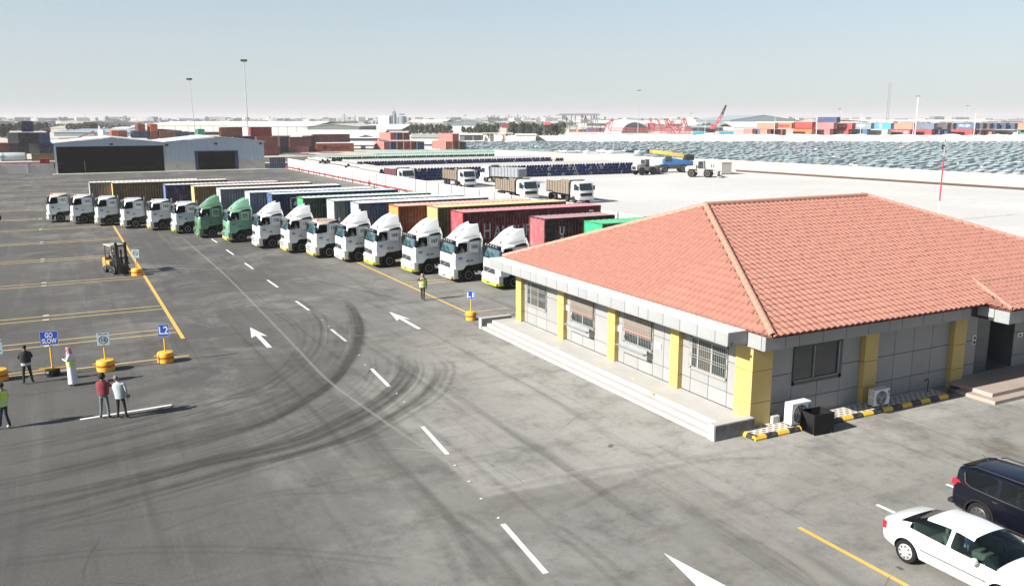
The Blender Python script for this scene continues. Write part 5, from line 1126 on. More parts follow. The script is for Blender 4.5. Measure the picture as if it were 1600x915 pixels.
# ================================================================== SIGNS ON DRUM BASES
mDrum = M('drum_yellow', (.86, .46, .03), .5, var=.08, dirt=.15); mDrR = M('drum_red_band', (.70, .06, .02), .45); mSB = M('sign_blue', (.02, .10, .55), .4, var=.03); mSW = M('sign_white', (.62, .72, .76), .4, var=.03)
def drum_sign(x, y, label, board=(.5, .58), kind='L', txt='L2', base='drum', r=.38, rz=0, bar=True, hz0=1.25):
    t = thing('traffic_sign', label, 'sign', (x, y, 0), rz, 'sign posts along the bay lines')
    if base == 'drum':
        b = MB(); b.mat(mDrum); b.lathe([(r * .80, 0), (r * .98, .02), (r, .2), (r, .205)], (0, 0, 0), 'z', 28); b.build('drum_lower', t)
        b = MB(); b.mat(mDrR); b.lathe([(r * .95, .2), (r * .95, .30)], (0, 0, 0), 'z', 28); b.build('drum_band', t)
        b = MB(); b.mat(mDrum); b.lathe([(r, .30), (r * 1.0, .42), (r * .92, .50), (r * .45, .52)], (0, 0, 0), 'z', 28); b.build('drum_upper', t)
        b = MB(); b.mat(mDrum); b.bar((-r * 1.35, 0, .33), (r * 1.35, 0, .33), .05); b.build('cross_bar', t)
    else:
        b = MB(); b.mat(mBlack); b.lathe([(.30, 0), (.32, .05), (.30, .3), (.22, .34)], (0, 0, 0), 'z', 10); b.build('rubber_base', t)
        b = MB(); b.mat(mDrum); b.bar((-.55, 0, .36), (.55, 0, .36), .05); b.build('cross_bar', t)
        b = MB(); b.mat(mWhite); b.box(-.22, -.12, -.31, -.29, .2, .27); b.build('base_label', t)
    b = MB(); b.mat(mDrum); b.tube([(0, 0, .3), (0, 0, hz0 + .1)], .035, 8); b.build('post', t)
    w_, h_ = board; b = MB(); b.mat(mSB if kind == 'L' else mSW); b.box(-w_ / 2, w_ / 2, -.055, -.035, hz0, hz0 + h_); bo = b.build('sign_board', t, bevel=.004)
    def put(bb, nm): return bb.build(nm, bo, smooth=0)
    cz = hz0 + h_ / 2
    if kind == 'L':
        b = MB(); b.mat(mWhite)
        for a in ((-w_ / 2, w_ / 2, hz0, hz0 + .012), (-w_ / 2, w_ / 2, hz0 + h_ - .012, hz0 + h_), (-w_ / 2, -w_ / 2 + .012, hz0, hz0 + h_), (w_ / 2 - .012, w_ / 2, hz0, hz0 + h_)): b.box(a[0], a[1], -.058, -.0552, a[2], a[3])
        put(b, 'sign_border')
        tb_ = text_mb(txt, h_ * .92 if len(txt) < 4 else h_ * .50, M('sign_lettering_white', (.85, .87, .9), .5), width=w_ * .84, bold=.010); orient(tb_, facing_my(0, -.058, cz - .01)); put(tb_, 'sign_lettering')
    elif kind == '15':
        mt = M('sign_black', (.02, .03, .06), .5); b = MB(); b.mat(mt); rr = w_ * .36; n = 28; zc = hz0 + h_ * .44
        b.loft([[(q * math.cos(2 * math.pi * k / n), -.0585, zc + q * math.sin(2 * math.pi * k / n)) for k in range(n)] for q in (rr, rr * .82)], cap=False); b.build('ring', bo, smooth=0)
        tb_ = text_mb('15', h_ * .40, mt, bold=.01); orient(tb_, facing_my(0, -.0585, zc)); put(tb_, 'sign_lettering')
        tb_ = text_mb('SPEED LIMIT', h_ * .12, mt, width=w_ * .82, bold=.002); orient(tb_, facing_my(0, -.0585, hz0 + h_ * .92)); put(tb_, 'sign_lettering')
    elif kind == 'smoke':
        mt = M('sign_black', (.02, .03, .06), .5); b = MB(); b.mat(mt); rr = w_ * .38; n = 28; zc = hz0 + h_ * .58
        b.loft([[(q * math.cos(2 * math.pi * k / n), -.0585, zc + q * math.sin(2 * math.pi * k / n)) for k in range(n)] for q in (rr, rr * .76)], cap=False)
        b.bar((-rr * .7, -.0585, zc + rr * .7), (rr * .7, -.0585, zc - rr * .7), .05, .004); b.box(-rr * .6, rr * .4, -.060, -.058, zc - .03, zc + .02); put(b, 'no_smoking_symbol')
        b = MB(); b.mat(M('sign_cyan', (.35, .60, .75), .5)); b.box(-w_ * .4, w_ * .4, -.058, -.0552, hz0 + .02, hz0 + h_ * .12); put(b, 'sign_strip')
    elif kind == 'list':
        mt = M('sign_black', (.02, .03, .06), .5); b = MB(); b.mat(mSB); b.box(-w_ / 2 + .02, w_ / 2 - .02, -.058, -.0552, hz0 + h_ * .84, hz0 + h_ * .95); put(b, 'sign_strip')
        for q in range(4): b = MB(); b.mat(mt if q == 3 else M('sign_cyan', (.35, .60, .75), .5)); b.box(-w_ * .4, w_ * .4, -.058, -.0552, hz0 + h_ * (.68 - q * .17), hz0 + h_ * (.74 - q * .17)); put(b, 'sign_strip')
    return t
drum_sign(3.96, 43.2, 'blue L2 sign on a yellow and red drum at the corner of the parking bays', (.50, .58), txt='L2', rz=R(-12), hz0=1.27)
drum_sign(20.66, 44.45, 'blue L1 sign on a yellow and red drum beside the porch end block', (.44, .46), txt='L1', r=.30, rz=R(-25), hz0=1.25)
drum_sign(1.34, 43.0, 'white sign with a 15 in a ring on a yellow and red drum', (.52, .58), '15', rz=R(-8), hz0=1.20, r=.40)
drum_sign(-.84, 43.2, 'blue GO SLOW sign on a yellow post with a black rubber base', (.72, .62), txt='GO\nSLOW', base='rubber', rz=R(-8), hz0=1.45)
drum_sign(-2.97, 43.5, 'pale sign with blue top strip on a drum cut by the left picture edge', (.55, .66), 'list', rz=R(-8), hz0=1.2)
drum_sign(4.85, 69.3, 'white no smoking sign on a yellow and red drum beside the forklift', (.50, .62), 'smoke', r=.40, rz=R(-15), hz0=1.30)
# ================================================================== FORKLIFT
t = thing('forklift', 'yellow and black forklift with tall mast parked by the no smoking sign', 'forklift', (3.6, 71.1, 0), R(-70), None)
mFY = M('forklift_yellow', (.42, .28, .08), .45, var=.1); mFB = M('forklift_black', (.02, .02, .022), .5)
b = MB(); b.mat(mFY); b.prism([(-1.25, .35), (-1.30, .9), (-1.15, 1.15), (-.75, 1.2), (-.7, .35)], 'y', -.52, .52); b.build('counterweight', t, bevel=.06)
b = MB(); b.mat(mFB); b.box(-.72, .75, -.5, .5, .3, .62); b.build('chassis', t, bevel=.03)
b = MB(); b.mat(mFY); b.box(-.75, -.1, -.48, .48, .62, .95); b.build('engine_cover', t, bevel=.05)
b = MB(); b.mat(mFB); b.box(-.60, -.15, -.25, .25, .95, 1.06); b.box(-.70, -.58, -.25, .25, 1.0, 1.5); b.build('seat', t, bevel=.03)
b = MB(); b.mat(mFB); b.tube([(.62, 0, .6), (.35, 0, 1.1)], .03, 8); b.lathe([(.17, -.01), (.19, 0), (.17, .01)], (.33, 0, 1.12), 'z', 16, cap=False); b.build('steering_wheel', t)
for y in (-.46, .46):
    b = MB(); b.mat(mFB); b.tube([(.68, y, .6), (.42, y, 2.12)], .035, 8); b.build('guard_post', t); b = MB(); b.mat(mFB); b.tube([(-.78, y, 1.1), (-.70, y, 2.12)], .035, 8); b.build('guard_post', t)
b = MB(); b.mat(M('guard_roof', (.42, .42, .36), .6)); b.box(-.82, .48, -.52, -.46, 2.10, 2.17); b.box(-.82, .48, .46, .52, 2.10, 2.17)
for k in range(7): b.box(-.80 + k * .20, -.74 + k * .20, -.46, .46, 2.11, 2.16)
b.box(-.82, .48, -.5, .5, 2.165, 2.18); b.build('overhead_guard', t)
for y in (-.34, .34):
    b = MB(); b.mat(mFB); b.box(.86, 1.0, y - .09, y + .09, .1, 2.4); b.build('mast_rail', t); b = MB(); b.mat(mFB); b.box(1.01, 1.10, y - .04 + (.08 if y < 0 else -.08), y + .04 + (.08 if y < 0 else -.08), .15, 2.16); b.build('inner_mast_rail', t)
    b = MB(); b.mat(mFB); b.box(1.18, 1.24, y * .9 - .06, y * .9 + .06, .12, .6); b.box(1.18, 2.2, y * .9 - .06, y * .9 + .06, .10, .15); b.build('fork', t)
b = MB(); b.mat(mFB); b.box(.86, 1.0, -.34, .34, 2.1, 2.2); b.box(.86, 1.0, -.34, .34, 1.2, 1.3); b.box(.9, .98, -.06, .06, .2, 1.9); b.build('mast_cross_beam', t)
b = MB(); b.mat(mFB); b.box(1.10, 1.17, -.5, .5, .35, .45); b.box(1.10, 1.17, -.5, .5, .75, .85); b.build('carriage', t)
for k in range(5): b = MB(); b.mat(mFB); b.box(1.12, 1.16, -.44 + k * .2, -.38 + k * .2, .85, 1.35); b.build('backrest_bar', t)
for x, r in ((.62, .34), (-.85, .26)):
    T_, Rm = wheel_mesh(r, .22)
    for y, fl in ((-.55, 0), (.55, 1)): wheel(t, x, y, r, bool(fl), (T_, Rm))
b = MB(); b.mat(mDark); b.cyl((-.3, .2, 2.18), .05, .12, 'z', 10); b.build('beacon', t)
person('driver in a dark cap and pale shirt seated on the forklift', (3.6 - .12, 71.1 + .34, .56), R(-160), SEAT, cloth('dusty_shirt', (.30, .28, .24)), cNavy, hair='cap')
tag(obj('rubber_tyre', WH[0], None, (-6.15, 113.2, .5)), 'black tyre standing at the left picture edge among the empty bays', 'tyre')
# ================================================================== NEAR CARS
def car_grid(ST, roofz=None):
    """ST rows: x, zb, w, zsh, wsh, g0w,g0z (glass bottom), g1w,g1z (glass top), zt (roof edge), wt, zc"""
    rings = []
    for (x, zb, w, zm, zsh, wsh, ga, gb, wt, zt, zc) in ST:
        rings.append([(x, 0, zb), (x, w * .82, zb), (x, w * .97, zb + .10), (x, w, zm), (x, w * .985, (zm + zsh) / 2 + .03), (x, wsh, zsh), (x, ga[0], ga[1]), (x, gb[0], gb[1]), (x, wt, zt), (x, wt * .55, zt + (zc - zt) * .75), (x, 0, zc)])
    return rings
def build_car(name, ST, glass_side, rear_i, front_i, axles, wr, paint, extra=None):
    """returns list of (partname, mesh)"""
    rings = car_grid(ST); n = len(rings[0]); vs = []; fs = []; mi = []
    for r in rings: vs += r
    for r in rings: vs += [(x, -y, z) for x, y, z in r]
    N = len(rings); o2 = N * n
    for i in range(N - 1):
        for j in range(n - 1):
            m = 0
            if j == 6 and i in glass_side: m = 1
            if j >= 7 and i in rear_i: m = 2
            if j >= 7 and i in front_i: m = 3
            a = i * n + j; fs.append((a, a + 1, a + n + 1, a + n)); mi.append(m)
            a += o2; fs.append((a + n, a + n + 1, a + 1, a)); mi.append(m)
    for i in (0, N - 1):
        for j in range(n - 1):
            a = i * n + j; b_ = a + o2; q = (a, b_, b_ + 1, a + 1) if i == 0 else (a + 1, b_ + 1, b_, a); fs.append(q); mi.append(0)
    me = bpy.data.meshes.new(name); me.from_pydata(vs, [], fs)
    for m in (paint, mGlassC, mGlassC, mGlassC): me.materials.append(m)
    me.materials[1] = mGlassC; me.polygons.foreach_set('material_index', mi)
    bm = bmesh.new(); bm.from_mesh(me); bmesh.ops.remove_doubles(bm, verts=bm.verts, dist=1e-4)
    bmesh.ops.recalc_face_normals(bm, faces=bm.faces); cl = bm.edges.layers.float.get('crease_edge') or bm.edges.layers.float.new('crease_edge')
    for e in bm.edges:
        ms = {f.material_index for f in e.link_faces}
        if len(ms) > 1: e[cl] = 1.0
        if all(abs(v.co.z - min(s[1] for s in ST)) < .08 for v in e.verts): e[cl] = .4
    vl = bm.verts.layers.float.get('crease_vert') or bm.verts.layers.float.new('crease_vert')
    for v in bm.verts:
        be = [e for e in v.link_edges if len({f.material_index for f in e.link_faces}) > 1]
        if len(be) == 2:
            d1 = (be[0].other_vert(v).co - v.co).normalized(); d2 = (be[1].other_vert(v).co - v.co).normalized()
            if d1.dot(d2) > -.80: v[vl] = .85
    bm.to_mesh(me); bm.free()
    o = bpy.data.objects.new('c', me); COL.objects.link(o); s = o.modifiers.new('s', 'SUBSURF'); s.levels = 2; s.render_levels = 2
    cuts = []
    for ax in axles:
        for sgn in (-1, 1):
            c = MB(); c.mat(mBlack); W0 = ST[len(ST) // 2][2]; y0 = sgn * (W0 - .26); c.cyl((ax, min(y0, sgn * (W0 + .2)), wr), wr + .055, abs(sgn * (W0 + .2) - y0), 'y', 36); co = bpy.data.objects.new('k', c.mesh('k', 0)); COL.objects.link(co); cuts.append(co)
            b_ = o.modifiers.new('b', 'BOOLEAN'); b_.object = co; b_.operation = 'DIFFERENCE'; b_.solver = 'EXACT'; b_.material_mode = 'TRANSFER'
    m2 = evaluated(o, name); bpy.data.objects.remove(o)
    for c in cuts: bpy.data.objects.remove(c)
    out = []; bm = bmesh.new(); bm.from_mesh(m2)
    gl = [f for f in bm.faces if f.material_index in (1, 2, 3)]; seen = set(); groups = []
    for f in gl:
        if f.index in seen: continue
        st = [f]; seen.add(f.index); g = []
        while st:
            q = st.pop(); g.append(q)
            for e in q.edges:
                for h in e.link_faces:
                    if h.index not in seen and h.material_index == f.material_index: seen.add(h.index); st.append(h)
        groups.append((f.material_index, g))
    def mk(nm, faces, mats, keep=False):
        k = {}; v_ = []; f_ = []; mm = []
        for f in faces:
            idx = []
            for v in f.verts:
                if v.index not in k: k[v.index] = len(v_); v_.append(tuple(v.co))
                idx.append(k[v.index])
            f_.append(idx); mm.append(f.material_index if keep else 0)
        x = bpy.data.meshes.new(nm); x.from_pydata(v_, [], f_)
        for m in mats: x.materials.append(m)
        x.polygons.foreach_set('material_index', mm); x.polygons.foreach_set('use_smooth', [True] * len(f_)); x.set_sharp_from_angle(angle=R(38)); return x
    out.append(('body', mk('body', [f for f in bm.faces if f.material_index not in (1, 2, 3)], [m for m in m2.materials], True)))
    for mt, g in groups: out.append(({1: 'side_window', 2: 'rear_window', 3: 'windscreen'}[mt], mk('glass', g, [mGlassC])))
    bm.free(); return out
mGlassC = bpy.data.materials.new('tinted_car_glass'); mGlassC.use_nodes = True; n_ = mGlassC.node_tree; n_.nodes.clear()
tr_ = n_.nodes.new('ShaderNodeBsdfTransparent'); tr_.inputs[0].default_value = (.30, .42, .41, 1); gl_ = n_.nodes.new('ShaderNodeBsdfGlossy'); gl_.inputs['Roughness'].default_value = .03
fr_ = n_.nodes.new('ShaderNodeFresnel'); fr_.inputs[0].default_value = 1.5; mx_ = n_.nodes.new('ShaderNodeMixShader'); ou_ = n_.nodes.new('ShaderNodeOutputMaterial')
n_.links.new(fr_.outputs[0], mx_.inputs[0]); n_.links.new(tr_.outputs[0], mx_.inputs[1]); n_.links.new(gl_.outputs[0], mx_.inputs[2]); n_.links.new(mx_.outputs[0], ou_.inputs[0])
mCarW = M('white_car_paint', (.72, .73, .72), .22, var=.02, coat=.8); mCarB = M('black_blue_car_paint', (.003, .004, .009), .2, var=.05, coat=.25, spec=.3); mLampR = M('tail_lamp_red', (.45, .012, .03), .15, coat=.6)
def S(x, zb, w, zm, zsh, wsh, ga, gb, wt, zt, zc): return (x, zb, w, zm, zsh, wsh, ga, gb, wt, zt, zc)
def flat(x, zb, w, zm, zsh, k=.93): return S(x, zb, w, zm, zsh, w * .95, (w * .90, zsh + .02), (w * .84, zsh + .035), w * .76, zsh + .045, zsh + .07)
SED = [flat(.08, .36, .68, .58, .84), flat(.13, .28, .77, .60, .93), flat(.36, .24, .835, .60, .98), flat(.62, .22, .845, .60, 1.01),
       S(.95, .20, .85, .60, .98, .82, (.80, 1.01), (.70, 1.12), .66, 1.16, 1.19), S(1.32, .20, .852, .60, .96, .825, (.80, .995), (.625, 1.33), .58, 1.385, 1.42), S(1.9, .20, .852, .60, .945, .825, (.805, .975), (.62, 1.38), .57, 1.435, 1.47),
       S(2.02, .20, .852, .60, .94, .825, (.805, .97), (.62, 1.38), .57, 1.435, 1.472), S(2.12, .20, .852, .60, .94, .825, (.805, .97), (.62, 1.38), .57, 1.435, 1.472), S(2.62, .20, .852, .60, .93, .825, (.805, .96), (.635, 1.33), .57, 1.40, 1.44),
       S(3.02, .20, .850, .60, .92, .825, (.80, .95), (.70, 1.16), .63, 1.22, 1.27), S(3.35, .20, .848, .60, .91, .82, (.80, .935), (.765, .985), .72, 1.00, 1.07),
       flat(3.6, .20, .845, .60, .89), flat(3.95, .20, .84, .58, .84), flat(4.28, .22, .80, .54, .76), flat(4.46, .24, .74, .50, .66), flat(4.53, .32, .66, .46, .56)]
def place_car(name, label, cat, parts, loc, rz, axles, wr, W0, paint, rim, beige=True, L_=4.5):
    t = thing(name, label, cat, loc, rz)
    for nm, me in parts: obj(nm, me, t)
    T, _ = wheel_mesh(wr, .2); b = MB(); b.mat(rim); b.lathe([(wr * .66, 0), (wr * .60, -.012), (wr * .18, -.03), (.001, -.03)], (0, 0, 0), 'y', 28, cap=False); RM = b.mesh('rim', 40)
    hb = MB(); hb.mat(mDark)
    for k in range(8): a = k * math.pi / 4; hb.loft([[(wr * q * math.cos(a + d_), -.022 if q > .4 else -.030, wr * q * math.sin(a + d_)) for q, d_ in ((.38, -.10), (.56, -.13), (.56, .13), (.38, .10))], [(wr * q * math.cos(a + d_), -.018 if q > .4 else -.026, wr * q * math.sin(a + d_)) for q, d_ in ((.38, -.10), (.56, -.13), (.56, .13), (.38, .10))]])
    HM = hb.mesh('rim_hole', 0)
    for ax in axles:
        for s in (-1, 1):
            o = obj('wheel', T, t, (ax, s * (W0 - .02) if s < 0 else W0 - .02, wr), None); 
            if s > 0: o.rotation_euler = (0, 0, math.pi)
            r_ = obj('rim', RM, o); obj('rim_hole', HM, o)
    # interior
    b = MB(); b.mat(mRoom); b.box(.5, L_ - .9, -W0 + .12, W0 - .12, .26, .34); b.build('floor_pan', t, smooth=0)
    mb = M('beige_seat', (.42, .36, .27), .8) if beige else M('dark_seat', (.03, .03, .03), .7)
    for x, y in ((1.95, .38), (1.95, -.38)):
        b = MB(); b.mat(mb); b.box(x, x + .5, y - .24, y + .24, .5, .66); b.prism([(x - .02, .6), (x + .12, .6), (x - .08, 1.12), (x - .2, 1.12)], 'y', y - .23, y + .23); b.box(x - .20, x - .10, y - .13, y + .13, 1.13, 1.28); b.build('seat', t, bevel=.04)
    b = MB(); b.mat(mb); b.box(1.05, 1.45, -.62, .62, .5, .66); b.prism([(1.0, .6), (1.12, .6), (.95, 1.08), (.85, 1.08)], 'y', -.62, .62); b.build('rear_seat', t, bevel=.04)
    b = MB(); b.mat(M('grey_dashboard', (.05, .07, .07), .7)); b.prism([(2.75, .6), (3.4, .6), (3.4, .93), (2.95, .96), (2.75, .85)], 'y', -.72, .72); b.build('dashboard', t, bevel=.03)
    b = MB(); b.mat(mDark); b.lathe([(.17, -.012), (.185, 0), (.17, .012), (.155, 0), (.17, -.012)], (0, 0, 0), 'x', 20, cap=False); st = b.build('steering_wheel', t, loc=(2.65, .38, .93)); st.rotation_euler = (0, R(-25), 0)
    return t
sw = build_car('sedan', SED, {4, 5, 6, 8, 9, 10}, {3, 4}, {9, 10}, (.92, 3.52), .315, mCarW)
sx, sy = 19.66, 14.66
sed = place_car('sedan', 'white four-door sedan with beige seats parked nearest the camera at lower right', 'car', sw, (sx, sy, 0), R(-90), (.92, 3.52), .315, .85, mCarW, M('silver_hubcap', (.55, .55, .54), .35, .4))
def strip3(t, nm, pts, r, mat): b = MB(); b.mat(mat); b.tube(pts, r, 6); return b.build(nm, t)
for s in (-1, 1):
    b = MB(); b.mat(mSeam); b.box(1.35, 3.15, s * .856 - .006, s * .856 + .006, .56, .60); b.build('rub_strip', sed, bevel=.005)
    for xs in ((2.07, .97, .26), (3.10, .95, .30), (1.26, .62, .97)):
        strip3(sed, 'door_seam', [(xs[0], s * .835, xs[1]), (xs[0], s * .856, .62), (xs[0] + (.0), s * .85, xs[2])], .004, mSeam)
    for x in (1.42, 2.25): b = MB(); b.mat(mCarW); b.box(x, x + .16, s * .855 - .02, s * .855 + .02, .80, .83); b.build('door_handle', sed, bevel=.01)
    b = MB(); b.mat(mCarW); b.lathe([(.02, -.09), (.075, -.06), (.09, .0), (.08, .07), (.03, .09)], (2.86, s * .97, 1.0), 'y', 14); mo = b.build('wing_mirror', sed)
    b = MB(); b.mat(mLampR); b.box(.145, .28, s * .735 - .08, s * .735 + .085, .68, .88); b.build('tail_light', sed, bevel=.03)
    b = MB(); b.mat(mLens); b.box(4.22, 4.44, s * .66 - .13, s * .66 + .13, .60, .76); b.build('headlight', sed, bevel=.04)
b = MB(); b.mat(mBlue); b.cyl((2.3, -.35, 1.05), .06, .25, 'z', 10); b.build('bottle', sed)
strip3(sed, 'wiper', [(3.34, -.5, 1.03), (3.2, .1, 1.13)], .01, mDark)
SUV = [flat(.0, .42, .72, .66, 1.00), flat(.06, .32, .85, .68, 1.05), S(.14, .27, .90, .70, 1.08, .87, (.85, 1.12), (.78, 1.40), .70, 1.50, 1.53), S(.34, .26, .915, .70, 1.08, .88, (.86, 1.13), (.74, 1.48), .68, 1.585, 1.62), S(.70, .25, .92, .70, 1.06, .885, (.865, 1.11), (.735, 1.51), .68, 1.61, 1.65),
       S(1.35, .25, .92, .70, 1.04, .885, (.865, 1.08), (.735, 1.535), .68, 1.64, 1.68), S(1.46, .25, .92, .70, 1.04, .885, (.865, 1.08), (.735, 1.535), .68, 1.64, 1.68), S(2.2, .25, .92, .70, 1.02, .885, (.865, 1.06), (.735, 1.53), .68, 1.63, 1.675), S(2.3, .25, .92, .70, 1.02, .885, (.865, 1.06), (.735, 1.53), .68, 1.63, 1.675),
       S(2.75, .25, .92, .70, 1.01, .885, (.865, 1.04), (.745, 1.46), .68, 1.56, 1.61), S(3.15, .25, .92, .70, 1.0, .885, (.865, 1.03), (.80, 1.22), .74, 1.30, 1.36), S(3.5, .25, .915, .70, .99, .88, (.86, 1.01), (.83, 1.05), .80, 1.07, 1.14),
       flat(3.75, .25, .91, .68, .98), flat(4.15, .27, .90, .66, .93), flat(4.45, .30, .85, .60, .84), flat(4.6, .38, .74, .55, .68)]
sv = build_car('suv', SUV, {3, 4, 6, 8, 9, 10}, {1}, {9, 10}, (.95, 3.6), .36, mCarB)
suv = place_car('suv', 'glossy black-blue sport utility car with roof rails behind the white sedan', 'car', sv, (23.3, 15.1, 0), R(-90), (.95, 3.6), .36, .92, mCarB, M('dark_rim', (.09, .09, .09), .4, .5), False, 4.6)
for s in (-1, 1):
    strip3(suv, 'roof_rail', [(.45, s * .70, 1.60), (.6, s * .71, 1.66), (2.5, s * .70, 1.68), (2.75, s * .69, 1.60)], .018, mDark)
    strip3(suv, 'chrome_strip', [(.36, s * .80, 1.42), (.44, s * .87, 1.18), (.62, s * .885, 1.09), (1.4, s * .892, 1.055), (3.2, s * .892, 1.01)], .013, mChrS := M('chrome', (.7, .7, .7), .12, 1.0, var=0))
    b = MB(); b.mat(mLampR); b.prism([(.0, .98), (.02, 1.14), (.2, 1.16), (.52, 1.06), (.40, 1.0), (.1, .95)], 'y', s * .775 - .09, s * .775 + .09); o = b.build('tail_light', suv, bevel=.02)
    b = MB(); b.mat(mDark); b.box(-.04, .14, s * .7 - .2, s * .7 + .2, .40, .52); b.build('bumper_trim', suv, bevel=.02)
    for x in (1.32, 2.36): b = MB(); b.mat(mChrS); b.box(x, x + .16, s * .918 - .02, s * .918 + .02, .92, .95); b.build('door_handle', suv, bevel=.01)
    b = MB(); b.mat(mCarB); b.lathe([(.02, -.10), (.085, -.07), (.10, .0), (.09, .08), (.03, .10)], (2.98, s * 1.03, 1.1), 'y', 14); b.build('wing_mirror', suv)
    b = MB(); b.mat(mBlack); T_ = 20; b.loft([[(.95 + (.36 + .05 + q) * math.cos(R(-10 + k * 200 / T_)), s * (.905 + .012), .36 + (.41 + q) * math.sin(R(-10 + k * 200 / T_))) for k in range(T_ + 1)] for q in (.0, .05)], closed=False, cap=False); b.build('arch_trim', suv)
b = MB(); b.mat(mCarB); b.prism([(.05, 1.50), (.17, 1.555), (.42, 1.62), (.42, 1.59), (.17, 1.53)], 'y', -.58, .58); b.build('rear_spoiler', suv, bevel=.015)
b = MB(); b.mat(mDark); b.tube([(.55, 0, 1.65), (.3, 0, 1.80)], .008, 6); b.build('aerial', suv)
# ================================================================== WALLS, SHEDS
mWallW = M('white_precast_panel', (.62, .60, .57), .8, var=.06, scale=.4, dirt=.1); mWallB = M('beige_render', (.40, .37, .325), .85, var=.08, scale=.3, dirt=.15)
mCorrB = M('pale_blue_sheet', (.50, .60, .68), .5, .0, var=.05, scale=.3); mRoofS = M('white_roof_sheet', (.66, .69, .71), .45, .1, var=.05, scale=.2); mBeige = M('beige_plinth', (.50, .49, .43), .8, var=.06)
mDk = M('shed_interior_shade', (.006, .006, .007), 1.0, spec=0); mNavy = M('navy_door', (.015, .02, .12), .5)  # near-black colour stands in for the shade inside both sheds
wl = thing('precast_wall', 'long white precast panel wall between the asphalt yard and the pale sand lot', 'wall', (48.73, 60, 0))
b = MB(); b.mat(mWallW); b.box(0, .14, .03, 4.47, 0, 2.4); b.box(-.03, 0, .03, 4.47, 2.25, 2.4); PM = b.mesh('wall_panel', 0, .02)
b = MB(); b.mat(M('grey_joint_post', (.10, .10, .10), .9)); b.box(-.06, .10, -.11, .11, 0, 2.42); PP = b.mesh('wall_post', 0, .02)
for k in range(33): y = 205.4 - (k + 1) * 4.5; obj('wall_panel', PM, wl, (0, y - 60 + 0, 0)); obj('wall_post', PP, wl, (0, y - 60 + 4.5, 0))
rp = thing('fire_water_pipe', 'long red fire water pipe running along the foot of the white panel wall', 'pipe', (48.2, 60, 0))
b = MB(); b.mat(mRed); b.tube([(0, 0, .62), (0, 145.6, .62)], .09, 8); b.build('pipe', rp)
for k in range(24): b = MB(); b.mat(mRed); b.box(-.05, .05, -.05, .05, 0, .62); b.build('pipe_support', rp, loc=(0, 3 + k * 6.1, 0))
for px, py in ((472, 262.5), (570, 281), (470, 262)):
    q = at(px, py, .6)
for y in (191.5, 143.5, 98.0):
    t = thing('fire_hydrant', 'red fire hydrant standing by the pipe, %s along the white wall' % {191.5: 'farthest', 143.5: 'middle one', 98.0: 'nearest'}[y], 'hydrant', (47.8, y, 0), 0, 'hydrants along the white wall')
    b = MB(); b.mat(mRed); b.lathe([(.16, 0), (.16, .1), (.11, .12), (.11, .9), (.15, .92), (.15, 1.05), (.05, 1.2)], (0, 0, 0), 'z', 12); b.build('barrel', t)
    b = MB(); b.mat(mRed); b.cyl((-.24, 0, .72), .07, .48, 'x', 10); b.build('outlet', t)
# the two sheds
def corr_sheet(x0, x1, z0f, z1f, y, mat, pitch=.9, d=.06):
    b = MB(); b.mat(mat); rg = []; n = max(1, int((x1 - x0) / pitch))
    for k in range(n):
        for u, q in ((0, 0), (.75, 0), (.8, -d), (.95, -d)):
            x = x0 + (k + u) * (x1 - x0) / n; rg.append([(x, y + q, z0f(x)), (x, y + q, z1f(x))])
    rg.append([(x1, y, z0f(x1)), (x1, y, z1f(x1))]); b.loft(rg, cap=False, closed=False); return b
def lerp(x, a, b, c, d): return c + (d - c) * (x - a) / (b - a)
s1 = thing('open_shed', 'left shed with wide dark open front and pale gable', 'shed', (.6, 209, 0)); s2 = thing('closed_shed', 'right shed of pale blue sheeting with navy framed dark doorway', 'shed', (22.5, 209, 0))
y0 = 209; g1 = lambda x: lerp(x, .6, 11.8, 6.3, 7.35) if x < 11.8 else lerp(x, 11.8, 22.5, 7.35, 6.25); g2 = lambda x: lerp(x, 22.5, 33.3, 6.25, 7.3) if x < 33.3 else lerp(x, 33.3, 44.2, 7.3, 6.2)
corr_sheet(.6, 22.5, lambda x: 5.65, g1, y0, mCorrB, .8).build('gable_sheet', s1, True, smooth=0)
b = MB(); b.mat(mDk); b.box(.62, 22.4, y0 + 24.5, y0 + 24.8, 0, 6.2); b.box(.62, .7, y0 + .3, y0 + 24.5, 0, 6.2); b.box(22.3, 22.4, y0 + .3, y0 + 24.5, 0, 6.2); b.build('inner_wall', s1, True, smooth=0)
b = MB(); b.mat(M('shed_floor_shade', (.018, .017, .016), 1.0, spec=0)); b.face([(.6, y0, .02), (22.4, y0, .02), (22.4, y0 + 24.5, .02), (.6, y0 + 24.5, .02)]); b.build('shed_floor', s1, True, smooth=0)  # floor coloured near-black for the shade indoors
for x0, x1 in ((.55, .95), (22.2, 22.55)): b = MB(); b.mat(mBeige if x0 > 1 else mRoofS); b.box(x0, x1, y0 - .05, y0 + .3, 0, 5.7); b.build('door_post', s1, True)
b = MB(); b.mat(mSteel); b.box(6.2, 6.35, y0 + 4, y0 + 4.2, 0, 2.4); b.build('inner_post', s1, True)
for (sh, xa, xm, xb, gz) in ((s1, .3, 11.8, 22.6, g1), (s2, 22.4, 33.3, 44.5, g2)):
    for p, q in ((xa, xm), (xm, xb)):
        b = MB(); b.mat(mRoofS); zp, zq = (6.28, 7.42) if p == xa else (7.42, 6.22); b.prism([(p, zp), (q, zq), (q, zq + .14), (p, zp + .14)], 'y', y0 - .25, y0 + 25); b.build('roof_slope', sh, True, smooth=0)
corr_sheet(22.5, 28.7, lambda x: 2.15, g2, y0, mCorrB, .8).build('wall_sheet', s2, True, smooth=0); corr_sheet(38.2, 44.2, lambda x: 2.15, g2, y0, mCorrB, .8).build('wall_sheet', s2, True, smooth=0)
corr_sheet(28.7, 38.2, lambda x: 4.3, g2, y0, mCorrB, .8).build('wall_sheet', s2, True, smooth=0)
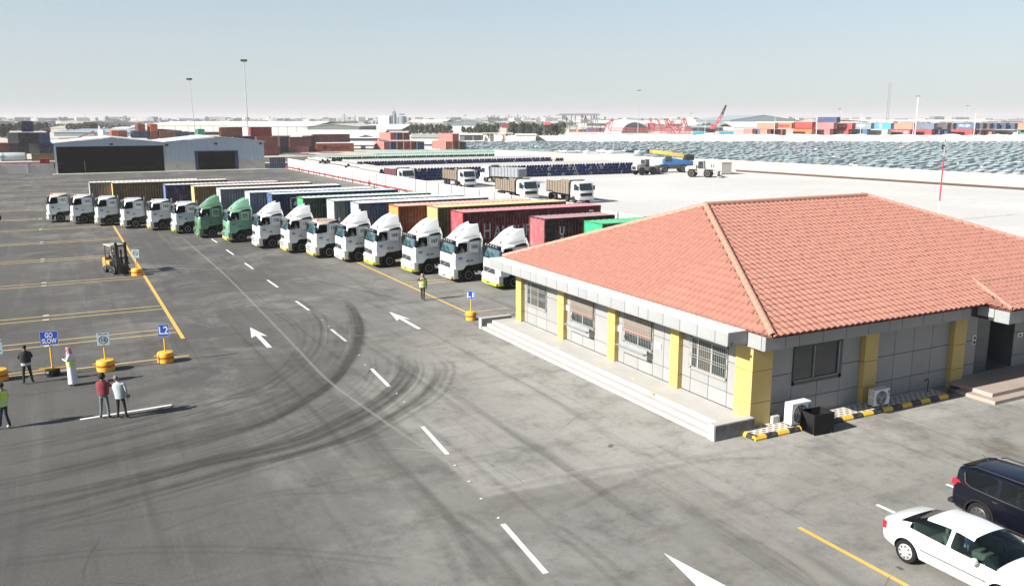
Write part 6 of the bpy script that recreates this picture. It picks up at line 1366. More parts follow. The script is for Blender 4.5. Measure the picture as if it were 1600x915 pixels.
for a, c in ((22.55, 28.7), (38.2, 44.2)): b = MB(); b.mat(mBeige); b.box(a, c, y0 - .06, y0 + .2, 0, 2.15); b.build('plinth', s2, True)
b = MB(); b.mat(mDk); b.box(28.7, 38.2, y0 + 2, y0 + 2.1, 0, 4.4); b.build('doorway_shade', s2, True, smooth=0)  # black sheet put where the doorway is only shaded
for a in ((28.7, 29.35, 0, 4.3), (37.55, 38.2, 0, 4.3), (29.35, 37.55, 4.1, 4.3)): b = MB(); b.mat(mNavy); b.box(a[0], a[1], y0 - .12, y0 + .3, a[2], a[3]); b.build('door_frame', s2, True)
b = MB(); b.mat(mCorrB); b.box(44.15, 44.2, y0, y0 + 25, 0, 6.1); b.box(22.5, 44.2, y0 + 24.9, y0 + 25, 0, 6.1); b.build('side_wall', s2, True)
for x, z in ((22.9, 5.5), (33.4, 5.7), (43.4, 5.6), (11.7, 5.85)):
    b = MB(); b.mat(mDark); b.box(x - .3, x + .3, y0 - .45, y0 - .15, z, z + .4); b.build('wall_lamp', s2 if x > 20 else s1, True)
b = MB(); b.mat(mBlue); b.cyl((24.9, y0 - .12, .95), .3, .04, 'y', 16); b.mat(mWhite); b.cyl((24.9, y0 - .13, .95), .17, .02, 'y', 16); b.build('round_sign', s2, True)
tag(sheet('concrete_apron', [(-.2, 206.3), (44.9, 206.3), (44.9, 209), (-.2, 209)], .012, M('pale_concrete', (.46, .44, .41), .85, var=.1)), kind='structure')
lw = thing('rendered_wall', 'low beige rendered wall with small caps left of the open shed', 'wall', (-60, 214, 0))
b = MB(); b.mat(mBeige if False else M('beige_wall', (.85, .81, .73), .8, var=.06)); b.box(-60, .3, 214, 214.25, 0, 1.9); b.build('wall_face', lw, True)
for k in range(10): b = MB(); b.mat(mWallW); b.box(-57 + k * 5.8, -56.7 + k * 5.8, 213.95, 214.3, 0, 2.15); b.build('wall_post', lw, True)
for i, (px, py, L_) in enumerate(((2, 264.5, 9), (30, 264.5, 5), (62, 264, 5))):
    p = at(px, py); t = thing('flatbed_trailer', ['empty dark red flatbed trailer at the left edge below the beige wall', 'short red trailer parked in the middle below the beige wall', 'red trailer with raised headboard right beside the open shed'][i], 'trailer', (p.x, p.y, 0), 0, 'red trailers left of the shed')
    b = MB(); b.mat(mRed); b.box(0, L_, 0, 2.3, .9, 1.15); b.build('deck', t, bevel=.03)
    if i == 2: b = MB(); b.mat(mRed); b.box(.2, 2.2, .2, 2.2, 1.15, 2.3); b.build('headboard', t)
    for x in (1.2, L_ - 2.2, L_ - 1.0): obj('wheel', WH[0], t, (x, .1, .5))
# sand-lot wall on the right
rw = thing('lot_wall', 'long beige wall with a dark pipe at its foot before the packed car park', 'wall', (140.4, 87.2, 0))
pl = [(147.5, 20), (140.4, 87.2), (134.0, 148.4), (126.3, 180), (121, 206), (116, 232)]
for (a, c) in zip(pl, pl[1:]):
    b = MB(); b.mat(mWallB); b.add([(a[0], a[1], 0), (a[0] + .3, a[1], 0), (c[0] + .3, c[1], 0), (c[0], c[1], 0), (a[0], a[1], 2.45), (a[0] + .3, a[1], 2.45), (c[0] + .3, c[1], 2.45), (c[0], c[1], 2.45)], [(3, 2, 1, 0), (4, 5, 6, 7), (0, 1, 5, 4), (1, 2, 6, 5), (2, 3, 7, 6), (3, 0, 4, 7)]); b.build('wall_face', rw, True, smooth=0)
b = MB(); b.mat(M('brown_pipe', (.12, .05, .04), .7)); b.tube([(p[0] - .4, p[1], .35) for p in pl[:3]], .1, 6); b.build('base_pipe', rw, True)
for px in (1383, 1400, 1552):
    r = at(px, 290 if px < 1500 else 294); b = MB(); b.mat(M('grey_damp_stain', (.30, .29, .27), .9)); b.box(139.0 + (94 - r.y) * .0 + 0, 139.01, r.y, r.y + .1, .3, 2.2)
# far boundary wall of the car park
A2, B2 = far(1900, 213, 402), far(885, 213, 420)
b = MB(); b.mat(ground_mat('white_sand_bank', (.80, .78, .74), (.84, .82, .79), (.70, .67, .63), patch=.05, fine=3)); rg = []; n = 160; rb = random.Random(8); dN = Vector((-(A2 - B2).y, (A2 - B2).x, 0)).normalized(); dN = dN if dN.y > 0 else -dN
for k in range(n + 1):
    p = B2.lerp(A2, k / n); zt = 4.2 + .35 * math.sin(k * .31) * math.sin(k * .83) + rb.uniform(-.16, .16)
    rg.append([(p.x - dN.x * 4.5, p.y - dN.y * 4.5, -.05), (p.x - dN.x * 1.2, p.y - dN.y * 1.2, zt * .8), (p.x, p.y, zt), (p.x + dN.x * 1.5, p.y + dN.y * 1.5, zt), (p.x + dN.x * 3, p.y + dN.y * 3, 3.2)])
b.loft(rg, cap=False, closed=False); tag(b.build('sand_bank', None, smooth=60), 'long white sand bank behind the packed car park', 'sand bank')
pad = MB(); pad.mat(mSandF); pad.box(-70, 84, 240, 440, -.1, 1.3); tag(pad.build('raised_yard', smooth=0), kind='structure')
# ================================================================== PIPE STACKS
PR = .33; mPipe = M('dusty_pipe', (.36, .35, .34), .7, var=.15, dirt=.1); mPB = M('blue_coating', (.03, .08, .30), .45, var=.15); mPG = M('green_coating', (.03, .20, .13), .5); mPipeG = M('pale_green_pipe', (.30, .39, .34), .7, var=.1)
def pipe_mb(b, x, y, z, L_, outer, inner, n=12):
    def ring(r, yy): return [(x + r * math.cos(2 * math.pi * k / n), yy, z + r * math.sin(2 * math.pi * k / n)) for k in range(n)]
    b.mat(outer); b.loft([ring(PR, y + .05), ring(PR, y + L_)], cap=False); b.mat(inner); b.loft([ring(PR, y + .05), ring(PR, y), ring(PR * .84, y), ring(PR * .80, y + 1.2)], cap=False); b.face(ring(PR * .80, y + 1.2))
b = MB(); pipe_mb(b, 0, 0, 0, 12, mPipe, mPB); PMs = b.mesh('pipe', 50); b = MB(); pipe_mb(b, 0, 0, 0, 12, mPipe, M('white_end_cap', (.6, .62, .62), .5)); PMw = b.mesh('pipe', 50)
random.seed(5)
def stack_pos(x0, x1, rows, z0=0):
    out = []
    for r in range(rows):
        n = int((x1 - x0) / .665) - r
        for k in range(n): out.append((x0 + PR + r * .3325 + k * .665, z0 + PR + r * .575, r))
    return out
front = sorted(stack_pos(52.2, 111.0, 4), key=lambda p: p[0])
rest = MB(); cnt = 0
for (x, z, r) in front:
    y = 153.5 + random.uniform(-.15, .15)
    if cnt < 300:
        o = obj('pipe', PMw if random.random() < .07 else PMs, None, (x, y, z)); tag(o, 'blue-coated steel pipe lying in the nearest four-high pipe stack', 'pipe', 'steel pipes in the nearest stack'); cnt += 1
    else: pipe_mb(rest, x, y, z, 12, mPipe, mPB, 10)
mBW = M('black_white_ends', (.05, .05, .05), .6)
def more(pL, zt, pxR, rows, outer, inner, L_=12):
    a = at(pL[0], pL[1], zt); k = 0; x1 = a.x
    while proj(x1, a.y, zt)[0] < pxR: x1 += .665
    for (x, z, r) in stack_pos(a.x, x1, rows): pipe_mb(rest, x, a.y + random.uniform(-.2, .2), z, L_, outer, inner, 8)
more((554, 252.3), 1.81, 862, 3, mPipe, mPB); more((866, 246.6), 1.24, 978, 2, mPipe, mBW)
more((497, 245.6), 1.24, 885, 2, mPipeG, mPG); more((474, 242.2), 1.24, 865, 2, mPipeG, mPG); more((452, 239.8), 1.24, 850, 2, mPipeG, mPG); more((436, 238), 1.24, 820, 1, mPipeG, mPG)
for (px, py, n) in ((540, 258, 5), (575, 263, 6), (500, 250.5, 6)):
    a = at(px, py, .9)
    for k in range(n): pipe_mb(rest, a.x + k * .67, a.y, .33 + (k % 2) * .57, 14, mPipe, mBW, 8)
tag(rest.build('pipe_stacks', None, smooth=50), 'further stacks of pale and green-ended steel pipes behind the nearest stack', 'pipes', None, 'stuff')
# ================================================================== TIPPER TRUCKS
mTan = M('tan_tipper_paint', (.20, .165, .125), .6, var=.12, dirt=.2); mGreyT = M('grey_tipper_paint', (.24, .26, .29), .55, var=.1)
def tipper(loc, rz, bodym, label, raised=0.0):
    t = thing('tipper_truck', label, 'tipper truck', loc, rz, 'tipper trucks on the sand lot')      # nose towards local -x
    b = MB(); b.mat(mWhite)
    b.loft([[(.12 + (0 if .2 < y < 2.3 else .12), y, .5), (.0 + (0 if .2 < y < 2.3 else .12), y, 1.6), (.06 + (0 if .2 < y < 2.3 else .12), y, 1.75), (.38, y, 2.75), (.6, y, 2.95 - (0 if .2 < y < 2.3 else .1)), (2.0, y, 2.95 - (0 if .2 < y < 2.3 else .1)), (2.1, y, 1.0), (1.9, y, .95), (1.1, y, 1.0), (.75, y, .55)] for y in (.0, .08, .25, 1.25, 2.25, 2.42, 2.5)]); b.build('cab', t)
    b = MB(); b.mat(mGlassD); b.add([(.03, .22, 1.78), (.03, 2.28, 1.78), (.36, 2.22, 2.70), (.36, .28, 2.70)], [(0, 1, 2, 3)]); b.build('windscreen', t, smooth=0)
    for y in (-.012, 2.512): b = MB(); b.mat(mGlassD); b.prism([(.30, 1.75), (.50, 2.6), (1.25, 2.6), (1.25, 1.75)], 'y', y, y + .01); b.build('side_window', t, smooth=0)
    b = MB(); b.mat(mDark); b.box(-.04, .1, .3, 2.2, 1.0, 1.4); b.build('grille', t, bevel=.02); b = MB(); b.mat(mWhite); b.box(-.12, .3, .0, 2.5, .45, .85); b.build('bumper', t, bevel=.04)
    for y in (.1, 2.15): b = MB(); b.mat(mLens); b.box(-.14, 0, y, y + .25, .58, .75); b.build('headlight', t)
    for y in (-.25, 2.55): b = MB(); b.mat(mDark); b.box(.15, .35, y, y + .2, 1.8, 2.4); b.build('mirror', t, bevel=.03)
    b = MB(); b.mat(mRust); b.box(.6, 8.6, .8, .95, .75, 1.05); b.box(.6, 8.6, 1.55, 1.7, .75, 1.05); b.build('chassis', t)
    b = MB(); b.mat(bodym); x0, x1, z0, z1 = 2.6, 8.9, 1.2, 2.75
    b.box(x0, x1, .02, .10, z0, z1); b.box(x0, x1, 2.40, 2.48, z0, z1); b.box(x0, x0 + .08, .1, 2.4, z0, z1 + .35); b.box(x1 - .08, x1, .1, 2.4, z0, z1 - .2); b.box(x0, x1, .02, 2.48, z0 - .08, z0); b.box(x0 - .5, x0 + .05, .1, 2.4, z1 + .28, z1 + .35); tb_ = b.build('tipper_body', t)
    b = MB(); b.mat(M('dark_load_floor', (.09, .07, .055), .9)); b.box(x0 + .1, x1 - .1, .12, 2.38, z0, z0 + .15); b.build('body_floor', tb_, smooth=0)
    for k in range(9):
        for y in (-.06, 2.48): b = MB(); b.mat(bodym); b.box(x0 + .1 + k * .74, x0 + .22 + k * .74, y, y + .08, z0 - .05, z1 + .02); b.build('body_rib', tb_, smooth=0)
    for x in (1.35, 3.2, 6.6, 7.9):
        for y, fl in ((.06, 0), (2.44, 1)): wheel(t, x, y, .5, bool(fl))
    return t
S_ = R(90)
def TP(cx, y): return (cx + 1.25, y, 0)
tipper((66.0, 101.3, 0), S_, mTan, 'tan-bodied white-cab tipper truck standing alone nearest on the sand lot')
tipper((60.9, 107.8, 0), S_, mTan, 'tan-bodied white-cab tipper truck half hidden behind the white panel wall')
tipper((63.8, 134.6, 0), S_, mTan, 'farthest tan-bodied tipper truck in front of the blue pipe ends')
tipper((70.0, 146.2, 0), R(-65), mGreyT, 'grey-bodied tipper truck with its tailgate toward the office')
tipper((55.4, 141.5, 0), S_, M('maroon_tipper', (.16, .06, .08), .6), 'white-cab tipper truck mostly hidden behind the wall, leftmost of the tippers')
# ================================================================== LOADERS, CRANE, CABIN
def loader(loc, rz, mat, label, bucket=True):
    t = thing('wheel_loader', label, 'loader', loc, rz)      # nose towards +x
    b = MB(); b.mat(mat); b.prism([(-3.2, 1.0), (-3.3, 1.9), (-2.9, 2.15), (-1.1, 2.3), (-.9, 1.0)], 'y', -.8, .8); b.build('engine_hood', t, bevel=.08)
    b = MB(); b.mat(mDark); b.box(-3.34, -3.28, -.5, .5, 1.2, 1.8); b.build('radiator_grille', t)
    b = MB(); b.mat(mat); b.box(-1.0, .6, -.7, .7, .9, 1.7); b.box(.6, 2.0, -.5, .5, .8, 1.6); b.build('frame', t, bevel=.08)
    b = MB(); b.mat(mGlassD); b.prism([(-.85, 1.75), (-.75, 3.1), (.35, 3.1), (.55, 1.75)], 'y', -.62, .62); b.build('cab_glass', t); b = MB(); b.mat(mat); b.box(-.9, .5, -.72, .72, 3.1, 3.22); b.build('cab_roof', t, bevel=.04)
    for x in (-.8, .45):
        for y in (-.64, .64): b = MB(); b.mat(mat); b.bar((x, y, 1.7), (x * .85, y, 3.12), .09); b.build('cab_post', t)
    T_, Rm = wheel_mesh(.78, .5, mat)
    for x in (-1.9, 1.3):
        for y, fl in ((-1.2, 0), (1.2, 1)): wheel(t, x, y, .78, bool(fl), (T_, Rm)); b = MB(); b.mat(mat); b.box(x - .85, x + .85, y - (0 if fl == 0 else .5), y + (.5 if fl == 0 else 0), 1.6, 1.68); b.build('mudguard', t)
    for y in (-.45, .45): b = MB(); b.mat(mat); b.bar((1.0, y, 1.7), (2.4, y, 1.5), .16, .26); b.bar((2.4, y, 1.5), (3.3, y, .5), .16, .26); b.build('lift_arm', t)
    b = MB(); b.mat(M('worn_bucket', (.30, .28, .26), .6)); b.loft([[(3.2, y, .25), (3.15, y, 1.1), (3.35, y, 1.35), (3.45, y, 1.3), (3.3, y, .4), (4.3, y, .15), (4.3, y, .08), (3.4, y, .1)] for y in (-1.4, 1.4)]); b.build('bucket', t)
    return t
loader((109.6, 148.8, 0), R(8), M('light_grey_machine', (.42, .41, .40), .6, var=.1), 'grey wheel loader beside the right end of the blue pipe stack')
loader((115.0, 137.2, 0), R(-52), M('dusty_white_machine', (.40, .385, .36), .7, var=.08), 'dusty white wheel loader with its bucket toward the cabin')
t = thing('mobile_crane', 'blue mobile crane with a yellow boom lying forward over the sand lot', 'crane', (120.5, 152.3, 0), R(-22))
mCb = M('crane_blue', (.025, .13, .32), .45, var=.08); mCy = M('boom_yellow', (.78, .56, .10), .5, var=.06)
b = MB(); b.mat(M('crane_carrier', (.04, .038, .036), .7, var=.2)); b.box(-4.6, 4.4, -1.2, 1.2, .8, 1.5); b.box(4.4, 6.8, -1.3, 1.3, .45, .9); b.build('carrier', t, bevel=.06)
T_, Rm = wheel_mesh(.85, .55, mGalv)
for x in (-3.0, 1.2):
    for y, fl in ((-1.4, 0), (1.4, 1)): wheel(t, x, y, .85, bool(fl), (T_, Rm))
b = MB(); b.mat(mCb); b.prism([(-3.2, 1.6), (-3.2, 2.8), (-2.4, 3.3), (2.2, 2.6), (3.4, 2.5), (3.4, 1.6)], 'y', -1.1, .2); b.build('upper_body', t, bevel=.08)
b = MB(); b.mat(mDark); b.box(1.6, 3.6, -.9, 1.1, 2.6, 3.8); b.build('winch_house', t, bevel=.1)
b = MB(); b.mat(mGlassD); b.prism([(-2.9, 2.4), (-2.7, 3.5), (-1.5, 3.5), (-1.4, 2.4)], 'y', -1.15, -.35); b.build('cab', t)
b = MB(); b.mat(mCy); b.bar((3.0, .45, 3.3), (-5.2, .45, 4.5), .7, .75); bo = b.build('boom', t, bevel=.05); b = MB(); b.mat(mCy); b.bar((-5.1, .45, 4.48), (-6.2, .45, 4.65), .55, .6); b.build('boom_tip', bo); b = MB(); b.mat(mDark); b.box(-6.5, -6.2, .1, .8, 4.1, 5.0); b.build('boom_head', bo)
for x in (-4.4, 4.2): 
    for y in (-1.7, 1.7): b = MB(); b.mat(mDark); b.box(x - .12, x + .12, y - .12, y + .12, .1, 1.3); b.box(x - .3, x + .3, y - .3, y + .3, 0, .1); b.build('outrigger', t)
t = thing('site_cabin', 'small pale ribbed site cabin at the near corner of the beige lot wall', 'cabin', (123.6, 141.4, 0), R(-8))
mCabn = M('cabin_panel', (.58, .55, .50), .7, var=.05); b = MB(); b.mat(mCabn); b.box(0, 2.5, 0, 5.8, .12, 2.45); b.build('walls', t)
for k in range(11): b = MB(); b.mat(mCabn); b.box(.05 + k * .225, .12 + k * .225, -.04, 0, .2, 2.4); b.build('wall_rib', t, smooth=0)
b = MB(); b.mat(mCabn); b.box(-.1, 2.6, -.1, 5.9, 2.45, 2.55); b.build('roof', t)
for y in (2.6, 3.4): b = MB(); b.mat(mGlassD); b.box(-.03, .0, y, y + .45, 1.3, 2.0); b.build('window', t)
b = MB(); b.mat(mDark); b.box(2.5, 3.1, 1.0, 1.6, 1.2, 2.1); b.build('air_conditioner', t)
# ================================================================== FAR CONTAINERS
def far_cont_mesh(L_, ax):
    b = MB(); b.mat(mContO); H_, W_ = 2.6, 2.44
    def bx(x0, x1, y0, y1, z0, z1): b.box(*((x0, x1, y0, y1, z0, z1) if ax == 'X' else (y0, y1, x0, x1, z0, z1)))
    bx(.08, L_ - .08, .08, W_ - .08, .1, H_ - .05)
    for x in (0, L_ - .16):
        for y in (0, W_ - .16): bx(x, x + .16, y, y + .16, 0, H_)
    for y in (.0, W_ - .1): bx(.16, L_ - .16, y, y + .1, 0, .16); bx(.16, L_ - .16, y, y + .1, H_ - .12, H_)
    for x in (.0, L_ - .1): bx(x, x + .1, .16, W_ - .16, 0, .16); bx(x, x + .1, .16, W_ - .16, H_ - .12, H_)
    for k in range(int(L_ / .6)): bx(.2 + k * .6, .42 + k * .6, .04, W_ - .04, .16, H_ - .1)
    for y in (.5, .9, 1.5, 1.9): bx(.02, .08, y, y + .05, .1, H_ - .1)
    return b.mesh('shipping_container', 0)
FC = {}
CN = {'red': (.42, .045, .05), 'dred': (.19, .045, .045), 'pink': (.52, .17, .17), 'rust': (.27, .08, .055), 'orange': (.60, .15, .06), 'salmon': (.62, .22, .15), 'navy': (.03, .06, .15), 'blue': (.05, .13, .26), 'sky': (.05, .33, .58), 'greyb': (.20, .27, .31), 'cream': (.60, .56, .48), 'grey': (.26, .27, .27), 'black': (.03, .025, .03), 'olive': (.20, .18, .07), 'green': (.03, .36, .22), 'dark': (.07, .06, .08), 'white': (.65, .66, .64), 'slate': (.13, .17, .24)}
NM = {'red': 'bright red', 'dred': 'dark red', 'pink': 'faded pinkish red', 'rust': 'rust brown', 'orange': 'orange', 'salmon': 'salmon orange', 'navy': 'navy', 'blue': 'blue', 'sky': 'light blue', 'greyb': 'grey-blue', 'cream': 'cream', 'grey': 'grey', 'black': 'almost black', 'olive': 'olive green', 'green': 'green', 'dark': 'dark', 'white': 'white', 'slate': 'slate blue'}
ORD = ['first', 'second', 'third', 'fourth', 'fifth', 'sixth', 'seventh', 'eighth', 'ninth', 'tenth', 'eleventh', 'twelfth', 'thirteenth', 'fourteenth', 'fifteenth', 'sixteenth', 'seventeenth', 'eighteenth', 'nineteenth', 'twentieth', 'twenty-first', 'twenty-second', 'twenty-third', 'twenty-fourth', 'twenty-fifth', 'twenty-sixth']
def frow(items, d, ax, L_, tier, area, group, z=None, endw=None):
    out = []
    for i, it in enumerate(items):
        px, py, c = it[:3]; LL = it[3] if len(it) > 3 else L_
        if z is None: p = far(px, py, d)
        else: dd = (CAM_H - z) * 1355 / (py - 186); p = far(px, py, dd); p.z = z
        k = (LL, ax)
        if k not in FC: FC[k] = far_cont_mesh(LL, ax)
        o = obj('shipping_container', FC[k], None, tuple(p)); o.color = (*CN[c], 1)
        tag(o, '%s container, %s from left, %s, %s' % (NM[c], ORD[i], tier, area), 'container', group); out.append(o)
    return out
G1 = 'containers stacked at the far left'
aL = 'the far left stacks'
frow([(12.6, 224.4, 'grey', 6.06), (29.5, 224.4, 'black', 6.06), (46, 224.4, 'black', 6.06), (61.6, 224.4, 'blue', 6.06)], 215, 'Y', 6.06, 'third tier', aL, G1)
frow([(34.6, 206.3, 'navy')], 216, 'Y', 6.06, 'top tier', aL, G1)
frow([(-4, 240.5, 'rust'), (13, 240.5, 'dark'), (29.5, 240.5, 'black'), (46.5, 240.5, 'grey'), (62.5, 240.5, 'navy'), (78, 240, 'navy')], 216, 'Y', 6.06, 'second tier', aL, G1)
frow([(50.5, 257, 'olive', 6.06)], 214, 'X', 6.06, 'bottom tier', aL, G1)
# orange gas flag and tank container
p = far(-2, 256, 213); t = thing('tank_container', 'white cylindrical tank container at the left picture edge', 'tank', (p.x, p.y, .0))
b = MB(); b.mat(M('tank_white', (.55, .60, .62), .4, .1)); b.lathe([(.5, .1), (1.1, .4), (1.15, .6), (1.15, 5.6), (1.1, 5.8), (.5, 6.1)], (0, 1.2, 2.2), 'x', 20); b.build('tank_shell', t)
b = MB(); b.mat(mSteel)
for x in (0, 6.0): b.box(x, x + .12, 0, .12, 1, 3.5); b.box(x, x + .12, 2.3, 2.42, 1, 3.5); b.box(x, x + .12, 0, 2.4, .95, 1.05)
b.build('tank_frame', t); b = MB(); b.mat(M('pale_blue_band', (.25, .45, .55), .5)); b.cyl((.8, 1.2, 2.2), 1.16, .5, 'x', 20); b.build('tank_band', t)
aB = 'the stacks behind the two sheds'; G2 = 'containers stacked behind the sheds'
frow([(216, 205, 'rust'), (235.5, 205, 'orange')], 320, 'Y', 12.19, 'top tier', aB, G2)
frow([(175, 215.5, 'orange'), (188, 215.5, 'rust'), (209, 215.8, 'navy'), (222, 216, 'navy'), (236, 216.5, 'rust'), (250, 216.5, 'rust'), (263, 216.5, 'rust'), (274, 216.5, 'dark'), (285, 217, 'navy', 6.06), (309.5, 213, 'green', 6.06)], 320, 'Y', 12.19, 'second tier', aB, G2)
frow([(172, 226, 'rust'), (190, 226, 'rust'), (236, 227, 'rust'), (262, 227, 'navy')], 320, 'Y', 12.19, 'lower tier', aB, G2)
aM = 'the red stacks right of the sheds'; G3 = 'containers stacked right of the sheds'
frow([(344.7, 212.7, 'rust', 6.06), (392, 212, 'red', 6.06)], 255, 'X', 6.06, 'top tier', aM, G3, z=6.5)
frow([(338, 227, 'dred', 6.06), (365, 227, 'navy', 6.06), (401.5, 227.5, 'rust', 6.06), (453, 227.5, 'dred', 6.06), (490, 221.5, 'dred', 12.19)], 250, 'X', 12.19, 'second tier', aM, G3, z=3.9)
frow([(402, 242, 'dred', 6.06), (452, 237, 'pink', 6.06)], 250, 'X', 6.06, 'bottom tier', aM, G3, z=1.3)
frow([(437.5, 227.5, 'black', 6.06), (481, 225, 'black', 6.06), (427, 226, 'dred', 6.06)], 262, 'Y', 6.06, 'back second tier', aM, G3, z=3.9)
frow([(428, 238, 'dred', 6.06), (438, 238, 'black', 6.06), (480, 236, 'black', 6.06), (486, 236, 'dark', 6.06)], 262, 'Y', 6.06, 'back bottom tier', aM, G3, z=1.3)
frow([(380, 226, 'dark', 6.06), (386, 226, 'navy', 6.06)], 262, 'Y', 6.06, 'back middle tier', aM, G3, z=3.9)
hl = frow([(494, 236, 'orange', 12.19)], 250, 'X', 12.19, 'lower tier', 'the stack beside the pipe ends', G3, z=1.3)[0]
frow([(370, 242, 'navy', 6.06)], 250, 'X', 6.06, 'shaded bottom tier', 'the row by the shed corner', G3, z=1.3)
p = far(419, 263.5, 222)
sc_ = thing('dark_blue_hoarding', 'dark blue ribbed sheet fence between the shed and the white wall', 'fence', (45.0, 207.6, 0))
for k in range(7): b = MB(); b.mat(M('navy_sheet', (.04, .06, .12), .6)); b.box(.03 + k * .52, .50 + k * .52, 0, .08, 0, 2.6); b.build('sheet_panel', sc_, smooth=0)
# lettering on far containers
def ftext(o, txt, size, x, z, mat, width, face='Y', y0=-.03):
    b = text_mb(txt, size, mat, width, bold=.02)
    orient(b, facing_my(x, y0, z) if face == 'Y' else facing_mx(y0, x, z)); bb = b.build('lettering', o, smooth=0)
mLb = M('dark_blue_print', (.02, .03, .12), .6)
ftext(hl, 'Hapag-Lloyd', 1.7, 7.4, 1.3, mLb, 6.4); b = MB(); b.mat(mLb); b.box(2.1, 3.4, -.03, -.01, .7, 1.9); b.box(3.4, 3.9, -.03, -.01, 1.1, 1.5); b.build('emblem', hl, smooth=0)
aC = 'the pink and dark stack at centre'; G4 = 'containers stacked at centre'
frow([(610, 217.8, 'dred'), (620.5, 217.8, 'navy'), (630.5, 217.8, 'dred')], 310, 'Y', 12.19, 'upper tier', aC, G4, z=3.9)
frow([(600, 232, 'navy'), (610.5, 232, 'navy'), (621, 232, 'dred'), (631.5, 232, 'rust'), (642.5, 232, 'dred'), (652.5, 232, 'navy')], 310, 'Y', 12.19, 'lower tier', aC, G4, z=1.3)
aD = 'the small stack left of the car park'; G5 = 'small container stack left of the car park'
frow([(707, 220, 'dred')], 318, 'Y', 12.19, 'upper tier', aD, G5, z=3.9)
frow([(696.5, 232, 'dred'), (708, 232, 'dred'), (718, 232, 'black')], 318, 'Y', 12.19, 'lower tier', aD, G5, z=1.3)
for o in [q for q in COL.objects if q.get('group') in (G4, G5)]:
    if o['label'].split(',')[1].strip().startswith('first'): o.color = (.60, .19, .16, 1)
aR = 'the far right container row'; G6 = 'containers stacked at the far right'
U = frow([(1210, 201.5, 'salmon', 12.19), (1236.5, 201.2, 'orange', 12.19), (1268.5, 200, 'red', 12.19), (1302, 201.5, 'pink'), (1331, 201.7, 'red'), (1360.5, 201.7, 'greyb'), (1391.5, 201.8, 'sky'), (1425.5, 202, 'salmon'), (1459, 202, 'slate'), (1480, 202, 'dark'), (1489, 202, 'dark'), (1524, 201.5, 'blue'), (1535, 202, 'dark'), (1546, 202, 'dark'), (1557, 202, 'navy'), (1571, 202, 'navy'), (1585, 202, 'navy'), (1616, 201.5, 'salmon')], 430, 'Y', 12.19, 'upper tier', aR, G6)
Lw = frow([(1198, 211, 'salmon'), (1222, 211.5, 'dred'), (1268, 209.5, 'orange'), (1296, 211, 'pink'), (1325, 211, 'red'), (1354.5, 211.2, 'blue'), (1386, 211.4, 'cream'), (1421.5, 211.5, 'red'), (1455, 211.5, 'red'), (1468, 211.5, 'navy'), (1480, 211.5, 'navy'), (1519, 211, 'red'), (1532, 212, 'dark'), (1549, 212, 'pink', 6.06), (1589.5, 213, 'white'), (1622, 212.5, 'green')], 431, 'Y', 12.19, 'lower tier', aR, G6)
frow([(1307, 191.6, 'navy')], 429, 'Y', 12.19, 'topmost tier', aR, G6)
frow([(1175, 209.6, 'pink', 6.06), (1187, 209.6, 'blue', 6.06), (1193.5, 209.6, 'dark', 6.06)], 435, 'Y', 6.06, 'single tier', 'short row before the far right stacks', G6)
for o in U + Lw: o.scale = (1, 1, 1.1)
ftext(Lw[14], 'MAERSK', 1.5, 6, 1.3, M('grey_print', (.18, .2, .22), .6), 7.5, 'X'); ftext(Lw[7], 'HAMBURG SÜD', 1.3, 6, 1.3, mLetW, 10, 'X'); ftext(Lw[4], 'hyundai', 1.4, 6, 1.3, mLetW, 4, 'X'); ftext(U[4], 'hyundai', 1.4, 6, 1.3, mLetW, 4, 'X')
ftext(U[5], 'CMA CGM', 1.4, 6, 1.3, mLetW, 5, 'X'); ftext(Lw[5], 'CMA CGM', 1.4, 6, 1.3, mLetW, 5, 'X'); ftext(U[11], 'CMA CGM', 1.4, 6, 1.3, mLetW, 6, 'X'); ftext(U[1], 'Hapag-Lloyd', 1.3, 5.2, 1.3, mLb, 7, 'X')
b = MB(); b.mat(mLetW); b.cyl((-.03, 6, 1.3), .9, .02, 'x', 16); b.build('round_emblem', U[6], smooth=0)
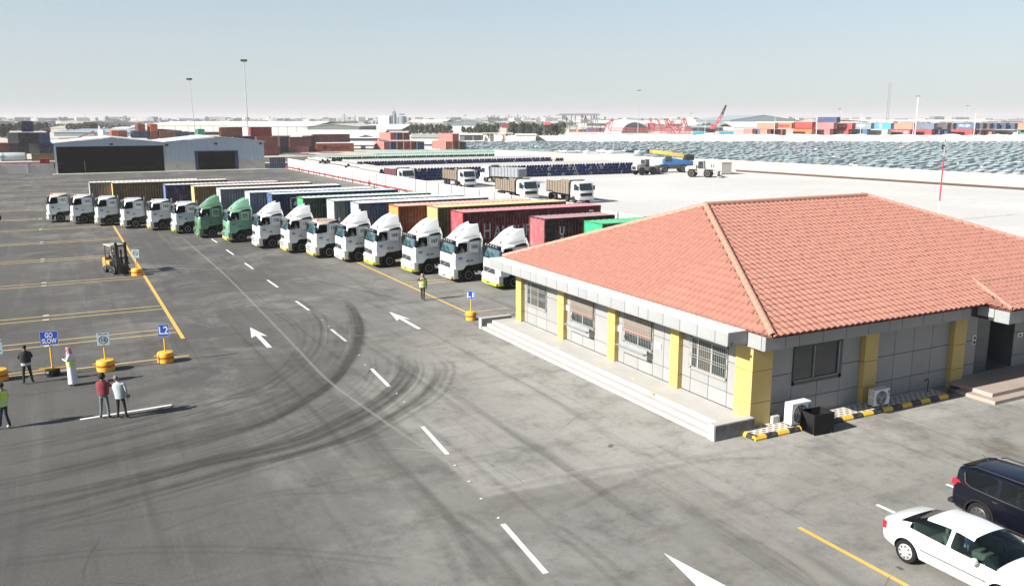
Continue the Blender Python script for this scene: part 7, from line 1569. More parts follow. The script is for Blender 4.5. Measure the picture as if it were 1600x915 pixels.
# ================================================================== PACKED CAR PARK
lotC = {'white': (1.15, 1.15, 1.15), 'silver': (.74, .78, .79), 'grey': (.22, .25, .26), 'teal': (.14, .21, .22), 'black': (.02, .02, .025), 'red': (.35, .02, .04), 'blue': (.02, .07, .35), 'gold': (.45, .38, .28)}
LM = {k: M('lot_car_' + k, v, .3, var=.03, coat=.4) for k, v in lotC.items()}; mLG = M('lot_car_glass', (.15, .20, .205), .12, coat=.5, var=.05)
def lowcar(b, paint, x, y, z=0, kind=0, lod=0, wheels=True):
    """nose towards -x, length about 4.5"""
    if kind == 0: stn = [(0, .8, .72, .66, .74), (.25, .86, .78, .70, .84), (1.15, .88, .86, .72, .93), (1.85, .88, .90, .60, 1.40), (3.2, .88, .92, .60, 1.42), (3.85, .88, .95, .70, 1.05), (4.4, .86, .94, .70, 1.0), (4.5, .78, .8, .66, .84)]
    else: stn = [(0, .84, .8, .68, .86), (.25, .92, .9, .74, .98), (1.0, .93, .98, .78, 1.06), (1.6, .93, 1.04, .68, 1.66), (3.9, .93, 1.08, .68, 1.70), (4.35, .92, 1.08, .72, 1.25), (4.5, .86, 1.0, .74, 1.08), (4.55, .84, .9, .7, .95)]
    rg = [[(x + s, y - w_, z + .32), (x + s, y - w_, z + zb), (x + s, y - wr, z + zr), (x + s, y + wr, z + zr), (x + s, y + w_, z + zb), (x + s, y + w_, z + .32)] for s, w_, zb, wr, zr in stn]
    vs = [p for r in rg for p in r]; base = len(b.v); b.v += vs
    b.mat(mLG); gi = b.mi; b.mat(paint); pi = b.mi
    for i in range(7):
        for j in range(5):
            a = base + i * 6 + j; b.f.append((a, a + 1, a + 7, a + 6)); side = j in (1, 3); top = j == 2
            b.m.append(gi if (side and 2 <= i <= 4) or (top and i in (2, 4)) else pi)
    for i in (0, 7): b.f.append(tuple(base + i * 6 + k for k in range(6))); b.m.append(pi)
    if wheels:
        b.mat(mBlack)
        for wx in (.85, 3.55):
            for s in (-1, 1): b.cyl((x + wx, y + s * .74 - .1 + (.1 if s > 0 else -.0), z + .32), .32, .2, 'y', 8)
LCM = {}
def lcm(c, kind):
    if (c, kind) not in LCM:
        b = MB(); lowcar(b, LM[c], 0, 0, 0, kind); LCM[(c, kind)] = b.mesh('parked_car', 30)
    return LCM[(c, kind)]
random.seed(21)
def interp(v, tab):
    for (a, fa), (c, fc) in zip(tab, tab[1:]):
        if a <= v <= c: return fa + (fc - fa) * (v - a) / (c - a)
    return tab[0][1] if v < tab[0][0] else tab[-1][1]
farline = [(700, 219.5), (905, 217), (1200, 217.5), (1400, 220), (1600, 222.5), (1900, 226)]
def wallx(y): return interp(y, [(p[1], p[0]) for p in pl])
cars = []
x = 118.0; col_ = 0
while x < 520:
    y = 55.0 + (col_ % 2) * .6
    while y < 520:
        if x > wallx(min(y, 231)) + 1.6 and not (y > 206 and x < 117 + (y - 206) * .0):
            p = proj(x + 2.2, y, 0)
            if 690 < p[0] < 1660 and p[1] > interp(p[0], farline) and p[2] < 396 and not (p[0] < 1000 and p[1] > 240) and random.random() > .06: cars.append((p[2], x + random.uniform(-.3, .3), y + random.uniform(-.12, .12)))
        y += 2.55
    x += (5.0 if col_ % 2 else 5.5) + (3.2 if col_ % 4 == 3 else 0); col_ += 1
# the strip of cars left of the pipe field's far end
yy = 262.0
while yy < 470:
    xx = 88.0
    while xx < 118:
        p = proj(xx + 2.2, yy, 0)
        if 715 < p[0] < 1000 and p[1] > interp(p[0], farline) and p[1] < 237: cars.append((p[2], xx, yy))
        xx += 5.2
    yy += 2.45
cars.sort()
special = {}
mass = MB(); mass.mat(mLG)
frontc = sorted([c for c in cars[:90]], key=lambda c: proj(c[1], c[2], 0)[0])
want = {1207: ('red', 'dark red parked car right behind the beige lot wall', 0), 1375: ('blue', 'bright blue parked car right behind the beige lot wall', 0), 1492: ('red', 'salmon red parked car behind the wall beside the red mast', 0), 1240: ('silver', 'silver parked estate car behind the wall right of the dark red car', 1), 1300: ('grey', 'grey parked car behind the wall left of the bright blue car', 1), 1345: ('grey', 'dark grey parked car directly left of the bright blue car', 1), 1425: ('teal', 'dark teal parked car behind the wall between the blue car and the red mast', 1), 1462: ('white', 'white parked car behind the wall just left of the red mast', 0)}
pick = {}
for k in want: 
    c = min(frontc, key=lambda c: abs(proj(c[1] + 2.2, c[2], 0)[0] - k) + proj(c[1], c[2], 0)[2] * .25); pick[c] = k
def pickc():
    r = random.random(); return 'white' if r < .66 else 'silver' if r < .84 else 'teal' if r < .90 else 'grey' if r < .93 else 'black' if r < .97 else 'gold'
W_L = {'white': 'white parked car standing in the densely packed car park', 'silver': 'silver parked car standing in the densely packed car park', 'teal': 'dark teal parked car standing in the densely packed car park', 'grey': 'grey parked car standing in the densely packed car park', 'black': 'black parked car standing in the densely packed car park', 'gold': 'beige parked car standing in the densely packed car park'}
for i, c in enumerate(cars):
    if c in pick: cc, lab, kd = want[pick[c]]
    else: cc = pickc(); lab = W_L[cc]; kd = 1 if random.random() < .35 else 0
    if c not in pick and c[0] < 190 and proj(c[1], c[2], 0)[0] > 1500 and random.random() < .8: cc = 'white'; lab = W_L[cc]
    if i < 300 or c in pick: tag(obj('parked_car', lcm(cc, kd), None, (c[1], c[2], 0)), lab, 'car', 'cars in the packed car park')
    else: lowcar(mass, LM[cc], c[1], c[2], 0, kd, wheels=False)
tag(mass.build('parked_cars', None, smooth=0), 'dense mass of parked cars filling the rest of the car park', 'cars', None, 'stuff')
print('cars', len(cars), 'tiles', nf, 'pipes', len(front))
# ================================================================== FAR BUILDINGS
mFW = M('far_white_wall', (.66, .63, .57), .8, var=.04, scale=.05); mFR = M('far_white_roof', (.72, .73, .73), .6, var=.04, scale=.05); mFG = M('far_olive_wall', (.15, .18, .15), .7, var=.05); mFBl = M('far_bluegrey_wall', (.15, .20, .225), .7, var=.05, scale=.05); mFD = M('far_dark_opening', (.035, .04, .045), .8); mFBe = M('far_beige_wall', (.48, .42, .34), .8, var=.06)
def hall(px0, px1, ye, yr, yb, d, depth, label, wall, roof, name='warehouse', ridge='front', doors=(), strip=None, cat='warehouse', px_r=None):
    """gabled hall: front face between two picture columns at distance d"""
    P0, P1 = far(px0, ye, d), far(px1, ye, d); zb = far(px0, yb, d).z; W_ = (P1 - P0).to_2d().length; a = math.atan2(P1.y - P0.y, P1.x - P0.x); ze = P0.z - zb; zr = far(px0, yr, d).z - zb
    t = thing(name, label, cat, (P0.x, P0.y, zb), a); b = MB(); b.mat(wall)
    rx = W_ / 2 if px_r is None else (far(px_r, ye, d) - P0).to_2d().length
    if ridge == 'front': b.prism([(0, 0), (W_, 0), (W_, ze), (rx, zr), (0, ze)], 'y', 0, depth)
    else: b.box(0, W_, 0, depth, 0, ze)
    b.build('wall', t, smooth=0)
    th = max(.2, (zr - ze) * .04); e = .4
    if ridge == 'front':
        for (xa, za, xb, zb_) in ((-e, ze - .1, rx, zr), (rx, zr, W_ + e, ze - .1)): b = MB(); b.mat(roof); b.prism([(xa, za), (xb, zb_), (xb, zb_ + th), (xa, za + th)], 'y', -e, depth + e); b.build('roof', t, smooth=0)
    else:
        for (ya, za, yb_, zb_) in ((-e, ze, depth / 2, zr), (depth / 2, zr, depth + e, ze)): b = MB(); b.mat(roof); b.prism([(ya, za), (yb_, zb_), (yb_, zb_ + th), (ya, za + th)], 'x', -e, W_ + e); b.build('roof', t, smooth=0)
    for (u0, u1, z0, z1) in doors: b = MB(); b.mat(mFD); b.box(W_ * u0, W_ * u1, -.15, .05, ze * z0, ze * z1); b.build('doorway', t, smooth=0)
    if strip: 
        for k in range(strip): b = MB(); b.mat(M('far_joint', (.38, .35, .30), .8)); b.box(W_ * (k + .5) / strip - .15, W_ * (k + .5) / strip + .15, -.1, .02, 0, ze * .96); b.build('wall_rib', t, smooth=0)
    return t
hall(205, 480, 196.5, 190.5, 206, 640, 160, 'very long cream warehouse with white roof behind the two sheds', mFW, mFR, ridge='side', strip=14)
hall(356, 484, 198, 191.5, 212, 560, 120, 'cream panelled warehouse with white roof between the lamp mast and the olive gable', mFW, mFR, ridge='side', strip=9)
hall(480, 561, 197.6, 194, 206, 470, 60, 'olive-grey gabled hall at left centre', mFG, M('far_pale_roof', (.5, .5, .47), .7))
hall(452, 592, 216, 204.8, 222, 330, 40, 'open-sided shed with white roof in front of the olive gable', mFW, mFR, ridge='side', doors=((.55, .98, 0, .95),))
hall(520, 627, 202.5, 195.3, 207, 600, 120, 'low warehouse with broad white roof below the silos', M('far_shadow_wall', (.10, .12, .12), .8), mFR, ridge='side')
hall(552, 592, 216, 211, 222, 331, 20, 'dark end of the open-sided shed right of the white roof', mFD, mFR)  # dark walls stand for the shade under the shed roof
hall(540, 583, 226.5, 222.5, 232, 300, 20, 'small white building behind the orange lettered container', mFW, mFR, ridge='side', doors=((.55, .7, 0, .8),), cat='building', name='small_building')
hall(633, 694, 191.5, 187, 197, 1100, 200, 'distant beige warehouse right of the silos', mFBe, mFW, ridge='side', strip=6)
hall(681, 778, 196, 187, 200, 900, 150, 'wide grey hall with low pitched gable roof behind the trees', mFBl, M('far_grey_roof', (.34, .36, .34), .7), px_r=731)
hall(702, 750, 206, 198, 211, 560, 60, 'white-roofed low building above the small container stack', mFW, mFR, ridge='side', strip=5, cat='building', name='low_building')
hall(642, 700, 215, 210.5, 222, 380, 22, 'low shed with white and grey roofs between the two centre container stacks', mFW, M('far_grey_roof', (.34, .36, .34), .7), ridge='side')
hall(718, 753, 211, 209.3, 219.5, 400, 20, 'pale flat building with two dark doorways left of the canopy', mFBl, mFW, ridge='side', doors=((.22, .54, 0, .8), (.64, .95, 0, .8)), cat='building', name='gate_building')
hall(806, 837, 211, 209.8, 220, 420, 15, 'white block building in front of the dark tree row', mFW, mFR, ridge='side', cat='building', name='block_building')
hall(875, 902, 213, 211.2, 217.5, 430, 12, 'small grey cabin row at the far edge of the car park', mFBl, mFW, ridge='side', cat='building', name='cabin')
hall(938, 1148, 199, 189.2, 204, 1000, 220, 'very long white hall behind the red boom sections', mFR, mFR, ridge='side')
hall(1083, 1130, 199.5, 196.8, 207.5, 600, 30, 'dark open shed behind the lattice boom crane', mFD, M('far_grey_roof', (.34, .36, .34), .7), ridge='side', strip=3)
hall(1141, 1247, 187.8, 179.9, 192, 850, 160, 'large blue-grey gabled hall at right centre', mFBl, M('far_bluegrey_roof', (.30, .36, .40), .6), px_r=1193)
hall(1146, 1200, 199, 191, 208, 700, 60, 'white hall with dark openings below the blue-grey gable', mFW, mFR, ridge='side', doors=((.1, .9, .4, .6),))
hall(1198, 1262, 196, 190.5, 204, 760, 60, 'pale hall behind the left end of the far right containers', mFW, mFR, ridge='side')
hall(1370, 1600, 190.2, 187.3, 193, 1400, 300, 'distant long white roof above the far right containers', mFW, mFR, ridge='side')
hall(1020, 1038, 194, 193, 205, 620, 12, 'grey block between the red booms', M('far_grey_block', (.3, .3, .28), .8), mFR, ridge='side', cat='building', name='block_building')
hall(84, 210, 207, 203, 213, 420, 60, 'long grey-roofed building behind the open shed on the left', mFBl, M('far_bluegrey_roof', (.30, .36, .40), .6), ridge='side')
hall(74, 104, 200.5, 197.5, 203, 640, 40, 'cream building among the trees on the left', mFW, mFBe, ridge='side', cat='building', name='cream_building')
hall(105, 133, 201.8, 200.2, 203.2, 700, 40, 'thin white roofed building left of centre trees', mFW, mFR, ridge='side', cat='building', name='roofed_building')
hall(175, 200, 201, 199, 205, 620, 30, 'white roofed building beside the clipped tree block', mFW, mFR, ridge='side', cat='building', name='roofed_building')
hall(955, 977, 191.5, 190.6, 205, 560, 30, 'grey building with sloping roof behind the round hangar', mFBl, mFW, ridge='side', cat='building', name='grey_building')
t_ = far(952, 210, 520); b = MB(); b.mat(mFR); n = 12; Wd = 11
hg = thing('arched_hangar', 'small arched white hangar among the red boom sections', 'hangar', tuple(t_), -YAW); b.loft([[(Wd + Wd * math.cos(math.pi * k / n), y, 8.5 * math.sin(math.pi * k / n)) for k in range(n + 1)] for y in (0, 30)]); b.build('shell', hg); b = MB(); b.mat(mFD); b.loft([[(Wd + 4 + (Wd - 3) * math.cos(math.pi * k / n), y, 7 * math.sin(math.pi * k / n)) for k in range(n + 1)] for y in (-.3, -.1)]); b.build('hangar_mouth', hg)
cn = thing('canopy', 'long pale car park canopy on thin posts left of the block building', 'canopy', tuple(far(753, 219, 400)), -YAW)
b = MB(); b.mat(mFW); b.box(0, 14, 0, 6, 2.9, 3.2); b.build('canopy_roof', cn)
for k in range(5): b = MB(); b.mat(mFW); b.box(k * 3.4, k * 3.4 + .2, .2, .4, 0, 2.9); b.build('canopy_post', cn)
# silos
sl = thing('silo_block', 'grey cement silos with a white block building beside them', 'silos', tuple(far(591, 199, 1100)), -YAW); k_ = 1100 / 1355
b = MB(); b.mat(mFR); b.box(0, 17 * k_, 0, 12, 0, 17 * k_); b.build('block', sl)
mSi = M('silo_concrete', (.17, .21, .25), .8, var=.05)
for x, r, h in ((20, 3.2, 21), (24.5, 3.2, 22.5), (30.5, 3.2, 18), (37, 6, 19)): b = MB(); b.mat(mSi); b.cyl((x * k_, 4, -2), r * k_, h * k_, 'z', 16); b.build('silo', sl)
b = MB(); b.mat(mSi); b.box(22 * k_, 27 * k_, 2, 6, 20 * k_, 24 * k_); b.box(32 * k_, 40 * k_, 3, 5, 18 * k_, 20.5 * k_); b.box(24.4 * k_, 25 * k_, 3, 4, 24 * k_, 28 * k_); b.build('head_house', sl)
s3 = thing('distant_plant', 'hazy pale industrial plant with a thin tower left of the silos', 'plant', tuple(far(525, 193, 2200)), -YAW); k_ = 2200 / 1355
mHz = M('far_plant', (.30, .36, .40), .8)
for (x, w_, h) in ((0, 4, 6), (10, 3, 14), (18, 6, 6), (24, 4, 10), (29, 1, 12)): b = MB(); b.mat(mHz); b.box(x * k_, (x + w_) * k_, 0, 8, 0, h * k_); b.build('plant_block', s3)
b = MB(); b.mat(mHz); b.bar((11 * k_, 4, 12 * k_), (26 * k_, 4, 9 * k_), 1.2); b.build('conveyor', s3)
# gantry crane
gc = thing('gantry_crane', 'grey gantry crane with slim splayed legs at right of centre', 'crane', tuple(far(874, 208, 600)), -YAW); k_ = 600 / 1355; mGa = M('gantry_grey', (.16, .17, .20), .6)
b = MB(); b.mat(mGa)
for y in (0, 5): b.box(-5 * k_, 62 * k_, y, y + .8, 26.5 * k_, 27.6 * k_); b.box(0, 58 * k_, y, y + .5, 29 * k_, 29.5 * k_)
for k in range(24): b.bar((k * 2.5 * k_, 0, 27 * k_), ((k + 1) * 2.5 * k_, 0, 29.3 * k_), .3)
b.build('girder', gc, smooth=0)
for x0, x1 in ((5, 3), (10, 14), (19, 15), (24, 27), (35, 35), (40, 37), (40, 47), (49, 49), (53, 50), (54, 58), (57, 61)):
    b = MB(); b.mat(mGa); b.bar((x0 * k_, 2, 27 * k_), (x1 * k_, 2, 0), .5); b.build('gantry_leg', gc, smooth=0)
for x in (5, 33): b = MB(); b.mat(mGa); b.box(x * k_, (x + 4) * k_, 0, 4, 23 * k_, 26.5 * k_); b.build('trolley', gc, smooth=0)
# red lattice booms
mRd = M('faded_crane_red', (.50, .11, .12), .6, var=.08)
def lattice(t, p, q, w0, w1, nm='boom_section', mat=None):
    mat = mat or mRd; p, q = Vector(p), Vector(q); d = (q - p); L_ = d.length; d.normalize(); s = d.cross(Vector((0, 1, 0))).normalized(); u = Vector((0, 1, 0)); b = MB(); b.mat(mat); n = max(3, int(L_ / 2.2))
    C = lambda t_, a, c: p + d * (L_ * t_) + s * (a * (w0 + (w1 - w0) * t_) / 2) + u * (c * (w0 + (w1 - w0) * t_) / 2)
    for a in (-1, 1):
        for c in (-1, 1): b.bar(C(0, a, c), C(1, a, c), .32)
    for k in range(n):
        for a, c, a2, c2 in ((-1, -1, 1, -1), (1, 1, -1, 1), (-1, 1, -1, -1), (1, -1, 1, 1)): b.bar(C(k / n, a, c), C((k + 1) / n, a2, c2), .16)
    return b.build(nm, t, smooth=0)
kk = 480 / 1355
def boom(px0, py0, pts, label, w=1.5):
    o = far(px0, py0, 480); t = thing('crane_boom', label, 'crane boom', tuple(o), -YAW, 'red crane booms laid up behind the car park')
    for (a, c) in pts: lattice(t, ((a[0] - px0) * kk, 0, (py0 - a[1]) * kk), ((c[0] - px0) * kk, 0, (py0 - c[1]) * kk), w, w * .6)
    return t
boom(940, 207, [((941, 206), (957, 186)), ((951, 205), (957, 186))], 'leaning red boom pair standing alone left of the round hangar')
boom(1020, 207, [((1022, 206), (1015, 185)), ((1020, 206), (1016, 186))], 'leftmost slim leaning boom of the red boom cluster', 1.2)
boom(1031, 207, [((1034, 204), (1027, 187)), ((1046, 206), (1030, 196))], 'small red boom with a low strut, second in the red cluster', .9)
boom(1048, 207, [((1056, 206), (1041, 186)), ((1052, 206), (1039, 190)), ((1060, 204), (1048, 190))], 'thick bundle of crossing red booms in the middle of the cluster', 1.6)
boom(1060, 208, [((1060, 206), (1068, 185)), ((1075, 206), (1068, 185))], 'inverted V of two red booms at the right of the cluster', 1.4)
for i, (a, c, y) in enumerate(((915, 935, 207.5), (950, 985, 206), (985, 1012, 206.5), (1015, 1050, 206), (1030, 1062, 209.5), (1060, 1080, 209.5))):
    o = far(a, y, 470); t = thing('boom_rack', ['short red lattice section at the left', 'red lattice section before the round hangar', 'red lattice section right of the hangar', 'stacked red sections below the slim booms', 'long red section lying in front of the cluster', 'red base section under the inverted V'][i] + ' lying on the ground', 'crane part', tuple(o), -YAW, 'red crane sections lying on the ground')
    for z in ((1.2, 2.6) if i in (3, 5) else (1.2,)): lattice(t, (0, 0, z), ((c - a) * .347, 0, z), 1.5, 1.5)
mc = far(1122, 208, 480); t = thing('tall_boom_crane', 'mobile crane with tall raised red and dark boom beside the blue skips', 'crane', tuple(mc), -YAW)
lattice(t, (-3, 0, 2), (1.5, 0, 9.5), 1.3, 1.1); lattice(t, (1.5, 0, 9.5), (3.6, 0, 14.8), .9, .5, mat=mDark); b = MB(); b.mat(mDark); b.box(-8, -2, -1.5, 1.5, .3, 2.2); b.build('carrier', t); b = MB(); b.mat(mRd); b.box(-4.2, -1.8, -1.3, 1.3, 2, 4.4); b.build('cab', t)
for i, (a, c) in enumerate(((1083, 1104), (1124, 1146))):
    o = far(a, 211, 455); t = thing('skip', ['left light blue skip in front of the dark open shed', 'right light blue skip beside the tall boom crane'][i], 'skip', tuple(o), -YAW); b = MB(); b.mat(M('skip_blue', (.05, .34, .52), .5)); w_ = (c - a) * .335; b.prism([(.6, 0), (w_ - .4, 0), (w_, 1.8), (0, 1.6)], 'y', 0, 2.4); b.build('tub', t)
for i, (px, py, dd) in enumerate(((1137, 204, 470), (1143, 204, 480), (1022, 208, 500), (924, 209, 520), (888, 209, 520), (897, 209, 525), (905, 209, 530))):
    pass
frow([(888.5, 208.8, 'cream', 6.06), (903.5, 209, 'salmon', 6.06), (913, 209, 'dark', 6.06), (917, 206.2, 'sky', 6.06), (931, 206.4, 'navy', 6.06), (936, 206.4, 'blue', 6.06)], 560, 'X', 6.06, 'row', 'the containers below the gantry crane', 'containers below the gantry crane')
frow([(1006, 203.5, 'pink', 6.06), (1012, 199, 'pink', 6.06), (1008, 209, 'cream', 6.06)], 560, 'X', 6.06, 'pile', 'the containers behind the slim red booms', 'containers behind the slim red booms')
# ================================================================== TREES
mLeaf = M('dark_foliage', (.035, .055, .03), .8, var=.5, scale=.8); mLeaf2 = M('olive_foliage', (.055, .075, .04), .8, var=.4, scale=.8); mBark = M('bark', (.10, .075, .055), .9)
def tree_meshes(seed, h, w_, cone):
    rnd = random.Random(seed); b = MB(); b.mat(mBark); b.tube([(0, 0, 0), (.1, 0, h * .3), (0, .1, h * .6)], [.28, .2, .08], 6)
    for k in range(5): a = rnd.uniform(0, 6.3); b.tube([(0, 0, h * .3), (math.cos(a) * w_ * .3, math.sin(a) * w_ * .3, h * .55)], [.1, .04], 5)
    tr = b.mesh('trunk', 40); b = MB(); b.mat(mLeaf if seed % 2 else mLeaf2)
    cl = [(rnd.uniform(-.5, .5) * w_, rnd.uniform(-.5, .5) * w_, h * rnd.uniform(.15, .92)) for _ in range(24)]
    for cx, cy, cz in cl:
        k = (1 - (cz / h - .25) / .75 * (.75 if cone else .35)); cx *= k; cy *= k; R0 = w_ * rnd.uniform(.18, .30) * (.6 + .4 * k)
        for _ in range(40):
            v = Vector((rnd.gauss(0, 1), rnd.gauss(0, 1), rnd.gauss(0, 1))); v = v.normalized() * R0 * rnd.uniform(.5, 1.1); c = Vector((cx, cy, cz)) + v * 1.0
            n_ = Vector((rnd.gauss(0, 1), rnd.gauss(0, 1), rnd.gauss(0, 1))).normalized(); a = n_.orthogonal().normalized() * rnd.uniform(.35, .75); e = n_.cross(a)
            b.add([c - a, c - e * .6, c + a, c + e * .6], [(0, 1, 2, 3)])
    return tr, b.mesh('crown', 0)
TRM = [tree_meshes(s, 8.5, 6.0, s % 3 == 0) for s in range(5)]
random.seed(3)
def trees(px0, px1, yb, ytop, d, n, area):
    for i in range(n):
        px = px0 + (px1 - px0) * (i + .5) / n + random.uniform(-.8, .8); dd = d + random.uniform(-12, 12); p = far(px, yb, dd); ht = (yb - ytop + random.uniform(-1.5, 1.2)) * dd / 1355
        tr, cr = TRM[random.randrange(5)]; t = thing('tree', 'tree, %s from left in %s' % (ORD[i], area), 'tree', tuple(p), random.uniform(0, 6), 'trees in ' + area); s = ht / 8.5; ws = max(s * .8, (px1 - px0) / n * dd / 1355 / 5.2); t.scale = (ws, ws, s)
        obj('trunk', tr, t); obj('crown', cr, t)
trees(0, 12, 216, 196, 420, 3, 'the left edge tree clump'); trees(12, 75, 205, 192.5, 520, 12, 'the long tree line at the far left'); trees(104, 132, 203, 194, 620, 6, 'the tree line left of the clipped block')
trees(132, 152, 203, 191.5, 560, 5, 'the dense clipped tree block'); trees(640, 665, 211, 196, 480, 4, 'the tree clump right of the silos'); trees(665, 705, 211, 195, 470, 6, 'the tree clump below the low grey gable'); trees(722, 746, 209, 199, 470, 4, 'the trees above the gate building'); trees(746, 779, 212, 195, 450, 6, 'the clump right of the gate building')
trees(793, 881, 213, 193, 450, 15, 'the dense dark tree row left of the gantry crane')
# ================================================================== MASTS
def mast(px, yt, yb, d, label, r=.25, head='flood', lean=0, mat=None, zb=0.0):
    p = far(px, yb, d); top = far(px, yt, d).z; t = thing('lamp_mast', label, 'mast', (p.x, p.y, zb), -YAW); h = top - zb; mat = mat or mGalv
    b = MB(); b.mat(mat); b.tube([(0, 0, 0), (lean * .5, 0, h * .5), (lean, 0, h)], [r, r * .75, r * .5], 8); b.build('pole', t)
    if head == 'flood':
        b = MB(); b.mat(mDark); b.lathe([(.5, 0), (.55, .1), (.5, .2)], (lean, 0, h - .1), 'z', 12); b.build('head_ring', t)
        for k in range(6): a = k * math.pi / 3; b = MB(); b.mat(mDark); b.box(-.3, .3, -.18, .18, -.3, .3); b.build('floodlight', t, loc=(lean + math.cos(a) * .62, math.sin(a) * .62, h + .05))
    elif head == 'small': b = MB(); b.mat(mDark); b.box(lean - .9, lean + .9, -.15, .15, h - .25, h); b.build('lamp_arm', t)
    return t
mast(387.5, 95, 205, 262, 'tall floodlight mast rising above the right shed', .22); mast(306, 124, 205, 300, 'slightly leaning floodlight mast left of the taller one', .17, lean=-1.0)
mast(472.5, 170, 206, 420, 'thin bare mast above the red containers', .12, None); mast(996.5, 141, 214, 400, 'tall thin lamp mast beside the red booms', .2, 'small'); mast(1079, 177, 205, 620, 'small lamp pole right of the inverted red V', .1, 'small', zb=3.3)
mast(1429.5, 150, 212, 400, 'white mast with dish above the far right containers', .22, 'small', mat=mWhite, zb=3.3); mast(1508, 165, 205, 560, 'thin lamp pole above the blue container', .12, 'small', zb=3.3); mast(1309, 170, 212, 520, 'thin lamp pole beside the topmost navy container', .12, 'small', zb=3.3)
mast(1344, 178, 212, 412, 'thin white pole in front of the grey-blue container', .12, None, mat=mWhite, zb=3.3); mast(1209.5, 180, 213, 412, 'thin white pole in front of the orange lettered container', .12, None, mat=mWhite, zb=3.3); mast(1275, 181, 214, 410, 'white pole left of the faded pink container', .16, None, mat=mWhite, zb=3.3); mast(1521, 177, 215, 408, 'white pole right of the blue container', .18, None, mat=mWhite, zb=3.3); mast(1426, 188, 214, 409, 'short cream pole at the salmon container', .16, None, mat=mWhite, zb=3.3)
mast(1101, 188, 213, 440, 'white pole in front of the dark open shed', .12, None, mat=mWhite, zb=3.3); mast(850, 190, 213, 425, 'thin pole carrying a red sign before the tree row', .1, None); mast(781, 190, 219, 400, 'thin pole beside the red billboard', .1, None); mast(727, 180, 219, 520, 'thin lamp pole above the gate building', .1, 'small'); mast(134, 176, 200, 900, 'thin distant mast above the clipped tree block', .3, None); mast(773, 181, 205, 700, 'lamp pole at the right end of the grey hall', .15, 'small')
lt = thing('lattice_mast', 'tall dark lattice mast above the far right containers', 'mast', tuple(far(1386, 190, 800)), -YAW); lt.location.z = 3.3; k_ = 800 / 1355
b = MB(); b.mat(M('lattice_grey', (.22, .22, .23), .6)); Ht = far(1386, 130, 800).z - 3.3
for a in (-.9, .9): b.bar((a, 0, 0), (a, 0, Ht), .22)
for k in range(20): b.bar((-.9 if k % 2 else .9, 0, Ht * k / 20), (.9 if k % 2 else -.9, 0, Ht * (k + 1) / 20), .18)
b.build('lattice', lt, smooth=0)
for i, (px, py, w_, h, d) in enumerate(((784, 200, 11, 7, 440), (849, 195, 11, 4.5, 430))):
    p = far(px, py, d); b = MB(); b.mat(M('billboard_red', (.55, .12, .14), .6)); b.box(0, w_ * d / 1355, 0, .3, 0, h * d / 1355); o = b.build('billboard', None, loc=tuple(p)); o.rotation_euler = (0, 0, -YAW + (R(20) if i == 0 else 0)); tag(o, ['large tilted red billboard among the dark trees', 'smaller red sign board raised above the tree row'][i], 'billboard')
# red camera mast by the office, windsock
p = (88.5, 64.5); t = thing('camera_mast', 'slim red and white camera mast standing on the sand lot behind the office roof', 'mast', (p[0], p[1], 0), -YAW); Hm = 8.6
b = MB(); b.mat(mWhite); b.tube([(0, 0, 0), (0, 0, 2.3)], .07, 8); b.build('lower_pole', t); b = MB(); b.mat(M('mast_red', (.42, .02, .06), .5)); b.tube([(0, 0, 2.3), (0, 0, 7.3)], .075, 8); b.build('red_pole', t); b = MB(); b.mat(mGalv); b.tube([(0, 0, 7.3), (0, 0, 9.0)], .05, 8); b.build('upper_pole', t)
b = MB(); b.mat(mDark); b.box(-.32, -.06, -.08, .08, 8.4, 8.6); b.box(-.30, -.22, -.06, .06, 8.05, 8.4); b.cyl((0, 0, 8.95), .09, .16, 'z', 8); b.build('camera', t)
for k in range(6): b = MB(); b.mat(mGalv); b.bar((-.18, 0, 2.6 + k * .32), (.18, 0, 2.6 + k * .32), .025); b.build('rung', t)
ws = far(77.5, 216, 222); t = thing('windsock', 'bright orange windsock hanging from a thin pole at the far left', 'windsock', (ws.x, ws.y, 0)); zt = far(77.5, 203.5, 222).z
b = MB(); b.mat(mGalv); b.tube([(0, 0, 0), (0, 0, zt + .1)], .05, 6); b.build('pole', t); b = MB(); b.mat(M('windsock_orange', (.85, .16, .06), .7)); b.tube([(.1, 0, zt), (-.25, .1, zt - .7), (-.75, .2, zt - 1.6)], [.42, .36, .2], 10, cap=False); b.build('sock', t)
# red loading arm and white vessel behind the open shed
p = far(126, 216, 240); t = thing('loading_arm', 'dark red folding crane arm and white tank rising behind the open shed roof', 'crane', (p.x, p.y, 0), -YAW); z0 = p.z
b = MB(); b.mat(M('arm_maroon', (.20, .05, .06), .6)); b.bar((-1, 0, z0), (3.6, 0, z0 + 1.8), .35); b.bar((3.6, 0, z0 + 1.8), (4.4, 0, z0 + .6), .35); b.bar((-6, 0, z0 - .1), (0, 0, z0 + .1), .3); b.bar((-1, 0, 0), (-1, 0, z0), .5); b.build('arm', t)
b = MB(); b.mat(mWhite); b.tube([(5.4, 0, 0), (5.4, 0, z0 + 3.2)], .25, 8); b.box(5.2, 6.6, -.8, .8, 0, z0 + 2.3); b.build('white_tank', t, bevel=.2)
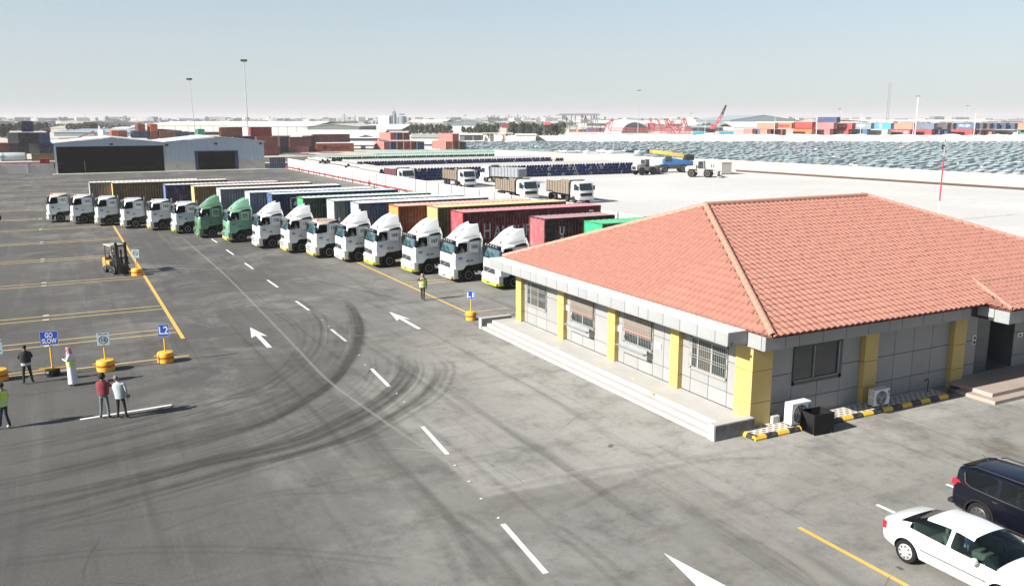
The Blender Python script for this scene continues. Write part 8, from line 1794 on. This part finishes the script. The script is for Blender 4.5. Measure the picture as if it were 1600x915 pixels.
# ================================================================== SKYLINE
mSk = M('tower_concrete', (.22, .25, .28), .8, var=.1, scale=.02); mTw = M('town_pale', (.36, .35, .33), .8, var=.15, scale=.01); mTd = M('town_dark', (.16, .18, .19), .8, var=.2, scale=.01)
random.seed(9)
def tower(px, w_, h, d, sh=0):
    p = far(px, 190, d); k_ = d / 1355; t = thing('tower_block', 'hazy grey tower block, %s from left on the distant skyline' % ORD[TPX.index(px)], 'tower', (p.x, p.y, 0), -YAW + random.uniform(-.4, .4), 'hazy towers on the skyline')
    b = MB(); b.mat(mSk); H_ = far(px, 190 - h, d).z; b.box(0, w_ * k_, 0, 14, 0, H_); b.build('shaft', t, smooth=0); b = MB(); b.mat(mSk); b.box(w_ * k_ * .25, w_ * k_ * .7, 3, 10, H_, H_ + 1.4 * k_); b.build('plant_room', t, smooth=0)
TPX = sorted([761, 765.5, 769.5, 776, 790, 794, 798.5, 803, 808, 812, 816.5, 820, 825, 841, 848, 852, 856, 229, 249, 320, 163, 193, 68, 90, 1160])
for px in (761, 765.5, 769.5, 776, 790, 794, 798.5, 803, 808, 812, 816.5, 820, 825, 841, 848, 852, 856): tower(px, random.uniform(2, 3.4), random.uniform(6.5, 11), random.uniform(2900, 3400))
for px, w_, h in ((229, 12, 6), (249, 4, 5), (320, 7, 6.5), (163, 2, 7), (193, 3.5, 8), (68, 3, 4), (90, 2, 6), (1160, 3, 6)): tower(px, w_, h, 2000)
tw = MB()
for k in range(1500):
    px = random.uniform(-30, 1630); d = random.uniform(900, 3200); p = far(px, 195, d); w_ = random.uniform(8, 45); h = random.uniform(3, 9) * (1 + (d > 2000) * random.random() * 1.1); a = random.uniform(0, 3)
    if 200 < px < 700 and d < 1500: continue
    tw.mat(mTw if random.random() < .6 else mTd); q = Matrix.Rotation(a, 4, 'Z'); q.translation = (p.x, p.y, 0); tw.box(0, w_, 0, w_ * random.uniform(.4, 1), 0, h, q)
tag(tw.build('distant_town', smooth=0), 'low hazy distant town of pale buildings along the horizon', 'town', None, 'stuff')
tg = MB(); tg.mat(mLeaf)
for k in range(900):
    px = random.choice([random.uniform(-30, 200), random.uniform(1400, 1630), random.uniform(-30, 1630)]); d = random.uniform(800, 2400); p = far(px, 195, d); r = random.uniform(3, 9)
    for _ in range(5):
        c = Vector((p.x + random.uniform(-r, r), p.y + random.uniform(-r, r), random.uniform(1.5, 5))); n_ = 6; s = random.uniform(1.5, 3.5)
        tg.loft([[(c.x + s * q * math.cos(2 * math.pi * j / n_ + zz), c.y + s * q * math.sin(2 * math.pi * j / n_ + zz), c.z + s * zz) for j in range(n_)] for zz, q in ((-.9, .3), (-.3, 1), (.4, .9), (.9, .3))])
tag(tg.build('distant_scrub', smooth=0), 'scattered hazy trees and scrub along the horizon', 'trees', None, 'stuff')
# ================================================================== AIR
b = MB(); b.mat(mDark)
hm = bpy.data.materials.new('haze_air'); hm.use_nodes = True; n = hm.node_tree; n.nodes.clear()
pv = n.nodes.new('ShaderNodeVolumePrincipled'); pv.inputs['Color'].default_value = (.76, .735, .745, 1); pv.inputs['Density'].default_value = HAZE; pv.inputs['Anisotropy'].default_value = 0
o_ = n.nodes.new('ShaderNodeOutputMaterial'); n.links.new(pv.outputs[0], o_.inputs['Volume'])
b = MB(); b.mat(hm); b.box(-9200, 9200, -400, 14200, -1.5, 60); hz_ = b.build('haze', smooth=0); tag(hz_, kind='stuff')

for o in COL.objects:
    if 'label' in o and not 4 <= len(o['label'].split()) <= 16: print('LABEL words', o.name, o['label'])
